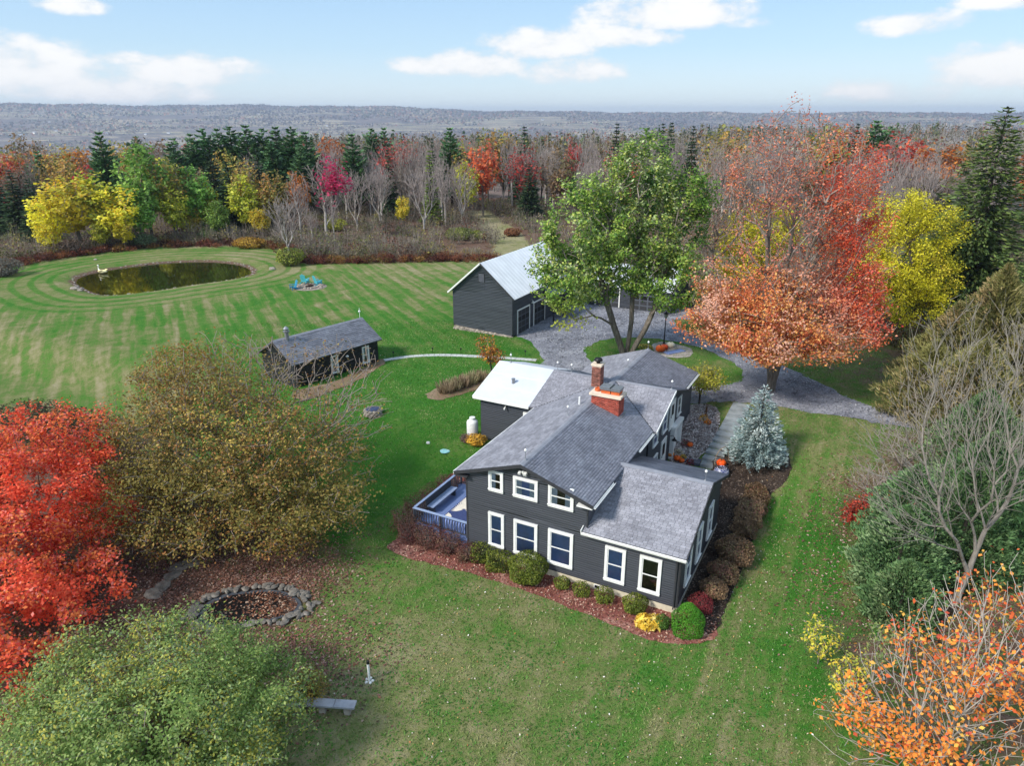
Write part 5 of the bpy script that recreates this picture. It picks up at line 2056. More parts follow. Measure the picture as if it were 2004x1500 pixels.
for ringk, (rad, cnt) in enumerate(((.93, 58), (1.05, 52))):
    for k in range(cnt):
        f = (k + rng.uniform(-.25, .25)) / cnt * n
        p = np.array(SP[int(f) % n])
        q = spc + (p - spc) * (rad + rng.uniform(-.05, .07))
        if ringk and rng.random() < .45 and q[0] < spc[0] + 1.5:
            continue
        mb = MB()
        if rng.random() < .16:
            continue
        s = rng.uniform(.12, .30)
        mb.stone((0, 0, 0), s, s * rng.uniform(.5, .9), .05 + .05 * rng.random(), rng)
        mb.build('stone', PSTONE, gp, loc=(q[0], q[1], gz(*q) + .1 + .05 * (1 - ringk)), rz=rng.random() * 6)
g = np.random.default_rng(5)
cand = spc + (np.array(SP)[g.integers(0, n, 5200)] - spc) * np.sqrt(g.uniform(0, .62, (5200, 1)))
den = (cand[:, 0] - spc[0]) * .33 + (cand[:, 1] - spc[1]) * .12
keep = g.uniform(0, 1, len(cand)) < np.clip(.13 + den * .55, .05, .8)
cand = cand[keep]
P = np.column_stack([cand, .062 + g.uniform(0, .02, len(cand))])
cc = np.array([lin(118, 74, 56), lin(142, 94, 70), lin(92, 58, 46), lin(172, 144, 124), lin(84, 64, 54)])[g.integers(0, 5, len(P))]
V, F, C = leaf_quads(P, .13, g, cc, up=3.0)
o = npobj('floating_leaves', V, F, leaf_mat('dead_leaf', .0), gp, col=C)
o['kind'] = 'stuff'

# stepping stones toward the red maple, bench slabs, pipe
for k, (px, py) in enumerate([(350, 1112), (338, 1128), (318, 1150), (300, 1164), (372, 1104)]):
    x, y = at(px, py)
    o = MB().stone((0, 0, .03), .55, .4, .07, random.Random(k)).build('stepping_stone', PSTONE, loc=(x, y, 0), rz=k * .8)
    tag(o, 'flat grey stepping stone, %s of the row above the garden pond' % ('second from the top', 'third from the top', 'fourth from the top', 'lowest', 'topmost')[k], 'stone', 'stepping stones in the leaf litter')
x, y = at(628, 1392)
bn = thing('stone_bench', 'low grey stone slab bench at the edge of the front lawn', 'bench', (x, y, 0), -.08)
for (a0, a1) in ((-1.35, -.28), (-.26, .58), (.6, 1.42)):
    mb = MB()
    mb.box(a0, a1, -.2, .2, .36, .44)
    mb.build('slab', mat('slab_grey', lin(164, 164, 170), .85, .12, 2, .25, island=.1), bn)
for a in (-.9, .1, 1.1):
    mb = MB()
    mb.box(a - .12, a + .12, -.15, .15, 0, .358)
    mb.build('leg', ROCK, bn)
x, y = at(723, 1334)
pi = thing('standpipe', 'short white standpipe with a black cap in the front lawn', 'pipe', (x, y, 0))
mb = MB()
mb.lathe((0, 0, 0), [(.055, 0), (.055, .9)], 10)
mb.build('pipe', WHITE, pi)
mb = MB()
mb.lathe((0, 0, .901), [(.06, 0), (.06, .13), (.03, .16)], 10)
mb.build('cap', BLACK, pi)
mb = MB()
for k in range(5):
    mb.stone((.14 * math.cos(k * 1.3), .14 * math.sin(k * 1.3), .03), .07, .06, .05, random.Random(k))
o = mb.build('pebble', mat('white_rock', lin(225, 225, 222), .8), pi)
o['kind'] = 'stuff'

# ================================================================== VEGETATION
def bark_mat(name, col, col2):
    return mat(name, col, .92, .2, 3.0, .6, 14, col2=col2, stretch=(3, 3, .6))


BARK = bark_mat('bark_grey', lin(138, 128, 116), lin(92, 84, 76))
BARKD = bark_mat('bark_dark', lin(92, 82, 74), lin(58, 52, 48))
BARKP = bark_mat('bark_pale', lin(196, 190, 182), lin(146, 138, 130))
TWIGM = mat('twig_grey', lin(150, 138, 128), .95, .12, 2)
TWIGD = mat('twig_brown', lin(108, 92, 84), .95, .15, 2)
LEAF = leaf_mat('leaf', .32, 0.0, 0.0)
LEAFV = leaf_mat('leaf_forest', .4, .012, .35)
NEEDLE = leaf_mat('needle', .12, .01, .28)


def grow(g, att, trunk, bal=.5, step=.6, jit=.08, sag=0.0):
    """join attractor points to a trunk as a branching tree; returns nodes, parents"""
    N0 = len(trunk)
    M = N0 + len(att) * 14 + 10
    P = np.empty((M, 3))
    PL = np.empty(M)
    par = np.full(M, -1, int)
    P[:N0] = trunk
    PL[0] = 0
    for i in range(1, N0):
        par[i] = i - 1
        PL[i] = PL[i - 1] + np.linalg.norm(P[i] - P[i - 1])
    n = N0
    order = np.argsort(np.min(np.linalg.norm(att[:, None] - np.asarray(trunk)[None], axis=2), 1))
    first = max(1, int(N0 * .3))
    for a in att[order]:
        d = np.linalg.norm(P[first:n] - a, axis=1)
        up = np.maximum(0, P[first:n, 2] - a[2]) * .8
        j = first + int(np.argmin(d + bal * PL[first:n] + up))
        L = np.linalg.norm(a - P[j])
        k = min(13, max(1, int(L / step)))
        p0 = P[j].copy()
        pdir = P[j] - P[par[j]] if par[j] >= 0 else np.array([0, 0, 1.0])
        pdir = pdir / (np.linalg.norm(pdir) + 1e-9)
        last = j
        for q in range(1, k + 1):
            f = q / k
            p = p0 + (a - p0) * f + pdir * L * .22 * f * (1 - f) * 2
            p[2] -= sag * L * math.sin(math.pi * f) * .3
            if q < k:
                p = p + g.normal(0, jit * L / k, 3)
            P[n] = p
            par[n] = last
            PL[n] = PL[last] + L / k
            last = n
            n += 1
    return P[:n], par[:n]


def radii(par, tip, r0, expo=.48):
    n = len(par)
    cnt = np.zeros(n)
    has = np.zeros(n, bool)
    for i in range(n - 1, 0, -1):
        if not has[i]:
            cnt[i] = 1
        cnt[par[i]] += cnt[i]
        has[par[i]] = True
    r = tip * cnt ** expo
    if r[0] > r0:
        r = tip + (r - tip) * (r0 - tip) / (r[0] - tip)
    return r, ~has


def tubes(P, par, r, sel, k):
    idx = np.nonzero(sel)[0]
    if not len(idx):
        return np.zeros((0, 3)), np.zeros((0, 4), int)
    A, B = P[par[idx]], P[idx]
    ra, rb = r[par[idx]], r[idx]
    ra = np.minimum(ra, rb * 1.7)
    d = B - A
    d /= np.linalg.norm(d, axis=1)[:, None] + 1e-9
    ref = np.where(np.abs(d[:, 2:3]) > .9, np.array([[1.0, 0, 0]]), np.array([[0, 0, 1.0]]))
    s = np.cross(d, ref)
    s /= np.linalg.norm(s, axis=1)[:, None] + 1e-9
    u = np.cross(d, s)
    ang = 2 * np.pi * np.arange(k) / k
    ring = s[:, None] * np.cos(ang)[None, :, None] + u[:, None] * np.sin(ang)[None, :, None]
    V = np.concatenate([A[:, None] + ring * ra[:, None, None], B[:, None] + ring * rb[:, None, None]], 1)
    E = len(idx)
    base = (np.arange(E) * 2 * k)[:, None]
    j = np.arange(k)[None]
    F = np.stack([base + j, base + (j + 1) % k, base + k + (j + 1) % k, base + k + j], -1)
    return V.reshape(-1, 3), F.reshape(-1, 4)


def branches(name, P, par, r, rmin, rmax, k, material, parent):
    sel = (r >= rmin) & (r < rmax) & (par >= 0)
    V, F = tubes(P, par, r, sel, k)
    if len(V):
        o = npobj(name, V, F, material, parent, smooth=True)
        if name == 'branches':
            o['kind'] = 'stuff'
        return o


def lobes_pts(g, lobes, n, shell=.45):
    w = np.array([l[3] * l[4] * l[5] for l in lobes]) ** .8
    ch = g.choice(len(lobes), n, p=w / w.sum())
    L = np.array([l[:6] for l in lobes])[ch]
    d = g.normal(0, 1, (n, 3))
    d /= np.linalg.norm(d, axis=1)[:, None]
    rr = shell + (1 - shell) * g.uniform(0, 1, (n, 1)) ** .6
    return L[:, :3] + d * L[:, 3:6] * rr


def pal(cols, wts=None):
    c = np.array([lin(*q) for q in cols])
    w = np.ones(len(c)) if wts is None else np.array(wts, float)
    return c, w / w.sum()


def mottled(g, P, cols, wts=None, patch=1.6, vary=.16):
    """colours that change in patches through the crown"""
    c, w = pal(cols, wts)
    ph = g.uniform(0, 6.3, (4, 3))
    fr = g.normal(0, 1, (4, 3)) / patch
    f = sum(np.sin(P @ fr[i] + ph[i, 0]) for i in range(4)) * .25 + g.normal(0, .28, len(P))
    rank = np.argsort(np.argsort(f)) / max(1, len(f))
    k = np.searchsorted(np.cumsum(w), rank).clip(0, len(c) - 1)
    out = c[k] * 1.12 * g.uniform(1 - vary, 1 + vary, (len(P), 1))
    return np.clip(out, 0, 1)


def broadleaf(name, label, cat, loc, seed, lobes, trunk, n_att, n_leaf, leaf, cols, bark=BARK, tip=.018, r0=.3, bal=.5, spread=.35, twig=TWIGM, shell=.45,
              group=None, colf=None, keep=None, leafmat=None, patch=1.6, extra=None, sag=0.0, aspect=.62, jit=.1):
    g = np.random.default_rng(seed)
    root = thing(name, label, cat, loc, 0, group)
    att = lobes_pts(g, lobes, n_att, shell)
    if extra is not None:
        att = np.vstack([att, extra])
    P, par = grow(g, att, np.array(trunk, float), bal, jit=jit, sag=sag)
    r, tips = radii(par, tip, r0)
    th = max(tip * 3.2, r0 * .16)
    branches('trunk', P, par, r, th, 9, 7, bark, root)
    branches('branches', P, par, r, 0, th, 4, twig, root)
    if n_leaf:
        tip_i = np.nonzero(r < tip * 2.6)[0]
        w = np.ones(len(tip_i))
        if keep is not None:
            w = keep(P[tip_i]).clip(0, 1)
        ch = g.choice(tip_i, n_leaf, p=w / w.sum())
        f = g.uniform(0, 1, (n_leaf, 1))
        Q = P[ch] * f + P[np.maximum(par[ch], 0)] * (1 - f) + g.normal(0, 1, (n_leaf, 3)) * spread * np.array([1, 1, .75])
        Q[:, 2] = np.maximum(Q[:, 2], .06)
        C = colf(g, Q) if colf else mottled(g, Q, *cols, patch=patch)
        ctr = np.mean(Q, 0)
        out = Q - ctr
        out /= np.linalg.norm(out, axis=1)[:, None] + 1e-9
        V, F, C = leaf_quads(Q, leaf, g, C, up=.5, out=out * .5, aspect=aspect)
        npobj('crown', V, F, leafmat or LEAF, root, col=C)
    return root


def conifer(name, label, cat, loc, seed, H, Rb, n_spray, spray, cols, power=.9, droop=.35, bare=.08, bark=BARKD, group=None, gap=0.0, tiers=None, aspect=.36, irregular=.15, leafmat=None):
    """whorled evergreen: trunk, limbs, and drooping sprays of needles"""
    g = np.random.default_rng(seed)
    root = thing(name, label, cat, loc, 0, group)
    nl = tiers or int(H * 1.9)
    mbt = MB()
    mbt.tube([(0, 0, -.3), (0, 0, H * .5), (0, 0, H * .985)], [H * .018 + .05, H * .011 + .02, .015], 7)
    mbt.build('trunk', bark, root, smooth=True)
    S, T, NRM = [], [], []
    lv = []
    for t_ in range(nl):
        f = (t_ + g.uniform(0, .5)) / nl
        z = H * (bare + (1 - bare) * f)
        R_ = Rb * (1 - f) ** power + .10
        nb = int(5 + 7 * (1 - f))
        for b in range(nb):
            if g.random() < gap:
                continue
            a = 2 * np.pi * (b + g.uniform(-.35, .35)) / nb + t_ * 1.7
            L = R_ * (1 - irregular * 2 * g.random() + irregular * .6)
            lv.append((z, a, L, f))
    tl = np.array([l[2] for l in lv])
    cnt = np.maximum(3, (n_spray * tl ** 1.5 / (tl ** 1.5).sum()).astype(int))
    mbl = MB()
    for (z, a, L, f), c in zip(lv, cnt):
        u = g.uniform(.08, 1.0, c) ** .75
        side = g.normal(0, .17, c) * L * (1.15 - u)
        dr = droop * (1 - f * .8)
        zz = z - dr * L * u + .22 * L * u ** 3 * (1 - f * .5) + g.normal(0, .05 * L + .02, c)
        x = np.cos(a) * L * u - np.sin(a) * side
        y = np.sin(a) * L * u + np.cos(a) * side
        S.append(np.column_stack([x, y, zz]))
        dirx = np.column_stack([np.cos(a + side * .9 / (L + .01)), np.sin(a + side * .9 / (L + .01)), -dr * .9 + .35 * u + g.normal(0, .22, c)])
        T.append(dirx)
        if L > .5:
            mbl.tube([(0, 0, z), (math.cos(a) * L * .5, math.sin(a) * L * .5, z - dr * L * .45), (math.cos(a) * L * .92, math.sin(a) * L * .92, z - dr * L * .8 + .12 * L)], [.012 + L * .012, .01 + L * .006, .008], 3)
    mbl.build('branches', bark, root)['kind'] = 'stuff'
    S = np.vstack(S)
    T = np.vstack(T)
    n = len(S)
    T /= np.linalg.norm(T, axis=1)[:, None]
    up = np.column_stack([g.normal(0, .45, n), g.normal(0, .45, n), np.ones(n)])
    W = np.cross(T, up)
    W /= np.linalg.norm(W, axis=1)[:, None] + 1e-9
    Nn = np.cross(W, T)
    Ls = spray * g.uniform(.6, 1.3, n)[:, None] * .5
    Ws = Ls * aspect
    V = np.empty((n, 4, 3))
    V[:, 0] = S - T * Ls
    V[:, 1] = S + W * Ws - Nn * Ws * .35
    V[:, 2] = S + T * Ls
    V[:, 3] = S - W * Ws - Nn * Ws * .35
    C = mottled(g, S, *cols, patch=.7)
    npobj('needles', V.reshape(-1, 3), np.arange(4 * n).reshape(n, 4), leafmat or NEEDLE, root, col=np.repeat(C, 4, 0))
    return root


def bush(name, label, cat, px, py, dims, n, leaf, cols, shape='ball', seed=0, twigs=14, group=None, pos=None, leafmat=None, rz=0.0, shell=.82, twig=TWIGD, tw=.012, aspect=.6):
    """a shrub of leaf faces in a shaped shell over real stems"""
    g = np.random.default_rng(seed or int(px * 3 + py * 7))
    if pos is None:
        x, y = at(px, py)
    else:
        x, y = pos
    root = thing(name, label, cat, (x, y, gz(x, y)), rz, group)
    rx, ry, h = dims
    d = g.normal(0, 1, (n, 3))
    d /= np.linalg.norm(d, axis=1)[:, None]
    rr = shell + (1 - shell) * g.uniform(0, 1, (n, 1)) ** .5
    deep = g.uniform(0, 1, (n, 1)) < .16
    rr = np.where(deep, g.uniform(.4, .85, (n, 1)), rr)
    if shape == 'box':
        m_ = np.max(np.abs(d) ** 1.0, 1)[:, None]
        d = d / m_ * .5 + d * .5
        Q = d * rr * np.array([rx, ry, h / 2]) + np.array([0, 0, h / 2])
    elif shape == 'cone':
        z = g.uniform(0, 1, n) ** 1.25
        a = g.uniform(0, 6.283, n)
        pr = np.where(z < .25, .78 + .22 * np.sin(z / .25 * 1.57), np.cos(np.clip((z - .25) / .75, 0, 1) * 1.57) ** .75)
        R_ = rr[:, 0] * pr
        Q = np.column_stack([np.cos(a) * R_ * rx, np.sin(a) * R_ * ry, z * h])
    else:
        Q = d * rr * np.array([rx, ry, h / 2]) + np.array([0, 0, h / 2])
    lump = 1 + .07 * np.sin(Q @ np.array([5.1, 3.3, 4.4]) / max(rx, .4)) + .06 * np.sin(Q @ np.array([-3.7, 5.9, 2.2]) / max(rx, .4) + 1.3)
    lump = lump + .10 * np.sin(Q @ np.array([1.7, -2.1, 1.2]) / max(rx, .4) + root.location.x)
    Q[:, :2] *= lump[:, None]
    Q[:, 2] = np.maximum(Q[:, 2] * (.96 + .04 * lump), .03)
    out = Q - np.array([0, 0, h * .4])
    out /= np.linalg.norm(out, axis=1)[:, None] + 1e-9
    C = mottled(g, Q, *cols, patch=max(rx, .5) * .6)
    V, F, C = leaf_quads(Q, leaf, g, C, up=.2, out=out * 1.1, aspect=aspect)
    npobj('foliage', V, F, leafmat or LEAF, root, col=C)
    if twigs:
        mb = MB()
        for k in range(twigs):
            q = Q[int(g.integers(0, n))]
            b = np.array([q[0] * .22, q[1] * .22, 0])
            mb.tube([b, (b + q) / 2 + g.normal(0, .04, 3) + np.array([0, 0, .06]), q * 1.0], [tw * 1.6, tw, tw * .6], 4)
        mb.build('stems', twig, root)['kind'] = 'stuff'
    return root


# ------------------------------------------------------------------ clipped shrubs round the house
YEW = ([(84, 98, 32), (112, 124, 44), (142, 146, 60), (66, 78, 30)], [3, 4, 2, 2])
bush('shrub', 'clipped olive green shrub leftmost in the red mulch', 'shrub', 944, 1096, (.72, .62, .95), 2600, .085, YEW, 'box')
bush('shrub', 'clipped olive green shrub touching the leftmost green one', 'shrub', 975, 1113, (.7, .6, .92), 2600, .085, YEW, 'box')
bush('shrub', 'large round clipped olive green shrub under the middle windows', 'shrub', 1033, 1138, (1.0, .95, 1.55), 6500, .085, YEW)
bush('shrub', 'small round green shrub first right of the large one', 'shrub', 1101, 1152, (.42, .4, .62), 1300, .075, YEW)
bush('shrub', 'small square green shrub second right of the large one', 'shrub', 1137, 1165, (.40, .38, .68), 1300, .075, YEW, 'box')
bush('shrub', 'square green shrub beside the basement window', 'shrub', 1181, 1177, (.44, .42, .72), 1400, .075, YEW, 'box')
bush('shrub', 'round green shrub below the far right front window', 'shrub', 1240, 1197, (.62, .58, .88), 2400, .08, YEW)
bush('hosta', 'bright yellow autumn hosta clump in the red mulch', 'plant', 1267, 1226, (.66, .5, .5), 420, .3, ([(236, 206, 90), (222, 184, 62), (200, 160, 60), (244, 224, 140)], [3, 3, 2, 2]), shell=.5, aspect=.4)
bush('shrub', 'little dark green shrub between the hosta and the cone', 'shrub', 1296, 1230, (.34, .34, .66), 1100, .07, ([(60, 92, 34), (84, 116, 44)], None))
bush('dwarf_spruce', 'bright green cone shaped dwarf spruce at the house corner', 'shrub', 1347, 1237, (.78, .78, 1.55), 8000, .06, ([(74, 132, 36), (96, 156, 46), (58, 108, 30)], [3, 3, 2]), 'cone', twigs=0)
BARB = ([(104, 62, 58), (122, 84, 72), (88, 58, 52), (136, 106, 84), (96, 84, 60)], [4, 3, 3, 2, 1])
for i, (u, v, rx, ry, h, lb) in enumerate([(-15.55, 4.6, .7, .8, 1.2, 'burgundy shrub farthest back beside the deck'), (-15.7, 3.2, .75, .9, 1.2, 'burgundy shrub second from the back beside the deck'),
                                           (-15.75, 1.7, .8, .9, 1.25, 'burgundy brown shrub along the left side of the deck'), (-15.5, .3, .9, .85, 1.3, 'twiggy brown shrub at the left front deck corner'),
                                           (-14.5, -.55, .85, .75, 1.3, 'burgundy topped shrub first in front of the deck skirt'), (-13.35, -.65, .8, .72, 1.3, 'burgundy topped shrub in the middle before the deck skirt'),
                                           (-12.2, -.65, .75, .7, 1.25, 'burgundy topped shrub where the deck meets the house'), (-10.95, -.75, .68, .6, .95, 'low rusty brown shrub right of the deck shrubs')]):
    bush('barberry_shrub', lb, 'shrub', 0, 0, (rx, ry, h), 2000, .085, BARB, 'box', seed=50 + i, twigs=70, pos=hpos(u, v), shell=.6, twig=TWIGM, tw=.009)
HEDG = ([(138, 110, 82), (116, 94, 74), (158, 132, 98), (122, 116, 74), (142, 102, 84)], [4, 4, 2, 1, 2])
bush('hedge', 'long brown clipped hedge beside the right gable wall', 'hedge', 0, 0, (.78, 2.75, 1.15), 13000, .11, HEDG, 'box', seed=71, twigs=120, pos=hpos(1.55, 10.6), shell=.7, rz=-HAZ)
bush('shrub', 'large round brown shrub right of the addition', 'shrub', 0, 0, (1.0, 1.1, 1.35), 5200, .11, HEDG, 'ball', seed=72, twigs=90, pos=hpos(1.5, 5.6), shell=.65)
bush('shrub', 'mid sized brown shrub before the large round brown one', 'shrub', 0, 0, (.75, .85, 1.0), 3200, .1, HEDG, 'ball', seed=73, twigs=70, pos=hpos(1.35, 3.7), shell=.6)
bush('shrub', 'thin grey brown shrub behind the burgundy one at the gable', 'shrub', 0, 0, (.65, .7, .9), 2400, .1, HEDG, 'ball', seed=74, twigs=70, pos=hpos(1.25, 2.2), shell=.6)
bush('shrub', 'burgundy red shrub behind the cone shaped spruce', 'shrub', 0, 0, (.6, .65, .9), 2000, .08, ([(128, 50, 54), (104, 44, 46), (146, 74, 66)], None), 'ball', seed=75, twigs=40, pos=hpos(1.0, .75), shell=.6)
bush('flower_clump', 'yellow chrysanthemum clump below the propane tank', 'flower', 932, 872, (.75, .6, .8), 900, .13, ([(230, 184, 70), (212, 160, 60), (176, 140, 56)], None), shell=.5)
bush('flower_clump', 'mauve faded flower clump left of the yellow one', 'flower', 914, 866, (.5, .45, .6), 500, .11, ([(132, 96, 98), (112, 86, 80)], None), shell=.5)
bush('shrub', 'small yellowing weeping shrub by the stone bench', 'shrub', 605, 1372, (.85, .8, 1.5), 1700, .13, ([(150, 140, 58), (176, 140, 60), (112, 116, 52), (132, 104, 60)], [3, 2, 3, 2]), seed=77, twigs=60, shell=.45, aspect=.3)
# dry ornamental grass in the garden bed
gg = np.random.default_rng(31)
k = 0
for px, py in ((872, 768), (888, 763), (904, 757), (921, 751), (938, 745)):
    x, y = at(px, py)
    root = thing('grass_tuft', 'dry straw coloured grass clump, %s in the narrow garden bed' % {872: 'leftmost', 888: 'second from the left', 904: 'third from the left', 921: 'fourth from the left', 938: 'rightmost'}[px], 'grass', (x, y, gz(x, y)), 0, 'dry grass clumps in the garden bed')
    n = 420
    a = gg.uniform(0, 6.28, n)
    rr = gg.uniform(0, .55, n)
    hh = gg.uniform(.4, .95, n)
    bs = np.column_stack([np.cos(a) * rr, np.sin(a) * rr, np.zeros(n)])
    tp = bs * 1.7 + np.column_stack([gg.normal(0, .1, n), gg.normal(0, .1, n), hh])
    s = np.column_stack([-np.sin(a * 3), np.cos(a * 3), np.zeros(n)]) * .022
    V = np.stack([bs - s, bs + s, tp + s * .4, tp - s * .4], 1).reshape(-1, 3)
    c, w = pal([(196, 180, 146), (168, 150, 118), (140, 124, 96), (122, 112, 84)])
    npobj('blades', V, np.arange(4 * n).reshape(n, 4), leaf_mat('dry_blade', .15), root, col=np.repeat(c[gg.integers(0, 4, n)], 4, 0))

# ------------------------------------------------------------------ the big trees near the camera
# olive-brown crown at the left
ox, oy = -14.9, 37.4
OL = ([(126, 116, 54), (144, 126, 64), (108, 106, 50), (156, 130, 68), (160, 112, 64), (90, 84, 42), (184, 158, 78)], [4, 4, 4, 3, 2, 2, 1])
olobes = [(a_ * 1.26, b_ * 1.22, c_ * 1.22, d_ * 1.26, e_ * 1.2, f_ * 1.2) for a_, b_, c_, d_, e_, f_ in [(0, -4.9, 2.5, 4.8, 2.5, 2.1), (-3, -4.4, 2.7, 3, 2.4, 2.0), (3, -4.2, 2.6, 3.2, 2.4, 2.0), (0, 0, 4.6, 6.6, 5.6, 3.9), (-3.2, -1.8, 4.0, 3.4, 3.4, 3.2), (2.6, -2.0, 3.6, 3.6, 3.4, 3.0), (-1.6, 1.0, 6.6, 3.6, 3.4, 2.2), (2.8, 1.8, 5.6, 3.6, 3.2, 2.8), (-3.6, 2.6, 5.2, 2.8, 2.8, 2.6), (0, -3.4, 3.2, 3.8, 2.4, 2.4)]]


def olive_keep(P):
    # the top at the back right has dropped its leaves
    b = sst((P[:, 0] * .55 + P[:, 1] * .65 + (P[:, 2] - 5.2) * .6 - .6) / 3.4)
    return 1 - .94 * b


def olive_col(g, Q):
    c = mottled(g, Q, *OL, patch=1.7)
    rust = np.array(lin(186, 98, 42))
    f = (sst((Q[:, 1] + Q[:, 2] * .5 - 3.6) / 3) * .45 * (g.random(len(Q)) < .55))[:, None]
    return c * (1 - f) + rust * f


broadleaf('maple_tree', 'large round olive and brown tree losing its leaves by the garden pond', 'tree', (ox, oy, 0), 101, olobes, [(0, 0, -.2), (.05, 0, .7), (0, .1, 1.5), (.1, 0, 2.4), (0, 0, 3.4)], 2600, 66000, .155, OL, bark=BARK, tip=.014, r0=.28, bal=.45,
          spread=.30, keep=olive_keep, colf=olive_col, shell=.5)
# red maple at the left edge
RD = ([(230, 92, 62), (240, 116, 68), (216, 76, 62), (222, 128, 112), (244, 138, 74), (190, 68, 56)], [5, 4, 3, 3, 3, 1])
rx_, ry_ = -25.6, 30.6
rl = [(0, 0, 5.2, 5.6, 5.6, 3.4), (1.4, -3.6, 4.2, 4.6, 3.6, 2.8), (2.6, 1.0, 4.2, 3.8, 3.8, 2.6), (.6, -6.4, 3.2, 3.6, 3.0, 2.2), (-3, -2, 5.0, 4, 5, 3), (1.2, 3.4, 6.0, 3.4, 3.2, 2.2), (4.4, -1.6, 2.6, 2.4, 2.6, 1.2), (1.0, -8.6, 2.6, 2.6, 2.0, 1.6), (3.2, -6.0, 2.2, 2.4, 2.0, 1.4), (5.4, -2.6, 2.0, 2.2, 2.0, 1.2), (4.4, .4, 3.4, 2.2, 2.2, 1.4), (5.6, -7.6, 3.4, 3.0, 2.6, 2.2), (6.4, -9.6, 2.2, 2.0, 2.0, 1.5), (6.0, -4.0, 2.4, 2.4, 2.2, 1.3), (4.4, -9.6, 3.6, 2.6, 2.4, 2.0)]
broadleaf('maple_tree', 'scarlet red maple spilling in from the left edge', 'tree', (rx_, ry_, 0), 102, rl, [(0, -.5, -.2), (0, -.4, .8), (0, -.2, 1.7), (0, 0, 2.8), (0, 0, 3.8)], 760, 78000, .16, RD, bark=BARKD, tip=.014, r0=.3, bal=.35, spread=.25, twig=BARKD, shell=.55, patch=1.4, sag=.2)
# fine leaved green tree at the lower left
LL = ([(116, 142, 72), (138, 158, 86), (160, 174, 104), (98, 124, 64), (172, 174, 80), (130, 150, 104), (184, 174, 78)], [4, 4, 3, 3, 2, 2, 1])
ll = [(a_ * .92, b_ * .92, c_ * .92, d_ * .92, e_ * .92, f_ * .92) for a_, b_, c_, d_, e_, f_ in [(0, 0, 3.0, 5.4, 4.2, 3.0), (2.2, -1.2, 2.6, 3.6, 3.6, 2.8), (-2.6, -1.0, 2.6, 3.6, 3.4, 2.6), (.2, 2.2, 2.4, 4.0, 2.6, 2.2), (-3.6, .8, 2.0, 2.6, 2.4, 1.8), (3.6, .6, 2.0, 2.6, 2.6, 2.0), (.6, -3.0, 3.0, 4.6, 3.4, 2.6)]]
broadleaf('lilac_tree', 'broad fine leaved grey green tree filling the lower left corner', 'tree', (-12.7, 19.6, 0), 103, ll, [(0, 0, -.2), (0, 0, .5), (.1, 0, 1.1), (0, .1, 1.9)], 900, 70000, .125, LL, tip=.009, r0=.22, bal=.3, spread=.24, shell=.55, patch=1.0, aspect=.5)
# orange maple in the lower right corner
OC = ([(236, 140, 58), (244, 164, 78), (222, 104, 54), (238, 182, 84), (206, 92, 66), (246, 150, 60)], [4, 4, 3, 2, 2, 2])
oc = [(0, 0, 7.2, 3.8, 3.4, 3.0), (-2.2, -.4, 5.6, 2.8, 2.8, 2.8), (1.6, 1.4, 7.6, 3.0, 3.0, 2.6), (-.6, -2.4, 6.4, 3.4, 2.4, 2.8), (-3.0, 1.0, 3.8, 2.0, 2.4, 2.4)]
broadleaf('maple_tree', 'sparse orange leaved maple in the lower right corner', 'tree', (15.9, 18.6, -2.3), 104, oc, [(0, 0, -.2), (0, 0, 1), (.05, 0, 2), (0, .1, 3), (0, 0, 4.2)], 1300, 5200, .165, OC, tip=.009, r0=.17, bal=.75, spread=.2, shell=.25, twig=mat('twig_pale', lin(176, 168, 158), .95, .1, 2),
          keep=lambda P: np.clip(.16 + .9 * sst(np.sin(P @ np.array([1.3, .9, 1.1]) + .6) * .9 + .2), 0, 1), jit=.05)
# leafless grey tree on the right
bx_, by_ = 21.4, 28.3
bl = [(1.0, .6, 8.5, 4.6, 4.0, 4.2), (-2.8, 0, 7.0, 4.0, 3.4, 3.0), (3.4, 1.6, 9.5, 3.6, 3.4, 3.6), (-1.6, .8, 10.2, 3.4, 3.0, 3.0), (-4.4, -.6, 5.2, 2.6, 2.6, 2.0)]
broadleaf('bare_tree', 'leafless pale grey tree with spreading limbs on the right lawn edge', 'tree', (bx_, by_, 0), 105, [(a_ * .92, b_, c_ * 1.16, d_ * .95, e_, f_ * 1.16) for a_, b_, c_, d_, e_, f_ in bl], [(0, 0, -.2), (.1, 0, .8), (.2, 0, 1.7), (.35, .05, 2.8), (.55, .1, 4.0), (.9, .2, 5.4), (1.2, .3, 6.8)], 2800, 0, .1, None, bark=mat('bark_ash', lin(156, 148, 138), .92, .2, 3.0, .6, 14, col2=lin(120, 112, 104), stretch=(3, 3, .6)), tip=.0062, r0=.14, bal=.8, shell=.2, twig=mat('twig_ash', lin(146, 138, 128), .95, .1, 2), jit=.06)
# yellow leaved saplings low at the right
YS = ([(216, 206, 74), (190, 190, 66), (228, 196, 70), (150, 160, 70)], [4, 3, 3, 1])
for i, (px, py, h, lb) in enumerate([(1655, 1385, 2.6, 'thin yellow green sapling left of the orange corner maple'), (1600, 1300, 2.2, 'small arching yellow sapling farthest from the orange maple'), (1720, 1330, 2.8, 'pale green sapling between the cedar and the orange maple')]):
    x, y = at(px, py)
    broadleaf('sapling', lb, 'sapling', (x, y, 0), 140 + i, [(0, 0, h * .65, .9, .9, h * .4)], [(0, 0, -.1), (0, 0, h * .2), (0, 0, h * .4)], 90, 420, .15, YS if i != 2 else ([(120, 140, 86), (150, 156, 90)], None), tip=.006, r0=.03, bal=.4, spread=.09, aspect=.45)

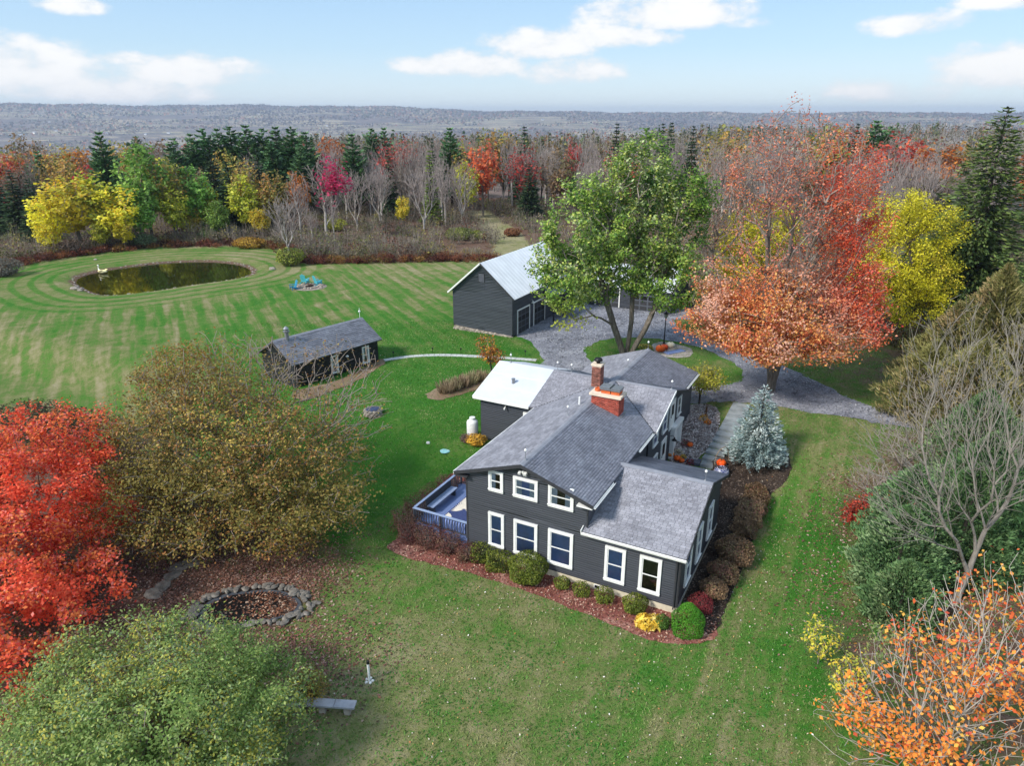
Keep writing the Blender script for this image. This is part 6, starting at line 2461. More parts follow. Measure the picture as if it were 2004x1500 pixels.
# green maple behind the house
mx_, my_ = at(1222, 702)
MG = ([(100, 136, 56), (126, 158, 66), (152, 176, 78), (78, 110, 46), (188, 194, 100), (100, 132, 74), (180, 194, 138)], [4, 4, 3.5, 2, 2, 1.5, 2])
ml = [(0, 1, 11.0, 4.4, 4.4, 4.4), (-4.2, 0, 11.0, 3.8, 3.8, 4.6), (3.2, 1, 12.0, 3.6, 3.8, 4.8), (.8, .5, 16.2, 3.2, 3.0, 3.2), (-2.2, 0, 14.4, 3.2, 3.0, 3.0), (-5.6, -1.5, 7.2, 3.0, 2.6, 2.0), (3.8, -1, 7.6, 3.2, 3.0, 3.0), (0, 1.5, 8.2, 4.4, 3.6, 2.8), (-6.8, .5, 9.0, 2.4, 2.4, 1.6), (-5.2, -3.4, 4.6, 1.5, 1.2, 1.2), (4.6, 0, 14.4, 2.6, 2.6, 2.6)]


def maple_col(g, Q):
    c = mottled(g, Q, *MG, patch=1.6)
    low = (sst((6.8 - Q[:, 2]) / 3.5) * sst((-Q[:, 0] - 1.0) / 4))[:, None] * .75
    c = c * (1 - low) + np.array(lin(196, 190, 70)) * low * g.uniform(.8, 1.15, (len(Q), 1))
    return c


tr4 = [[(0, 0, -.2), (-.4, 0, 1.2), (-1.1, -.1, 3.0), (-1.9, -.2, 5.4), (-2.6, -.1, 8.0), (-3.0, 0, 10.5)], [(.1, .2, -.2), (.3, .3, 1.2), (.5, .5, 3.2), (.5, .8, 6.0), (.7, .9, 9.2), (.8, .9, 12.4)], [(.3, 0, -.2), (.9, 0, 1.2), (1.7, 0, 2.8), (2.6, .2, 5.2), (3.2, .5, 8.2), (3.5, .7, 11)]]


def multi_trunk(name, label, cat, loc, seed, lobes, trunks, n_att, n_leaf, leaf, bark, tip, r0, bal, spread, colf, keep=None, shell=.45, twig=TWIGM, leafmat=None):
    g = np.random.default_rng(seed)
    root = thing(name, label, cat, loc)
    att = lobes_pts(g, lobes, n_att, shell)
    tops = np.array([np.array(t_)[2:].mean(0) for t_ in trunks])
    near = np.argmin(np.linalg.norm(att[:, None, :2] - tops[None, :, :2], axis=2) + g.normal(0, .5, (n_att, len(trunks))), 1)
    tipsP, tipsPar = [], []
    for k_, t_ in enumerate(trunks):
        a = att[near == k_]
        if not len(a):
            continue
        P, par = grow(g, a, np.array(t_, float), bal, jit=.09)
        r, _ = radii(par, tip, r0)
        th = max(tip * 3.4, r0 * .15)
        branches('trunk', P, par, r, th, 9, 8, bark, root)
        branches('branches', P, par, r, 0, th, 4, twig, root)
        ti = np.nonzero(r < tip * 2.6)[0]
        tipsP.append(P[ti])
        tipsPar.append(P[np.maximum(par[ti], 0)])
    A, B = np.vstack(tipsP), np.vstack(tipsPar)
    w = np.ones(len(A)) if keep is None else keep(A).clip(0, 1)
    ch = g.choice(len(A), n_leaf, p=w / w.sum())
    f = g.uniform(0, 1, (n_leaf, 1))
    Q = A[ch] * f + B[ch] * (1 - f) + g.normal(0, 1, (n_leaf, 3)) * spread * np.array([1, 1, .75])
    C = colf(g, Q)
    ctr = np.mean(Q, 0)
    out = (Q - ctr) / (np.linalg.norm(Q - ctr, axis=1)[:, None] + 1e-9)
    V, F, C = leaf_quads(Q, leaf, g, C, up=.5, out=out * .5)
    npobj('crown', V, F, leafmat or LEAF, root, col=C)
    return root


multi_trunk('maple_tree', 'tall green maple with three trunks on the drive island', 'tree', (mx_, my_, gz(mx_, my_)), 111, ml, tr4, 900, 46000, .27, BARK, .022, .42, .5, .30, maple_col, shell=.55, keep=lambda P: .12 + .88 * sst(np.sin(P @ np.array([.9, .7, 1.2])) * .9 + np.sin(P @ np.array([-.8, 1.1, .7]) + 2) * .7 + .8))

# orange and red maple by the drive
qx, qy = at(1506, 766)


def big_col(g, Q):
    n = len(Q)
    org = mottled(g, Q, [(212, 122, 78), (224, 150, 86), (200, 100, 72), (226, 176, 104), (184, 124, 76), (222, 172, 146)], [4, 4, 3, 2, 2, 2.5], patch=1.3)
    red = mottled(g, Q, [(214, 96, 66), (226, 120, 78), (200, 80, 68), (226, 158, 128), (220, 128, 72)], [4, 3, 3, 2.5, 2], patch=1.4)
    yel = mottled(g, Q, [(206, 170, 60), (190, 150, 54), (216, 150, 60)], None, patch=1.2)
    f = sst((Q[:, 0] * .62 + (Q[:, 2] - 8) * .24 - .4) / 3.0)[:, None]
    c = org * (1 - f) + red * f
    dust = (sst((Q[:, 2] - 9) / 2) * sst((1.6 - Q[:, 0]) / 1.5) * (g.random(n) < .8))[:, None]
    c = c * (1 - dust) + mottled(g, Q, [(200, 120, 104), (208, 138, 112), (186, 112, 98), (212, 130, 88)], None) * dust
    y = (sst((4.8 - Q[:, 2]) / 2.6) * (g.random(n) < .6))[:, None]
    return c * (1 - y) + yel * y


def big_keep(P):
    mid = sst((P[:, 2] - 6.6) / 4.5)
    side = sst((P[:, 0] - 1.6) / 1.8) * (1 - .55 * sst((P[:, 2] - 17.5) / 1.5))
    left = sst((-P[:, 0] - 2.8) / 1.0) * sst((P[:, 2] - 15.2) / 1) * .8
    gap = .25 + .75 * sst(np.sin(P @ np.array([1.1, .8, 1.5]) + 1) * .8 + np.sin(P @ np.array([-.7, 1.3, .9])) * .6 + .75)
    return np.clip((1 - mid + mid * np.maximum(side * 1.0, np.maximum(left, .26))) * gap, .03, 1)


bigl = [(0, 0, 6.8, 6.6, 5.6, 3.2), (-2.8, -1, 6.0, 4.0, 4.0, 2.4), (3.6, -.6, 6.4, 4.4, 4.2, 3.0), (0, -2, 5.0, 5.0, 3.6, 1.8), (-5.6, -1.5, 5.8, 2.6, 2.6, 1.4), (5.8, -.5, 6.0, 2.8, 2.8, 1.8), (-2.4, -4.0, 5.0, 3.0, 2.2, 1.4), (3.0, -3.8, 5.4, 3.0, 2.2, 1.5), (-4.4, 0, 9.2, 2.6, 2.6, 2.6), (-1.0, -2.0, 8.8, 3.4, 2.6, 2.4), (4.4, .5, 10.0, 3.4, 3.4, 3.6), (5.4, 0, 8.2, 2.6, 2.8, 3.2), (4.6, .5, 13.6, 2.6, 2.8, 3.2), (.2, .5, 13.2, 4.4, 4.0, 5.2), (3.2, .5, 15.6, 3.4, 3.2, 4.4), (-2.6, .5, 16.2, 2.8, 2.8, 4.0), (.3, .3, 18.6, 3.2, 2.8, 2.8), (-5.0, -1.0, 7.0, 2.4, 2.6, 1.4)]
tr3 = [[(0, 0, -.2), (0, 0, 1.0), (-.2, 0, 2.2), (-.7, .1, 4.0), (-1.2, .2, 7.0), (-1.4, .3, 10.5), (-1.6, .4, 14)], [(.1, .1, -.2), (.15, .1, 1.0), (.35, .1, 2.3), (.8, .1, 4.4), (1.2, .3, 7.6), (1.6, .4, 11), (1.9, .4, 14.5)], [(0, .1, 1.0), (.05, .15, 2.4), (.1, .25, 5), (.1, .3, 9), (.2, .3, 13), (.2, .3, 16)]]
multi_trunk('maple_tree', 'great orange and red maple with a bare grey top by the drive', 'tree', (qx, qy, gz(qx, qy)), 112, bigl, tr3, 2300, 66000, .185, BARK, .018, .46, .55, .30, big_col, keep=big_keep, shell=.42)

# yellow tree behind it, at the right
yx, yy = at(1742, 668)
YL = ([(206, 196, 44), (226, 216, 66), (184, 178, 40), (160, 156, 40), (230, 206, 70)], [4, 4, 3, 2, 1])
yl = [(0, 0, 8.2, 3.8, 3.6, 5.0), (-1.6, 0, 11.8, 2.8, 3.0, 2.6), (1.6, 0, 10.2, 2.8, 3.0, 3.2), (.6, -.6, 4.4, 3.4, 3.2, 2.8), (-2.8, 0, 6.0, 2.6, 2.6, 2.6), (2.6, .4, 6.2, 2.6, 2.6, 2.6)]
broadleaf('locust_tree', 'bright yellow feathery tree right of the orange maple', 'tree', (yx, yy, gz(yx, yy)), 113, yl, [(0, 0, -.2), (0, 0, 1.2), (.1, 0, 2.4), (0, 0, 4)], 480, 36000, .22, YL, bark=BARKD, tip=.02, r0=.26, bal=.4, spread=.34, shell=.5, twig=BARKD, aspect=.45)
x, y = at(1540, 640)
broadleaf('locust_tree', 'smaller yellow tree glimpsed through the bare upper maple limbs', 'tree', (x - 1, y + 8, gz(x, y)), 114, [(0, 0, 8.4, 4.6, 4, 3.2), (-1.5, 0, 6, 4, 3, 3)], [(0, 0, -.2), (0, 0, 2), (0, 0, 4)], 220, 8000, .36, YL, bark=BARKD, tip=.02, r0=.22, bal=.4, spread=.36, aspect=.45)

# bare tree between the maples
x, y = at(1412, 640)
broadleaf('bare_tree', 'grey leafless tree between the green and the orange maple', 'tree', (x, y + 6, gz(x, y)), 115, [(0, 0, 12.5, 4.6, 4.4, 6.0), (-2.5, 0, 9, 3.6, 3.2, 3.2), (2, 0, 15.5, 3, 3, 3.4)], [(0, 0, -.2), (0, 0, 2), (.1, 0, 4), (0, 0, 6.5), (.2, 0, 9)], 900, 2600, .22, ([(176, 124, 104), (150, 108, 92), (186, 140, 100)], None), bark=BARK, tip=.017, r0=.3, bal=.7, shell=.25, spread=.3)
# tall dark norway spruce
x, y = 45.6, 70.0
conifer('spruce_tree', 'towering dark green spruce at the right edge of the yard', 'tree', (x, y, gz(x, y)), 121, height_to(1985, 203, x, y) - gz(x, y), 8.6, 30000, .7, ([(92, 112, 60), (112, 130, 70), (70, 90, 50), (132, 144, 82)], [4, 3, 3, 1]), power=.75, droop=.5, bare=.04, irregular=.3, gap=.03, aspect=.32, tiers=52)
# blue spruce by the walk
x, y = at(1478, 903)
conifer('blue_spruce', 'frosted blue spruce beside the bluestone steps', 'tree', (x, y, gz(x, y)), 122, 5.3, 1.95, 15000, .20, ([(150, 168, 166), (126, 148, 146), (176, 190, 186), (96, 118, 112), (200, 208, 204)], [4, 4, 3, 2, 2]), power=.72, droop=.16, bare=.05, tiers=22, irregular=.08, aspect=.30)
# olive arborvitae and cedars at the right
ARB = ([(132, 128, 78), (112, 112, 64), (150, 138, 92), (92, 96, 54), (162, 142, 100)], [4, 4, 3, 2, 1])
CED = ([(90, 122, 76), (112, 142, 90), (72, 100, 64), (134, 156, 110)], [4, 3, 3, 2])


def cedar(label, x, y, h, r, n, cols, seed, leaf=.3, group=None, taper=.82, asp=.36, rough=1.0):
    g = np.random.default_rng(seed)
    root = thing('cedar_tree', label, 'tree', (x, y, gz(x, y)), 0, group)
    mb = MB()
    mb.tube([(0, 0, -.2), (0, 0, h * .9)], [.05 + h * .015, .02], 6)
    mb.build('trunk', BARKD, root)
    z = g.uniform(0, 1, n) ** 1.15
    a = g.uniform(0, 6.283, n)
    pr = np.where(z < .22, .72 + .28 * np.sin(z / .22 * 1.57), np.cos(np.clip((z - .22) / .78, 0, 1) * 1.57) ** taper)
    clump = 1 + rough * (.16 * np.sin(a * 3 + z * 9 + seed) + .17 * np.sin(a * 7 - z * 17 + 1) + .12 * np.sin(a * 13 + z * 31))
    R_ = pr * r * clump * (.62 + .38 * g.uniform(0, 1, n) ** .4)
    Q = np.column_stack([np.cos(a) * R_, np.sin(a) * R_, .05 + z * h])
    T = np.column_stack([np.cos(a) * .7, np.sin(a) * .7, .75 + g.normal(0, .35, n)]) + g.normal(0, .25, (n, 3))
    T /= np.linalg.norm(T, axis=1)[:, None]
    W = np.cross(T, g.normal(0, 1, (n, 3)))
    W /= np.linalg.norm(W, axis=1)[:, None]
    Ls = leaf * g.uniform(.6, 1.3, (n, 1)) * .5
    V = np.stack([Q - T * Ls, Q + W * Ls * asp, Q + T * Ls, Q - W * Ls * asp], 1)
    C = mottled(g, Q, *cols, patch=.9)
    npobj('foliage', V.reshape(-1, 3), np.arange(4 * n).reshape(n, 4), NEEDLE, root, col=np.repeat(C, 4, 0))
    return root


x, y = 34.2, 48.5
cedar('tall tawny olive cedar behind the leafless grey tree', x, y, height_to(1915, 520, x, y) - gz(x, y), 3.1, 22000, ARB, 131, .5, taper=1.05, asp=.2, rough=1.5)
cedar('tawny olive cedar close behind the tallest tawny one', x + 3.4, y + 1.5, 9.6, 2.8, 16000, ARB, 133, .5, taper=1.0, asp=.2, rough=1.6)
cedar('tawny olive cedar right of the tallest, cut by the edge', x + 1.4, y - 2.6, 8.2, 2.7, 15000, ARB, 134, .5, taper=.95, asp=.2, rough=1.6)
cedar('tawny olive cedar left of the tallest tawny one', x - 2.4, y + .6, 7.6, 2.5, 14000, ARB, 135, .5, taper=.95, asp=.2, rough=1.6)
x, y = 30.5, 43.5
cedar('low tawny cedar farthest left beyond the bare bushes', 29.2, 46.5, 5.6, 2.3, 12000, ARB, 136, .45, taper=.95, asp=.2, rough=1.7)
cedar('lower olive cedar left of the tall tawny one', x, y, 6.6, 2.7, 20000, ARB, 132, .45, taper=.95, asp=.2, rough=1.7)
for i, (x, y, h, r, lb) in enumerate([(18.9, 29.4, 4.6, 2.0, 'nearest green cedar at the edge of the right lawn'), (20.3, 31.6, 5.6, 2.1, 'green cedar just behind the nearest one on the right'), (22.6, 30.6, 6.2, 2.3, 'green cedar behind the pale trunk on the right'), (24.6, 32.8, 6.6, 2.5, 'green cedar at the right edge beyond the pale trunk'), (26.4, 36.4, 6.4, 2.6, 'dull green cedar farther back on the right edge'), (17.9, 27.0, 3.2, 1.5, 'low green cedar at the foot of the cedar row'), (26.0, 29.5, 6.4, 2.4, 'green cedar cut off by the right edge')]):
    cedar(lb, x, y, h, r, 12000, CED, 150 + i, .24)
x, y = at(1712, 1050)
broadleaf('burning_bush', 'dark red leaved bush beside the green cedars', 'shrub', (x, y, gz(x, y)), 160, [(0, 0, 1.7, 1.7, 1.4, 1.2), (-.5, .3, 1.1, 1.4, 1.2, .9)], [(0, 0, -.1), (0, 0, .4), (0, 0, .8)], 160, 3600, .15, ([(170, 62, 46), (142, 54, 46), (196, 78, 52), (122, 64, 50)], [4, 3, 2, 2]), tip=.008, r0=.05, bal=.3, spread=.16)
for i, (px, py, h, lb) in enumerate([(1760, 930, 4.4, 'grey twiggy bare bush in front of the lower olive cedar'), (1830, 860, 5.0, 'grey twiggy bare bush before the tall tawny cedar'), (1700, 990, 3.0, 'low bare bush left of the red bush'), (1930, 800, 6.0, 'bare twiggy bush at the right edge under the tall spruce')]):
    x, y = at(px, py)
    broadleaf('bare_bush', lb, 'shrub', (x, y, gz(x, y)), 165 + i, [(0, 0, h * .62, h * .55, h * .5, h * .4)], [(0, 0, -.1), (0, 0, .3), (0, 0, .6)], 420, 0, .1, None, bark=BARK, tip=.012, r0=.07, bal=.45, shell=.15, jit=.07)
# small ornamental trees
x, y = at(962, 738)
broadleaf('small_tree', 'small upright orange leaved tree in the garden bed', 'tree', (x, y, gz(x, y)), 170, [(-.5, 0, 2.6, .95, .9, 1.1), (.45, 0, 1.8, .8, .8, .7)], [(0, 0, -.1), (0, 0, .6), (-.1, 0, 1.3)], 110, 1300, .17, ([(176, 118, 52), (150, 104, 54), (206, 150, 56), (140, 76, 46)], None), bark=BARKD, tip=.012, r0=.09, bal=.35, spread=.14)
x, y = at(1368, 792)
broadleaf('small_tree', 'small yellow green spreading tree at the end of the pebble bed', 'tree', (x, y, gz(x, y)), 171, [(0, 0, 2.2, 1.7, 1.6, 1.1), (.7, .3, 1.7, 1.3, 1.2, .8)], [(0, 0, -.1), (0, 0, .4), (0, 0, .9)], 200, 2400, .15, ([(178, 172, 56), (150, 148, 52), (196, 184, 80), (124, 120, 50)], None), bark=BARKD, tip=.010, r0=.09, bal=.35, spread=.18)
# dark brush behind the red maple
for i, (px, py, r, h, lb) in enumerate([(120, 868, 3.0, 2.6, 'dark thicket of shrubs behind the red maple top'), (190, 880, 2.6, 2.2, 'dark thicket between the red maple and the olive tree'), (60, 850, 3.0, 2.4, 'dark shrub behind the red maple at the left edge'), (225, 960, 2.2, 2.6, 'dark green shrub under the left side of the olive tree')]):
    bush('thicket', lb, 'shrub', px, py, (r, r * .9, h), 4200, .16, ([(60, 56, 40), (78, 70, 48), (52, 62, 38), (88, 66, 50)], None), seed=180 + i, twigs=90, shell=.45, tw=.014)

# ================================================================== WOODS BEYOND THE LAWN
g = np.random.default_rng(77)
UNDER = (0, 0, -400)
PROTO = {}


def proto_leafy(key, name, cols, seed, H=13.0, W=3.6, n_leaf=1500, leaf=.62, n_att=150, bark=BARK, shape=None, keepf=None, top=.95):
    lobes = shape or [(0, 0, H * .64, W, W, H * .33), (W * .35, 0, H * .5, W * .7, W * .7, H * .22), (-W * .35, W * .2, H * .55, W * .65, W * .7, H * .25), (0, -W * .3, H * .42, W * .7, W * .6, H * .18)]
    PROTO[key] = broadleaf(name, 'x', 'tree', UNDER, seed, lobes, [(0, 0, -.6), (0, 0, H * .12), (0, 0, H * .25), (0, 0, H * .4)], n_att, n_leaf, leaf, cols, bark=bark, tip=.03, r0=.2, bal=.5, spread=.42, shell=.4, leafmat=LEAFV, patch=2.2, keep=keepf)
    PROTO[key]['H'] = H


def proto_bare(key, seed, H=13.0, W=3.0, n=420, pale=True, vase=False, leaves=0, cols=None, keepf=None):
    if vase:
        lobes = [(0, 0, H * .66, W, W, H * .34), (0, 0, H * .8, W * 1.1, W * 1.1, H * .18)]
        tr = [(0, 0, -.6), (0, 0, H * .03), (0, 0, H * .07), (0, 0, H * .1)]
    else:
        lobes = [(0, 0, H * .68, W * .8, W * .8, H * .33), (W * .3, 0, H * .6, W * .7, W * .7, H * .26)]
        tr = [(0, 0, -.6), (0, 0, H * .15), (.1, 0, H * .32), (0, .1, H * .5), (0, 0, H * .7)]
    PROTO[key] = broadleaf('bare_tree', 'x', 'tree', UNDER, seed, lobes, tr, n, leaves, .5, cols, bark=BARKP if pale else BARK, tip=.022, r0=.17, bal=1.0 if vase else .85, shell=.1, twig=mat('twig_wood', lin(158, 146, 140), .95, .15, .05) if pale else TWIGM, jit=.05, leafmat=LEAFV, spread=.5, keep=keepf)
    PROTO[key]['H'] = H


def proto_conifer(key, name, seed, H, W, n, cols, **kw):
    PROTO[key] = conifer(name, 'x', 'tree', UNDER, seed, H, W, n, kw.pop('spray', 1.0), cols, **kw)
    PROTO[key]['H'] = H


YELF = ([(222, 206, 62), (206, 196, 60), (232, 214, 84), (190, 186, 64), (236, 190, 60)], [4, 3, 2, 2, 1])
proto_leafy('yellow', 'yellow_tree', YELF, 201, W=3.9, n_leaf=2200)
proto_leafy('yellow2', 'yellow_tree', ([(196, 196, 64), (170, 180, 62), (214, 206, 80), (150, 160, 60)], None), 202, W=3.4, n_leaf=2000)
proto_leafy('green', 'green_tree', ([(140, 176, 78), (118, 158, 70), (160, 190, 96), (106, 140, 62)], None), 203, W=3.3, n_leaf=2200)
proto_leafy('olive', 'olive_tree', ([(168, 158, 76), (148, 150, 72), (186, 162, 82), (134, 138, 72), (192, 154, 84)], None), 204, W=3.3, n_leaf=1500)
proto_leafy('orange', 'orange_tree', ([(206, 124, 54), (222, 146, 66), (188, 106, 52), (170, 110, 60)], None), 205, W=3.4, n_leaf=1500)
proto_leafy('red', 'red_tree', ([(206, 92, 66), (190, 74, 60), (218, 118, 84), (168, 84, 70)], None), 206, W=3.5, n_leaf=1300)
proto_leafy('crimson', 'red_tree', ([(196, 48, 84), (206, 66, 96), (178, 46, 70)], None), 207, W=3.2, n_leaf=1200)
proto_leafy('brown', 'brown_tree', ([(132, 108, 82), (116, 98, 72), (150, 118, 84), (108, 104, 66)], None), 208, W=3.4, n_leaf=1100)
proto_bare('bare1', 211)
proto_bare('bare2', 212, W=2.4, n=360)
proto_bare('bare3', 213, W=3.4, n=460, pale=False)
proto_bare('vase', 214, W=3.6, n=420, vase=True)
proto_bare('rosy', 215, W=3.2, n=420, leaves=700, cols=([(196, 52, 92), (206, 74, 104)], None), keepf=lambda P: sst((P[:, 0] - .3) / 1.2) * sst((P[:, 2] - 7) / 2) + .01)
proto_bare('ruddy', 216, W=3.4, n=420, leaves=800, cols=([(206, 96, 72), (196, 112, 86), (180, 84, 66)], None), pale=False)
PINE = ([(84, 122, 78), (104, 144, 92), (66, 98, 64), (122, 156, 104)], [4, 3, 2, 1.5])
proto_conifer('pine', 'pine_tree', 221, 16, 3.8, 4200, PINE, spray=1.0, power=.55, droop=-.12, bare=.18, gap=.22, irregular=.3, aspect=.45)
proto_conifer('pine2', 'pine_tree', 222, 16, 3.4, 3900, PINE, spray=1.0, power=.5, droop=-.08, bare=.22, gap=.28, irregular=.34, aspect=.45)
proto_conifer('spruce', 'spruce_tree', 223, 14, 3.0, 4000, ([(52, 76, 50), (68, 94, 58), (44, 62, 44), (84, 106, 68)], None), spray=.9, droop=.35, bare=.03)
proto_conifer('larch', 'larch_tree', 224, 12, 1.7, 1300, ([(122, 148, 56), (98, 130, 52), (140, 158, 66)], None), spray=.7, droop=.2, bare=.06)

_used = set()


def plant(key, px, pyb, pyt=None, w=1.0, label=None, group=None, H=None, pos=None):
    x, y = at(px, pyb) if pos is None else pos
    z = float(base_z(x, y))
    p = PROTO[key]
    h = H if H else height_to(px, pyt, x, y) - z
    s = h / p['H']
    ws = max(.62, min(1.5, s ** .6)) * w
    rz_ = float(g.uniform(0, 6.28))
    if key == 'rosy':
        rz_ = 0.0
    if key not in _used:
        _used.add(key)
        p.location = (x, y, z)
        p.rotation_euler.z = rz_
        p.scale = (ws, ws, s)
        p['label'] = label
        if group:
            p['group'] = group
        return p
    o = dup(p, (x, y, z), rz_, (ws, ws, s), label, group)
    if not group and 'group' in o:
        del o['group']
    return o


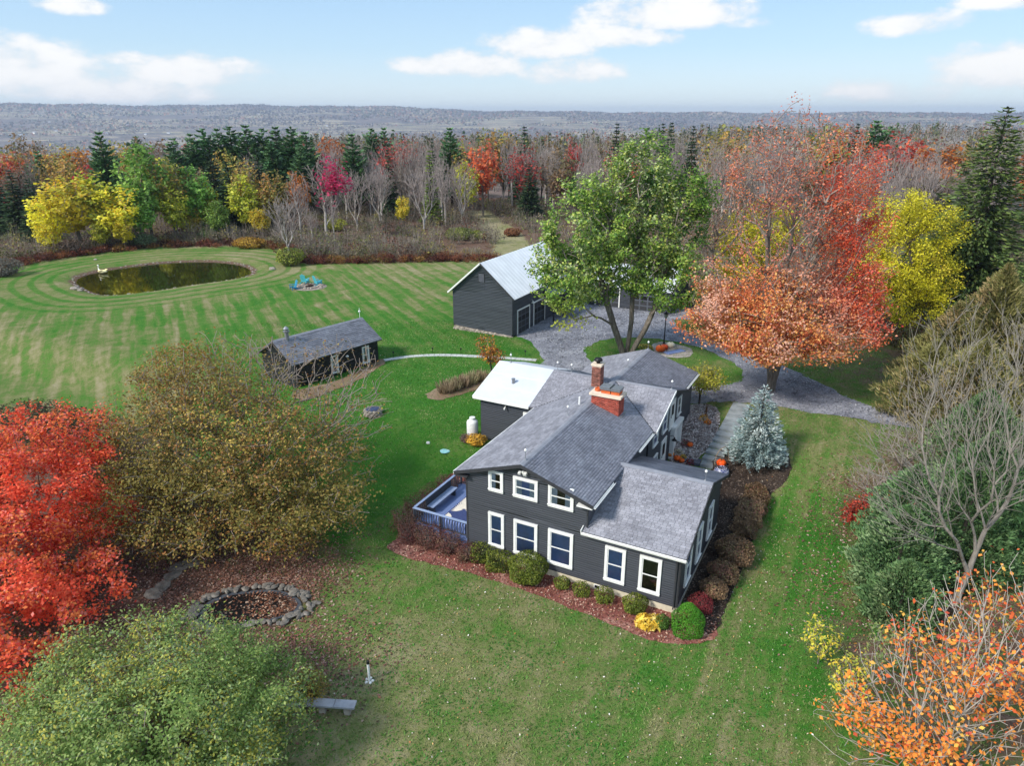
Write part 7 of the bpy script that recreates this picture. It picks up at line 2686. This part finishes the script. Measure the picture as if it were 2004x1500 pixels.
ROWS = [
    ('spruce', 18, 462, 338, 1.3, 'dark spruce leftmost behind the pond hedge'), ('spruce', 48, 466, 330, 1.3, 'dark spruce second from the left behind the pond hedge'), ('spruce', 80, 470, 348, 1.2, 'dark spruce just left of the yellow trees'),
    ('yellow', 112, 492, 374, 1.1, 'bright yellow tree leftmost by the pond'), ('yellow', 160, 488, 336, 1.35, 'tall bright yellow tree behind the pond left end'), ('yellow2', 205, 484, 328, 1.3, 'yellow green tree tallest of the yellow group'), ('yellow', 245, 486, 356, 1.15, 'yellow tree right end of the yellow group'),
    ('yellow', 100, 498, 432, .75, 'low golden tree at the left foot of the yellow group'), ('yellow', 246, 490, 425, .75, 'low golden tree at the right foot of the yellow group'), ('yellow2', 205, 492, 420, .8, 'low yellow green tree in front of the yellow group'),
    ('green', 300, 474, 272, 1.15, 'tall fresh green tree behind the pond'), ('green', 282, 482, 365, 1.0, 'lower fresh green tree beside the yellow group'), ('olive', 345, 470, 300, 1.0, 'olive and gold tree right of the tall green one'), ('green', 392, 466, 318, 1.0, 'yellowish green tree before the dark spruces'),
    ('yellow', 378, 468, 400, .85, 'small round yellow tree behind the pond'), ('spruce', 462, 456, 312, 1.3, 'broad dark spruce behind the pond right end'), ('spruce', 432, 452, 285, 1.3, 'tall dark spruce behind the broad one'), ('spruce', 520, 452, 290, 1.2, 'dark spruce behind the white stemmed trees'),
    ('olive', 492, 458, 302, .8, 'thin olive yellow tree between the spruces'), ('yellow2', 528, 458, 350, .6, 'narrow yellow green sapling tree among bare stems'), ('larch', 425, 470, 425, 1.2, 'small green evergreen behind the red hedge'),
    ('yellow2', 412, 462, 345, .9, 'light yellow green tree before the pine row left end'), ('yellow2', 350, 474, 352, .9, 'light yellow green tree behind the small round yellow one'), ('yellow2', 484, 464, 335, .9, 'soft yellow green tree under the middle of the pine row'), ('olive', 545, 460, 325, .95, 'pale olive tree under the right of the pine row'), ('green', 432, 472, 388, .9, 'low fresh green tree by the broad dark spruce'), ('yellow', 512, 470, 402, .7, 'low golden tree at the foot of the dark spruces'), ('orange', 590, 446, 322, .8, 'soft orange tree right of the pine row foot'), ('yellow2', 330, 440, 300, 1.0, 'yellow green tree behind the tall fresh green one'),
    ('vase', 565, 506, 378, 1.15, 'vase shaped pale bare tree at the brush edge'), ('bare1', 590, 470, 330, .9, 'white stemmed bare tree behind the vase shaped one'), ('rosy', 640, 468, 300, 1.35, 'bare tree with a magenta pink right side'), ('vase', 700, 452, 330, .9, 'pale bare tree right of the magenta one'),
    ('pine', 228, 440, 258, 1.0, 'lone tall white pine above the yellow trees'), ('pine', 395, 420, 262, 1.0, 'pine at the left end of the pine row'), ('pine2', 420, 418, 250, 1.1, 'second pine of the pine row'), ('pine', 446, 416, 252, 1.1, 'third pine of the pine row'), ('pine2', 470, 414, 246, 1.15, 'fourth pine of the pine row with a golden neighbour'),
    ('pine', 500, 414, 245, 1.2, 'fifth pine of the pine row'), ('pine2', 530, 412, 250, 1.15, 'sixth pine of the pine row'), ('pine', 556, 412, 248, 1.2, 'seventh pine of the pine row'), ('pine2', 585, 412, 247, 1.2, 'eighth pine of the pine row'), ('pine', 612, 414, 258, 1.1, 'pine at the right end of the pine row'), ('pine', 360, 424, 270, 1.0, 'pine standing left of the pine row'), ('pine2', 545, 420, 275, 1.1, 'lower pine in front of the pine row'), ('pine', 600, 424, 282, 1.0, 'lower pine at the front right of the pine row'),
    ('red', 15, 430, 300, 1.2, 'orange red tree at the far left edge'), ('red', 52, 424, 290, 1.3, 'orange red tree second from the left edge'), ('orange', 84, 420, 290, 1.2, 'rusty orange tree on the left skyline'), ('orange', 112, 414, 280, 1.2, 'golden orange tree on the left skyline'), ('olive', 146, 412, 276, 1.2, 'golden olive tree on the left skyline'), ('orange', 178, 412, 276, 1.2, 'orange tree left of the lone pine'), ('crimson', 185, 436, 316, .8, 'magenta tree peeping above the yellow group'), ('brown', 205, 418, 286, 1.2, 'brown tree behind the lone pine'), ('olive', 260, 420, 275, 1.1, 'dull olive tree right of the lone pine'),
    ('orange', 655, 405, 250, 1.1, 'orange tree on the skyline right of the pines'), ('pine', 700, 425, 262, 1.0, 'pine right of the orange skyline tree'), ('pine2', 735, 402, 250, 1.0, 'pine on the skyline above the red tree'), ('pine', 760, 400, 250, .9, 'pine on the skyline behind the red tree'), ('ruddy', 772, 410, 262, 1.2, 'red topped half bare tree on the skyline'), ('spruce', 766, 428, 290, .8, 'dark narrow spruce below the red topped tree'),
    ('larch', 845, 440, 292, 1.2, 'bright green narrow larch among bare trees'), ('spruce', 851, 420, 268, .6, 'thin dark spruce behind the bright larch'), ('pine', 885, 410, 250, 1.0, 'pine left of the orange red tree'), ('olive', 905, 410, 268, .9, 'olive tree beside the skyline pine'), ('red', 945, 422, 265, 1.05, 'orange red tree in the middle of the woods'), ('yellow2', 915, 428, 308, .8, 'small pale yellow tree before the orange red one'), ('ruddy', 1020, 418, 276, 1.25, 'salmon red half bare tree left of the green maple'),
    ('spruce', 1026, 398, 244, 1.1, 'dark spruce behind the salmon red tree'), ('spruce', 1036, 432, 318, 1.2, 'low dark spruce before the salmon red tree'), ('yellow', 790, 446, 380, .6, 'small narrow golden tree standing alone in the brush'), ('olive', 955, 396, 243, 1.0, 'pale olive tree on the middle skyline'), ('olive', 985, 394, 246, 1.0, 'second pale olive tree on the middle skyline'), ('vase', 830, 452, 318, 1.1, 'tall pale vase shaped bare tree in the brush'), ('vase', 905, 440, 330, 1.0, 'pale bare tree left of the mown path'), ('bare2', 872, 442, 340, 1.0, 'slender pale bare tree near the mown path'), ('vase', 745, 440, 322, 1.0, 'pale bare tree behind the golden sapling'), ('bare1', 612, 478, 402, .8, 'short pale bare tree at the brush front'), ('bare2', 655, 475, 388, .8, 'short slender bare tree at the brush front'),
    ('spruce', 1200, 400, 238, 1.0, 'dark spruce above the green maple'), ('spruce', 1288, 396, 238, .9, 'dark spruce right of the green maple top'), ('spruce', 1304, 394, 236, .9, 'second dark spruce right of the green maple top'), ('spruce', 1346, 394, 243, .9, 'lone dark spruce between the big maples'), ('olive', 1408, 400, 237, 1.5, 'broad olive tree behind the bare tree on the skyline'), ('olive', 1600, 400, 240, 1.4, 'olive brown tree behind the great maple top'), ('spruce', 1655, 398, 238, .8, 'spruce right of the great maple top'), ('pine', 1690, 398, 236, 1.2, 'pine right of the great maple top'), ('pine2', 1716, 398, 246, 1.0, 'lower pine beside the crimson skyline tree'), ('red', 1736, 410, 250, 1.5, 'round scarlet tree on the right skyline'), ('orange', 1812, 420, 264, 1.4, 'rust orange tree on the right skyline'), ('orange', 1996, 440, 275, 1.2, 'orange tree peeping behind the towering spruce'), ('olive', 1880, 410, 262, 1.3, 'olive tree left of the towering spruce'), ('brown', 1850, 412, 272, 1.2, 'brown tree left of the towering spruce'),
    ('green', 1125, 420, 330, .9, 'green tree behind the barn under the maple'), ('red', 1120, 400, 262, .6, 'small red tree on the skyline left of the maple'), ('brown', 1080, 410, 275, 1.1, 'dull brown tree left of the maple top'),
]
for k_, px, pyb, pyt, w, lb in ROWS:
    plant(k_, px, pyb, pyt, w, lb)
# the crowd of bare and dull trees between them
FILL = []
for _ in range(118):
    FILL.append((g.uniform(640, 1330), 388 + 52 * g.random() ** 2.2))
for _ in range(70):
    FILL.append((g.uniform(1660, 1960), g.uniform(392, 470)))
for _ in range(40):
    FILL.append((g.uniform(-30, 560), g.uniform(398, 440)))
for _ in range(24):
    FILL.append((g.uniform(1330, 1660), g.uniform(396, 440)))
lbl = {'bare1': ('pale leafless tree with grey twigs', 'pale leafless trees in the woods'), 'bare2': ('slender leafless tree with pale stem', 'slender leafless trees in the woods'), 'bare3': ('spreading leafless tree with darker limbs', 'dark limbed leafless trees in the woods'),
       'vase': ('vase shaped leafless tree', 'vase shaped leafless trees in the woods'), 'brown': ('dull brown leaved tree', 'dull brown trees in the woods'), 'ruddy': ('half bare reddish tree', 'half bare reddish trees in the woods'), 'pine': ('dark green pine', 'pines scattered in the woods'), 'olive': ('dull olive leaved tree', 'dull olive trees in the woods')}
for px, pyb in FILL:
    x, y = at(px, pyb)
    if 925 < px < 1025 and pyb > 405:
        continue
    if px < 560:
        k_ = g.choice(['brown', 'bare3', 'olive', 'bare1', 'pine'], p=[.28, .22, .3, .1, .1])
    elif px > 1650:
        k_ = g.choice(['bare1', 'bare2', 'bare3', 'brown'], p=[.45, .3, .2, .05])
    else:
        k_ = g.choice(['bare1', 'bare2', 'bare3', 'vase', 'brown', 'ruddy'], p=[.3, .2, .24, .14, .08, .04])
    zn = 'above the pond' if px < 560 else 'behind the pond end of the brush' if px < 760 else 'left of the mown path' if px < 930 else 'behind the barn and green maple' if px < 1330 else 'behind the orange maple' if px < 1660 else 'behind the bright yellow tree'
    rw = 'front' if pyb > 420 else 'back'
    plant(k_, px, pyb, None, float(g.uniform(.8, 1.15)), '%s, %s rows %s' % (lbl[k_][0], rw, zn), '%s, %s rows %s' % (lbl[k_][1], rw, zn), H=float(g.uniform(10, 14.5) if pyb > 415 else g.uniform(12.5, 17)))


def scatter_quads(name, label, P, size, cols, mat_, aspect=.6, up=.5, kind='stuff'):
    V, F, C = leaf_quads(P, size, g, cols, up=up, aspect=aspect)
    o = npobj(name, V, F, mat_, col=C)
    return tag(o, label, kind=kind)


# far woods: crowns beyond the countable trees
P_, C_, S_ = [], [], []
T0, T1, TC = [], [], []
fp_ = pal([(112, 106, 94), (128, 120, 106), (112, 116, 78), (140, 114, 80), (166, 108, 72), (80, 102, 70), (70, 92, 64), (160, 88, 70), (150, 142, 86)], [6, 6, 3, 3, 1.4, 1.5, 1.2, .9, 2])
cnt = 0
for _ in range(9000):
    az = g.uniform(-41, 44)
    lo, hi = 205, 330 + 520 * sst((az - 2) / 20)
    r_ = math.sqrt(g.uniform(lo ** 2, hi ** 2))
    x, y = r_ * math.sin(R(az)), r_ * math.cos(R(az))
    if y < 185 or az < -27 and r_ > 215 or az < -18 and r_ > 260:
        continue
    cnt += 1
    if cnt > 2300:
        break
    h = g.uniform(9.5, 15.5) + (2 if az > 10 else 0)
    z = float(base_z(x, y))
    c = fp_[0][g.choice(len(fp_[0]), p=fp_[1])]
    dense = c[1] > c[0] * 1.02
    n = 34 if dense else 26
    d = g.normal(0, 1, (n, 3))
    d /= np.linalg.norm(d, axis=1)[:, None]
    w = g.uniform(1.6, 2.9)
    q = d * g.uniform(.4, 1, (n, 1)) * np.array([w, w, h * .36]) + np.array([x, y, z + h * .64])
    if c[2] < c[1] * .8 and dense:
        f = (q[:, 2] - z) / h
        q[:, :2] = (q[:, :2] - [x, y]) * np.clip(1.45 - 1.3 * f, .1, 1)[:, None] + [x, y]
    P_.append(q)
    S_.append(np.full(n, 1.7 if dense else 1.15))
    C_.append(np.clip(c * g.uniform(.75, 1.25, (n, 1)), 0, 1))
    for k in range(3):
        a = g.uniform(0, 6.28)
        T0.append((x + g.normal(0, .3), y + g.normal(0, .3), z))
        T1.append((x + math.cos(a) * w * .5, y + math.sin(a) * w * .5, z + h * g.uniform(.7, 1)))
P_ = np.vstack(P_)
tag(npobj('far_woods', *leaf_quads(P_, np.concatenate(S_), g, np.vstack(C_), up=.3)[:2], LEAFV, col=np.repeat(np.vstack(C_), 4, 0)), 'mass of autumn woods running to the plateau edge', kind='stuff')
T0, T1 = np.array(T0), np.array(T1)
sd = np.column_stack([np.full(len(T0), .11), np.zeros(len(T0)), np.zeros(len(T0))])
dp = np.column_stack([np.zeros(len(T0)), np.full(len(T0), .11), np.zeros(len(T0))])
V = np.concatenate([np.stack([T0 - sd, T0 + sd, T1 + sd * .4, T1 - sd * .4], 1), np.stack([T0 - dp, T0 + dp, T1 + dp * .4, T1 - dp * .4], 1)]).reshape(-1, 3)
tag(npobj('far_trunks', V, np.arange(len(V)).reshape(-1, 4), BARKP), 'pale stems of the far woods', kind='stuff')

# brush: overgrown field between lawn and woods
P_, C_, S_, T0, T1, TC = [], [], [], [], [], []
bc_, bw_ = pal([(118, 112, 92), (136, 126, 108), (116, 120, 72), (102, 104, 64), (142, 150, 82), (140, 102, 80), (166, 154, 120), (108, 92, 76), (172, 164, 88)], [4, 4, 5, 4, 3, 2, 2.5, 2.5, 1])
rc_, rw_ = pal([(112, 66, 52), (136, 88, 58), (92, 60, 50), (150, 116, 62), (120, 104, 58)], [4, 3, 3, 2, 1])
ggx, ggw = pal([(176, 148, 84), (196, 166, 90), (150, 126, 76), (132, 96, 66), (160, 150, 80)], [4, 3, 3, 2, 1])
px_path = [at(*p) for p in [(1010, 520), (1000, 480), (985, 455), (950, 430), (935, 415)]]
tries = 0
made = 0
while made < 3100 and tries < 60000:
    tries += 1
    if g.random() < .42:
        i = g.integers(0, 16)
        a, b = np.array(LAWN_EDGE[i]), np.array(LAWN_EDGE[i + 1])
        f = g.random()
        p = a + (b - a) * f
        nrm = np.array([-(b - a)[1], (b - a)[0]])
        nrm = nrm / np.linalg.norm(nrm)
        p = p + nrm * g.uniform(.3, 6)
        if g.random() > min(1, np.linalg.norm(b - a) / 25):
            continue
    else:
        p = np.array([g.uniform(-110, 100), g.uniform(70, 178)])
    x, y = p
    if y < 20 or abs(x) > .78 * y + 14:
        continue
    if inside(LAWN_EDGE, np.array([x]), np.array([y]))[0]:
        continue
    de = seg_dist(LAWN_EDGE[:18], np.array([x]), np.array([y]), closed=False)[0]
    if de < .4:
        continue
    if seg_dist(px_path, np.array([x]), np.array([y]), closed=False)[0] < 2.6:
        continue
    made += 1
    u_ = x / y
    gold = (-.10 < u_ < .06) and de < 14
    if de < 3.2 and u_ < .1:
        h, w = g.uniform(.6, 1.2), g.uniform(.8, 1.3)
        c = rc_[g.choice(len(rc_), p=rw_)]
        n, nt, s = 60, 22, .30
    elif gold:
        h, w = g.uniform(.5, 1.1), g.uniform(.9, 1.5)
        c = ggx[g.choice(len(ggx), p=ggw)]
        n, nt, s = 46, 36, .26
    else:
        h, w = 1.0 + 2.4 * g.random() ** 1.8, g.uniform(1.0, 2.4)
        c = bc_[g.choice(len(bc_), p=bw_)]
        n, nt, s = 60, 20, .34
    z = gz(x, y) if y < 150 else float(base_z(x, y))
    d = g.normal(0, 1, (n, 3))
    d /= np.linalg.norm(d, axis=1)[:, None]
    q = d * g.uniform(.5, 1, (n, 1)) * np.array([w, w, h * .55]) + np.array([x, y, z + h * .5])
    q[:, 2] = np.maximum(q[:, 2], z + .05)
    P_.append(q)
    S_.append(np.full(n, s))
    C_.append(np.clip(c * g.uniform(.7, 1.3, (n, 1)), 0, 1))
    a = g.uniform(0, 6.28, nt)
    rr = g.uniform(.2, 1.0, nt) * w
    b0 = np.column_stack([x + np.cos(a) * rr * .3, y + np.sin(a) * rr * .3, np.full(nt, z)])
    b1 = np.column_stack([x + np.cos(a) * rr, y + np.sin(a) * rr, z + h * g.uniform(.7, 1.25, nt)])
    T0.append(b0)
    T1.append(b1)
    tc = np.array(lin(150, 138, 128)) if de > 3.2 else c * 1.1
    TC.append(np.clip(tc * g.uniform(.7, 1.25, (nt, 1)), 0, 1))
P_ = np.vstack(P_)
Cc = np.vstack(C_)
V, F, C = leaf_quads(P_, np.concatenate(S_), g, Cc, up=.3)
tag(npobj('brush', V, F, LEAFV, col=C), 'grey and rusty brush and weeds between the lawn and the woods', kind='stuff')
T0, T1, TC = np.vstack(T0), np.vstack(T1), np.vstack(TC)
n = len(T0)
a = g.uniform(0, 3.14, n)
sd = np.column_stack([np.cos(a), np.sin(a), np.zeros(n)]) * .022
V = np.stack([T0 - sd, T0 + sd, T1 + sd * .5, T1 - sd * .5], 1).reshape(-1, 3)
tag(npobj('brush_stems', V, np.arange(4 * n).reshape(n, 4), LEAFV, col=np.repeat(TC, 4, 0)), 'grey stems of the overgrown brush', kind='stuff')

# shrubs that stand out along the field edge
for px, py, dm, cols, lb in [(568, 520, (2.0, 1.8, 2.6), [(120, 132, 52), (146, 150, 62), (98, 110, 48)], 'yellow green shrub at the corner of the pond lawn'), (412, 472, (2.4, 2, 2.4), [(92, 118, 66), (112, 134, 80)], 'green shrub behind the red hedge'), (655, 452, (2.2, 2, 2.4), [(150, 152, 56), (172, 170, 66)], 'yellow green shrub under the bare trees'),
                             (490, 486, (2.6, 1.6, 1.8), [(168, 130, 52), (150, 112, 52), (184, 150, 62)], 'golden brown shrub behind the pond right end'), (370, 470, (4.2, 2.2, 2.0), [(110, 62, 52), (128, 80, 60), (92, 56, 48)], 'dark red brown shrub mass behind the pond'), (145, 498, (2.6, 2.0, 2.2), [(100, 84, 74), (84, 74, 66)], 'grey brown shrub left behind the pond hedge'),
                             (280, 484, (2.2, 1.8, 2.2), [(124, 140, 104), (104, 120, 86)], 'pale grey green shrub behind the pond hedge'), (900, 470, (2.6, 2.2, 2.2), [(104, 112, 56), (124, 128, 66)], 'olive shrub left of the mown path'), (935, 468, (1.8, 1.6, 1.5), [(136, 142, 62), (118, 122, 56)], 'light green shrub at the edge of the mown path'), (1002, 462, (1.6, 1.4, 1.4), [(120, 78, 58), (140, 98, 64)], 'rusty shrub right of the mown path'),
                             (450, 470, (2.6, 2.2, 2.6), [(120, 116, 104), (138, 132, 120)], 'grey shrub behind the golden brown one'), (10, 540, (2.2, 2.0, 2.4), [(132, 124, 112), (110, 104, 92)], 'grey twiggy shrub at the left edge of the pond lawn')]:
    bush('shrub', lb, 'shrub', px, py, dm, 1500, .3, (cols, None), seed=int(px + py), twigs=50, shell=.55, leafmat=LEAF, twig=TWIGM, tw=.02)

# fallen leaves: litter below the trees and pale flecks over the lawn
n = 30000
ctr = [(330, 1170, 3.4), (120, 1340, 4.5), (450, 1110, 3.4), (560, 1130, 1.8), (280, 1060, 4.0), (60, 1200, 4), (560, 1290, 2.0), (1790, 1180, 3.0), (1730, 1010, 2.4)]
Q = []
for px, py, s in ctr:
    x, y = at(px, py)
    k = int(n / len(ctr))
    Q.append(np.column_stack([g.normal(x, s, k), g.normal(y, s * .8, k)]))
Q = np.vstack(Q)
Q = Q[~inside([tuple(p) for p in SP], Q[:, 0], Q[:, 1])]
Q = np.column_stack([Q, ground_z(Q[:, 0], Q[:, 1]) + .03])
cc, cw = pal([(124, 88, 72), (106, 72, 60), (146, 112, 94), (88, 62, 54), (174, 150, 132), (140, 98, 72)], [4, 3, 3, 3, 2, 2])
scatter_quads('leaf_litter', 'brown fallen leaves under the trees', Q, .14, cc[g.choice(len(cc), len(Q), p=cw)], leaf_mat('dead_leaf', 0), up=2.5)
n = 4600
X = g.uniform(-24, 34, n)
Y = g.uniform(17, 66, n)
X[:3500] = g.uniform(-4, 22, 3500)
Y[:3500] = g.uniform(17, 40, 3500)
dn = np.sin(X * .5 + 1) * np.sin(Y * .45) * .4 + .55
keep_ = inside(LAWN_EDGE, X, Y) & (g.random(n) < dn)
u_, v_ = house_uv(X, Y)
keep_ &= ~((u_ > -16.5) & (u_ < .6) & (v_ > -.4) & (v_ < 20.5) & ~((u_ < -11.6) & (v_ < 9)))
X, Y = X[keep_], Y[keep_]
Q = np.column_stack([X, Y, ground_z(X, Y) + .045])
cc, cw = pal([(210, 200, 182), (196, 178, 146), (208, 172, 104), (182, 120, 74), (232, 226, 216)], [4, 4, 3, 3, 1])
scatter_quads('fallen_leaves', 'pale fallen leaves scattered over the lawn', Q, .085, cc[g.choice(len(cc), len(Q), p=cw)], leaf_mat('dead_leaf', 0), up=1.8)

# grass blades over the mown lawn, coloured like the turf they stand in
n = 230000
X = g.uniform(-26, 34, n)
Y = 17 + 55 * g.random(n) ** 1.35
ok_ = inside(LAWN_EDGE, X, Y) & (np.abs(X) < .76 * Y + 3)
for o_ in (BED_FRONT, BED_SIDE, BED_PEB, DRIVE, [tuple(p) for p in SP]):
    isl = inside(ISLAND, X, Y)
    ok_ &= ~inside(o_, X, Y) | isl
u_, v_ = house_uv(X, Y)
ok_ &= ~((u_ > -16.2) & (u_ < .3) & (v_ > -.3) & (v_ < 20.2) & ~((u_ < -11.5) & (v_ < 9)) & ~((u_ < -15.5) & (v_ < 9)) & ~((u_ > -3) & (v_ > 9)))
lx, ly = at(330, 1170)
ok_ &= g.random(n) > 1.1 * np.exp(-(((X - lx) / 7) ** 2 + ((Y - ly) / 5) ** 2))
X, Y = X[ok_], Y[ok_]
n = len(X)
tone = .5 + .25 * np.sin(X * 1.1 + 2 * np.sin(Y * .7)) + .2 * np.sin(Y * 1.7 + X * .6) + g.normal(0, .24, n)
gc = np.array([lin(66, 122, 42), lin(98, 144, 58), lin(118, 146, 70), lin(138, 150, 88), lin(160, 158, 110)])
C = gc[np.clip((tone * 4.2).astype(int), 0, 4)] * g.uniform(.75, 1.2, (n, 1))
Zg = ground_z(X, Y)
a = g.uniform(0, 6.28, n)
hh = g.uniform(.035, .085, n)
ww = g.uniform(.012, .034, n)
B = np.column_stack([X, Y, Zg])
sd = np.column_stack([np.cos(a) * ww, np.sin(a) * ww, np.zeros(n)])
tp = B + np.column_stack([g.normal(0, .05, n), g.normal(0, .05, n), hh])
V = np.stack([B - sd, B + sd, tp + sd * .5, tp - sd * .5], 1).reshape(-1, 3)
tag(npobj('grass', V, np.arange(4 * n).reshape(n, 4), leaf_mat('grass_blade', .3), col=np.repeat(C, 4, 0)), 'short mown grass blades of the lawn', kind='stuff')

# loose pebbles, gravel and bark chips lying on the beds and the drive


def strew(name, label, outline, n, size, cols, hole=None, up=2.2):
    o_ = np.array([(p[0], p[1]) for p in outline])
    X = g.uniform(o_[:, 0].min(), o_[:, 0].max(), n * 3)
    Y = g.uniform(o_[:, 1].min(), o_[:, 1].max(), n * 3)
    k = inside(outline, X, Y)
    if hole is not None:
        k &= ~inside(hole, X, Y)
    X, Y = X[k][:n], Y[k][:n]
    c_, w_ = pal(cols)
    P = np.column_stack([X, Y, ground_z(X, Y) + .05])
    scatter_quads(name, label, P, size, c_[g.integers(0, len(c_), len(X))] * g.uniform(.8, 1.2, (len(X), 1)), leaf_mat('loose_stone', 0), up=up, aspect=.75)


strew('pebbles', 'loose pale river pebbles beside the front walk', BED_PEB, 5200, .13, [(206, 196, 190), (176, 166, 160), (226, 220, 214), (140, 128, 122), (110, 98, 92)])
strew('gravel', 'loose grey gravel on the drive', DRIVE, 16000, .13, [(128, 129, 138), (154, 155, 162), (104, 105, 114), (174, 174, 180)], hole=ISLAND)
strew('bark_chips', 'red bark chips on the front bed', BED_FRONT, 9000, .10, [(140, 84, 74), (116, 64, 58), (170, 118, 106), (94, 54, 50), (192, 152, 138)])
strew('bark_chips', 'dark bark chips on the side bed', BED_SIDE, 6000, .10, [(66, 54, 48), (50, 42, 38), (90, 76, 66), (120, 104, 92)])

# woodlots on the valley floor and the far ridge
n = 52000
az = g.uniform(-42, 42, n)
rr = 1300 + 8200 * g.random(n) ** .8
X, Y = rr * np.sin(np.radians(az)), rr * np.cos(np.radians(az))
patch = np.sin(X * .0031 + 1.1) * np.cos(Y * .0024 + X * .0009) + .6 * np.sin(X * .0073 - Y * .0051) + .4 * np.sin(Y * .011 + 2)
ok_ = (patch > -.25) | (rr > 7000)
X, Y, rr = X[ok_], Y[ok_], rr[ok_]
n = len(X)
sz = np.clip(rr / 300, 9, 26) * g.uniform(.6, 1.3, n)
P = np.column_stack([X, Y, base_z(X, Y) + sz * .22])
cv, cw = pal([(104, 94, 84), (124, 108, 92), (96, 102, 74), (146, 116, 82), (80, 94, 74), (150, 108, 80), (122, 120, 92), (176, 160, 128)], [5, 4, 3, 2, 2, 1.5, 2, 1.6])
scatter_quads('valley_woods', 'bluish woodlots across the valley and far ridge', P, sz, cv[np.searchsorted(np.cumsum(cw), np.clip(np.argsort(np.argsort(np.sin(X * .0019 + Y * .0013) + .7 * np.sin(Y * .0052 - X * .0031 + 1) + .5 * np.sin(X * .009 + 2) + g.normal(0, .45, n))) / n, 0, .999)).clip(0, len(cv) - 1)] * g.uniform(.85, 1.15, (n, 1)), leaf_mat('far_leaf', 0), aspect=.8, up=.2)

# white farm buildings down in the valley
FWALL = mat('farm_white', lin(238, 238, 234), .7, .05, 1)
FROOF = mat('farm_roof', lin(150, 152, 160), .7, .1, 1)
VAL = [(40, 266, 26, 9), (68, 262, 30, 10), (20, 268, 18, 8), (205, 263, 34, 10), (110, 258, 14, 8), (285, 264, 16, 8), (330, 262, 20, 8), (505, 225, 22, 12), (560, 252, 16, 8), (640, 248, 16, 8), (805, 238, 22, 9), (1062, 235, 24, 10), (420, 262, 18, 8), (96, 240, 18, 8), (250, 246, 16, 8)]
first = None
for px, py, wd, ht in VAL:
    r = pix_ray(px, py)
    r = r / r[1]
    ok_ = None
    for y in np.arange(900, 9500, 40):
        if CAM_H + r[2] * y < float(base_z(r[0] * y, y)):
            ok_ = y
            break
    if ok_ is None:
        continue
    x, y = r[0] * ok_, ok_
    if first is None:
        first = thing('farm_building', 'tiny white gabled building far off in the valley', 'building', (x, y, float(base_z(x, y))), 0, 'white buildings far off in the valley')
        mb = MB()
        mb.prism([(-1, -.5, -.3), (1, -.5, -.3), (1, -.5, .6), (-1, -.5, .6)], (0, 1, 0))
        mb.prism([(-1, -.5, .6), (-1, .5, .6), (-1, 0, 1.0)], (.02, 0, 0))
        mb.prism([(1, -.5, .6), (1, .5, .6), (1, 0, 1.0)], (-.02, 0, 0))
        mb.build('wall', FWALL, first)
        mb = MB()
        mb.prism([(-1.04, -.56, .58), (1.04, -.56, .58), (1.04, 0, 1.04), (-1.04, 0, 1.04)], (0, 0, -.03))
        mb.prism([(-1.04, .56, .58), (1.04, .56, .58), (1.04, 0, 1.04), (-1.04, 0, 1.04)], (0, 0, -.03))
        mb.build('roof', FROOF, first)
        first.scale = (wd * .5, ht, ht)
        first.rotation_euler.z = .2
    else:
        dup(first, (x, y, float(base_z(x, y))), float(g.uniform(-.4, .4)), (wd * .5, ht, ht))

# ================================================================== AIR
hz = MB()
hz.box(-12600, 12600, -12600, 12600, -185, 135)
m = bpy.data.materials.new('haze_air')
m.use_nodes = True
t = NT(m.node_tree)
t.n.clear()
o_ = t.new('ShaderNodeOutputMaterial')
pv = t.new('ShaderNodeVolumePrincipled')
pv.inputs['Color'].default_value = (.72, .82, 1.0, 1)
pv.inputs['Density'].default_value = 1.05e-4
pv.inputs['Anisotropy'].default_value = .2
t.link(pv.outputs[0], o_.inputs['Volume'])
ho = hz.build('haze', m)
tag(ho, 'thin blue air over the valley', kind='stuff')
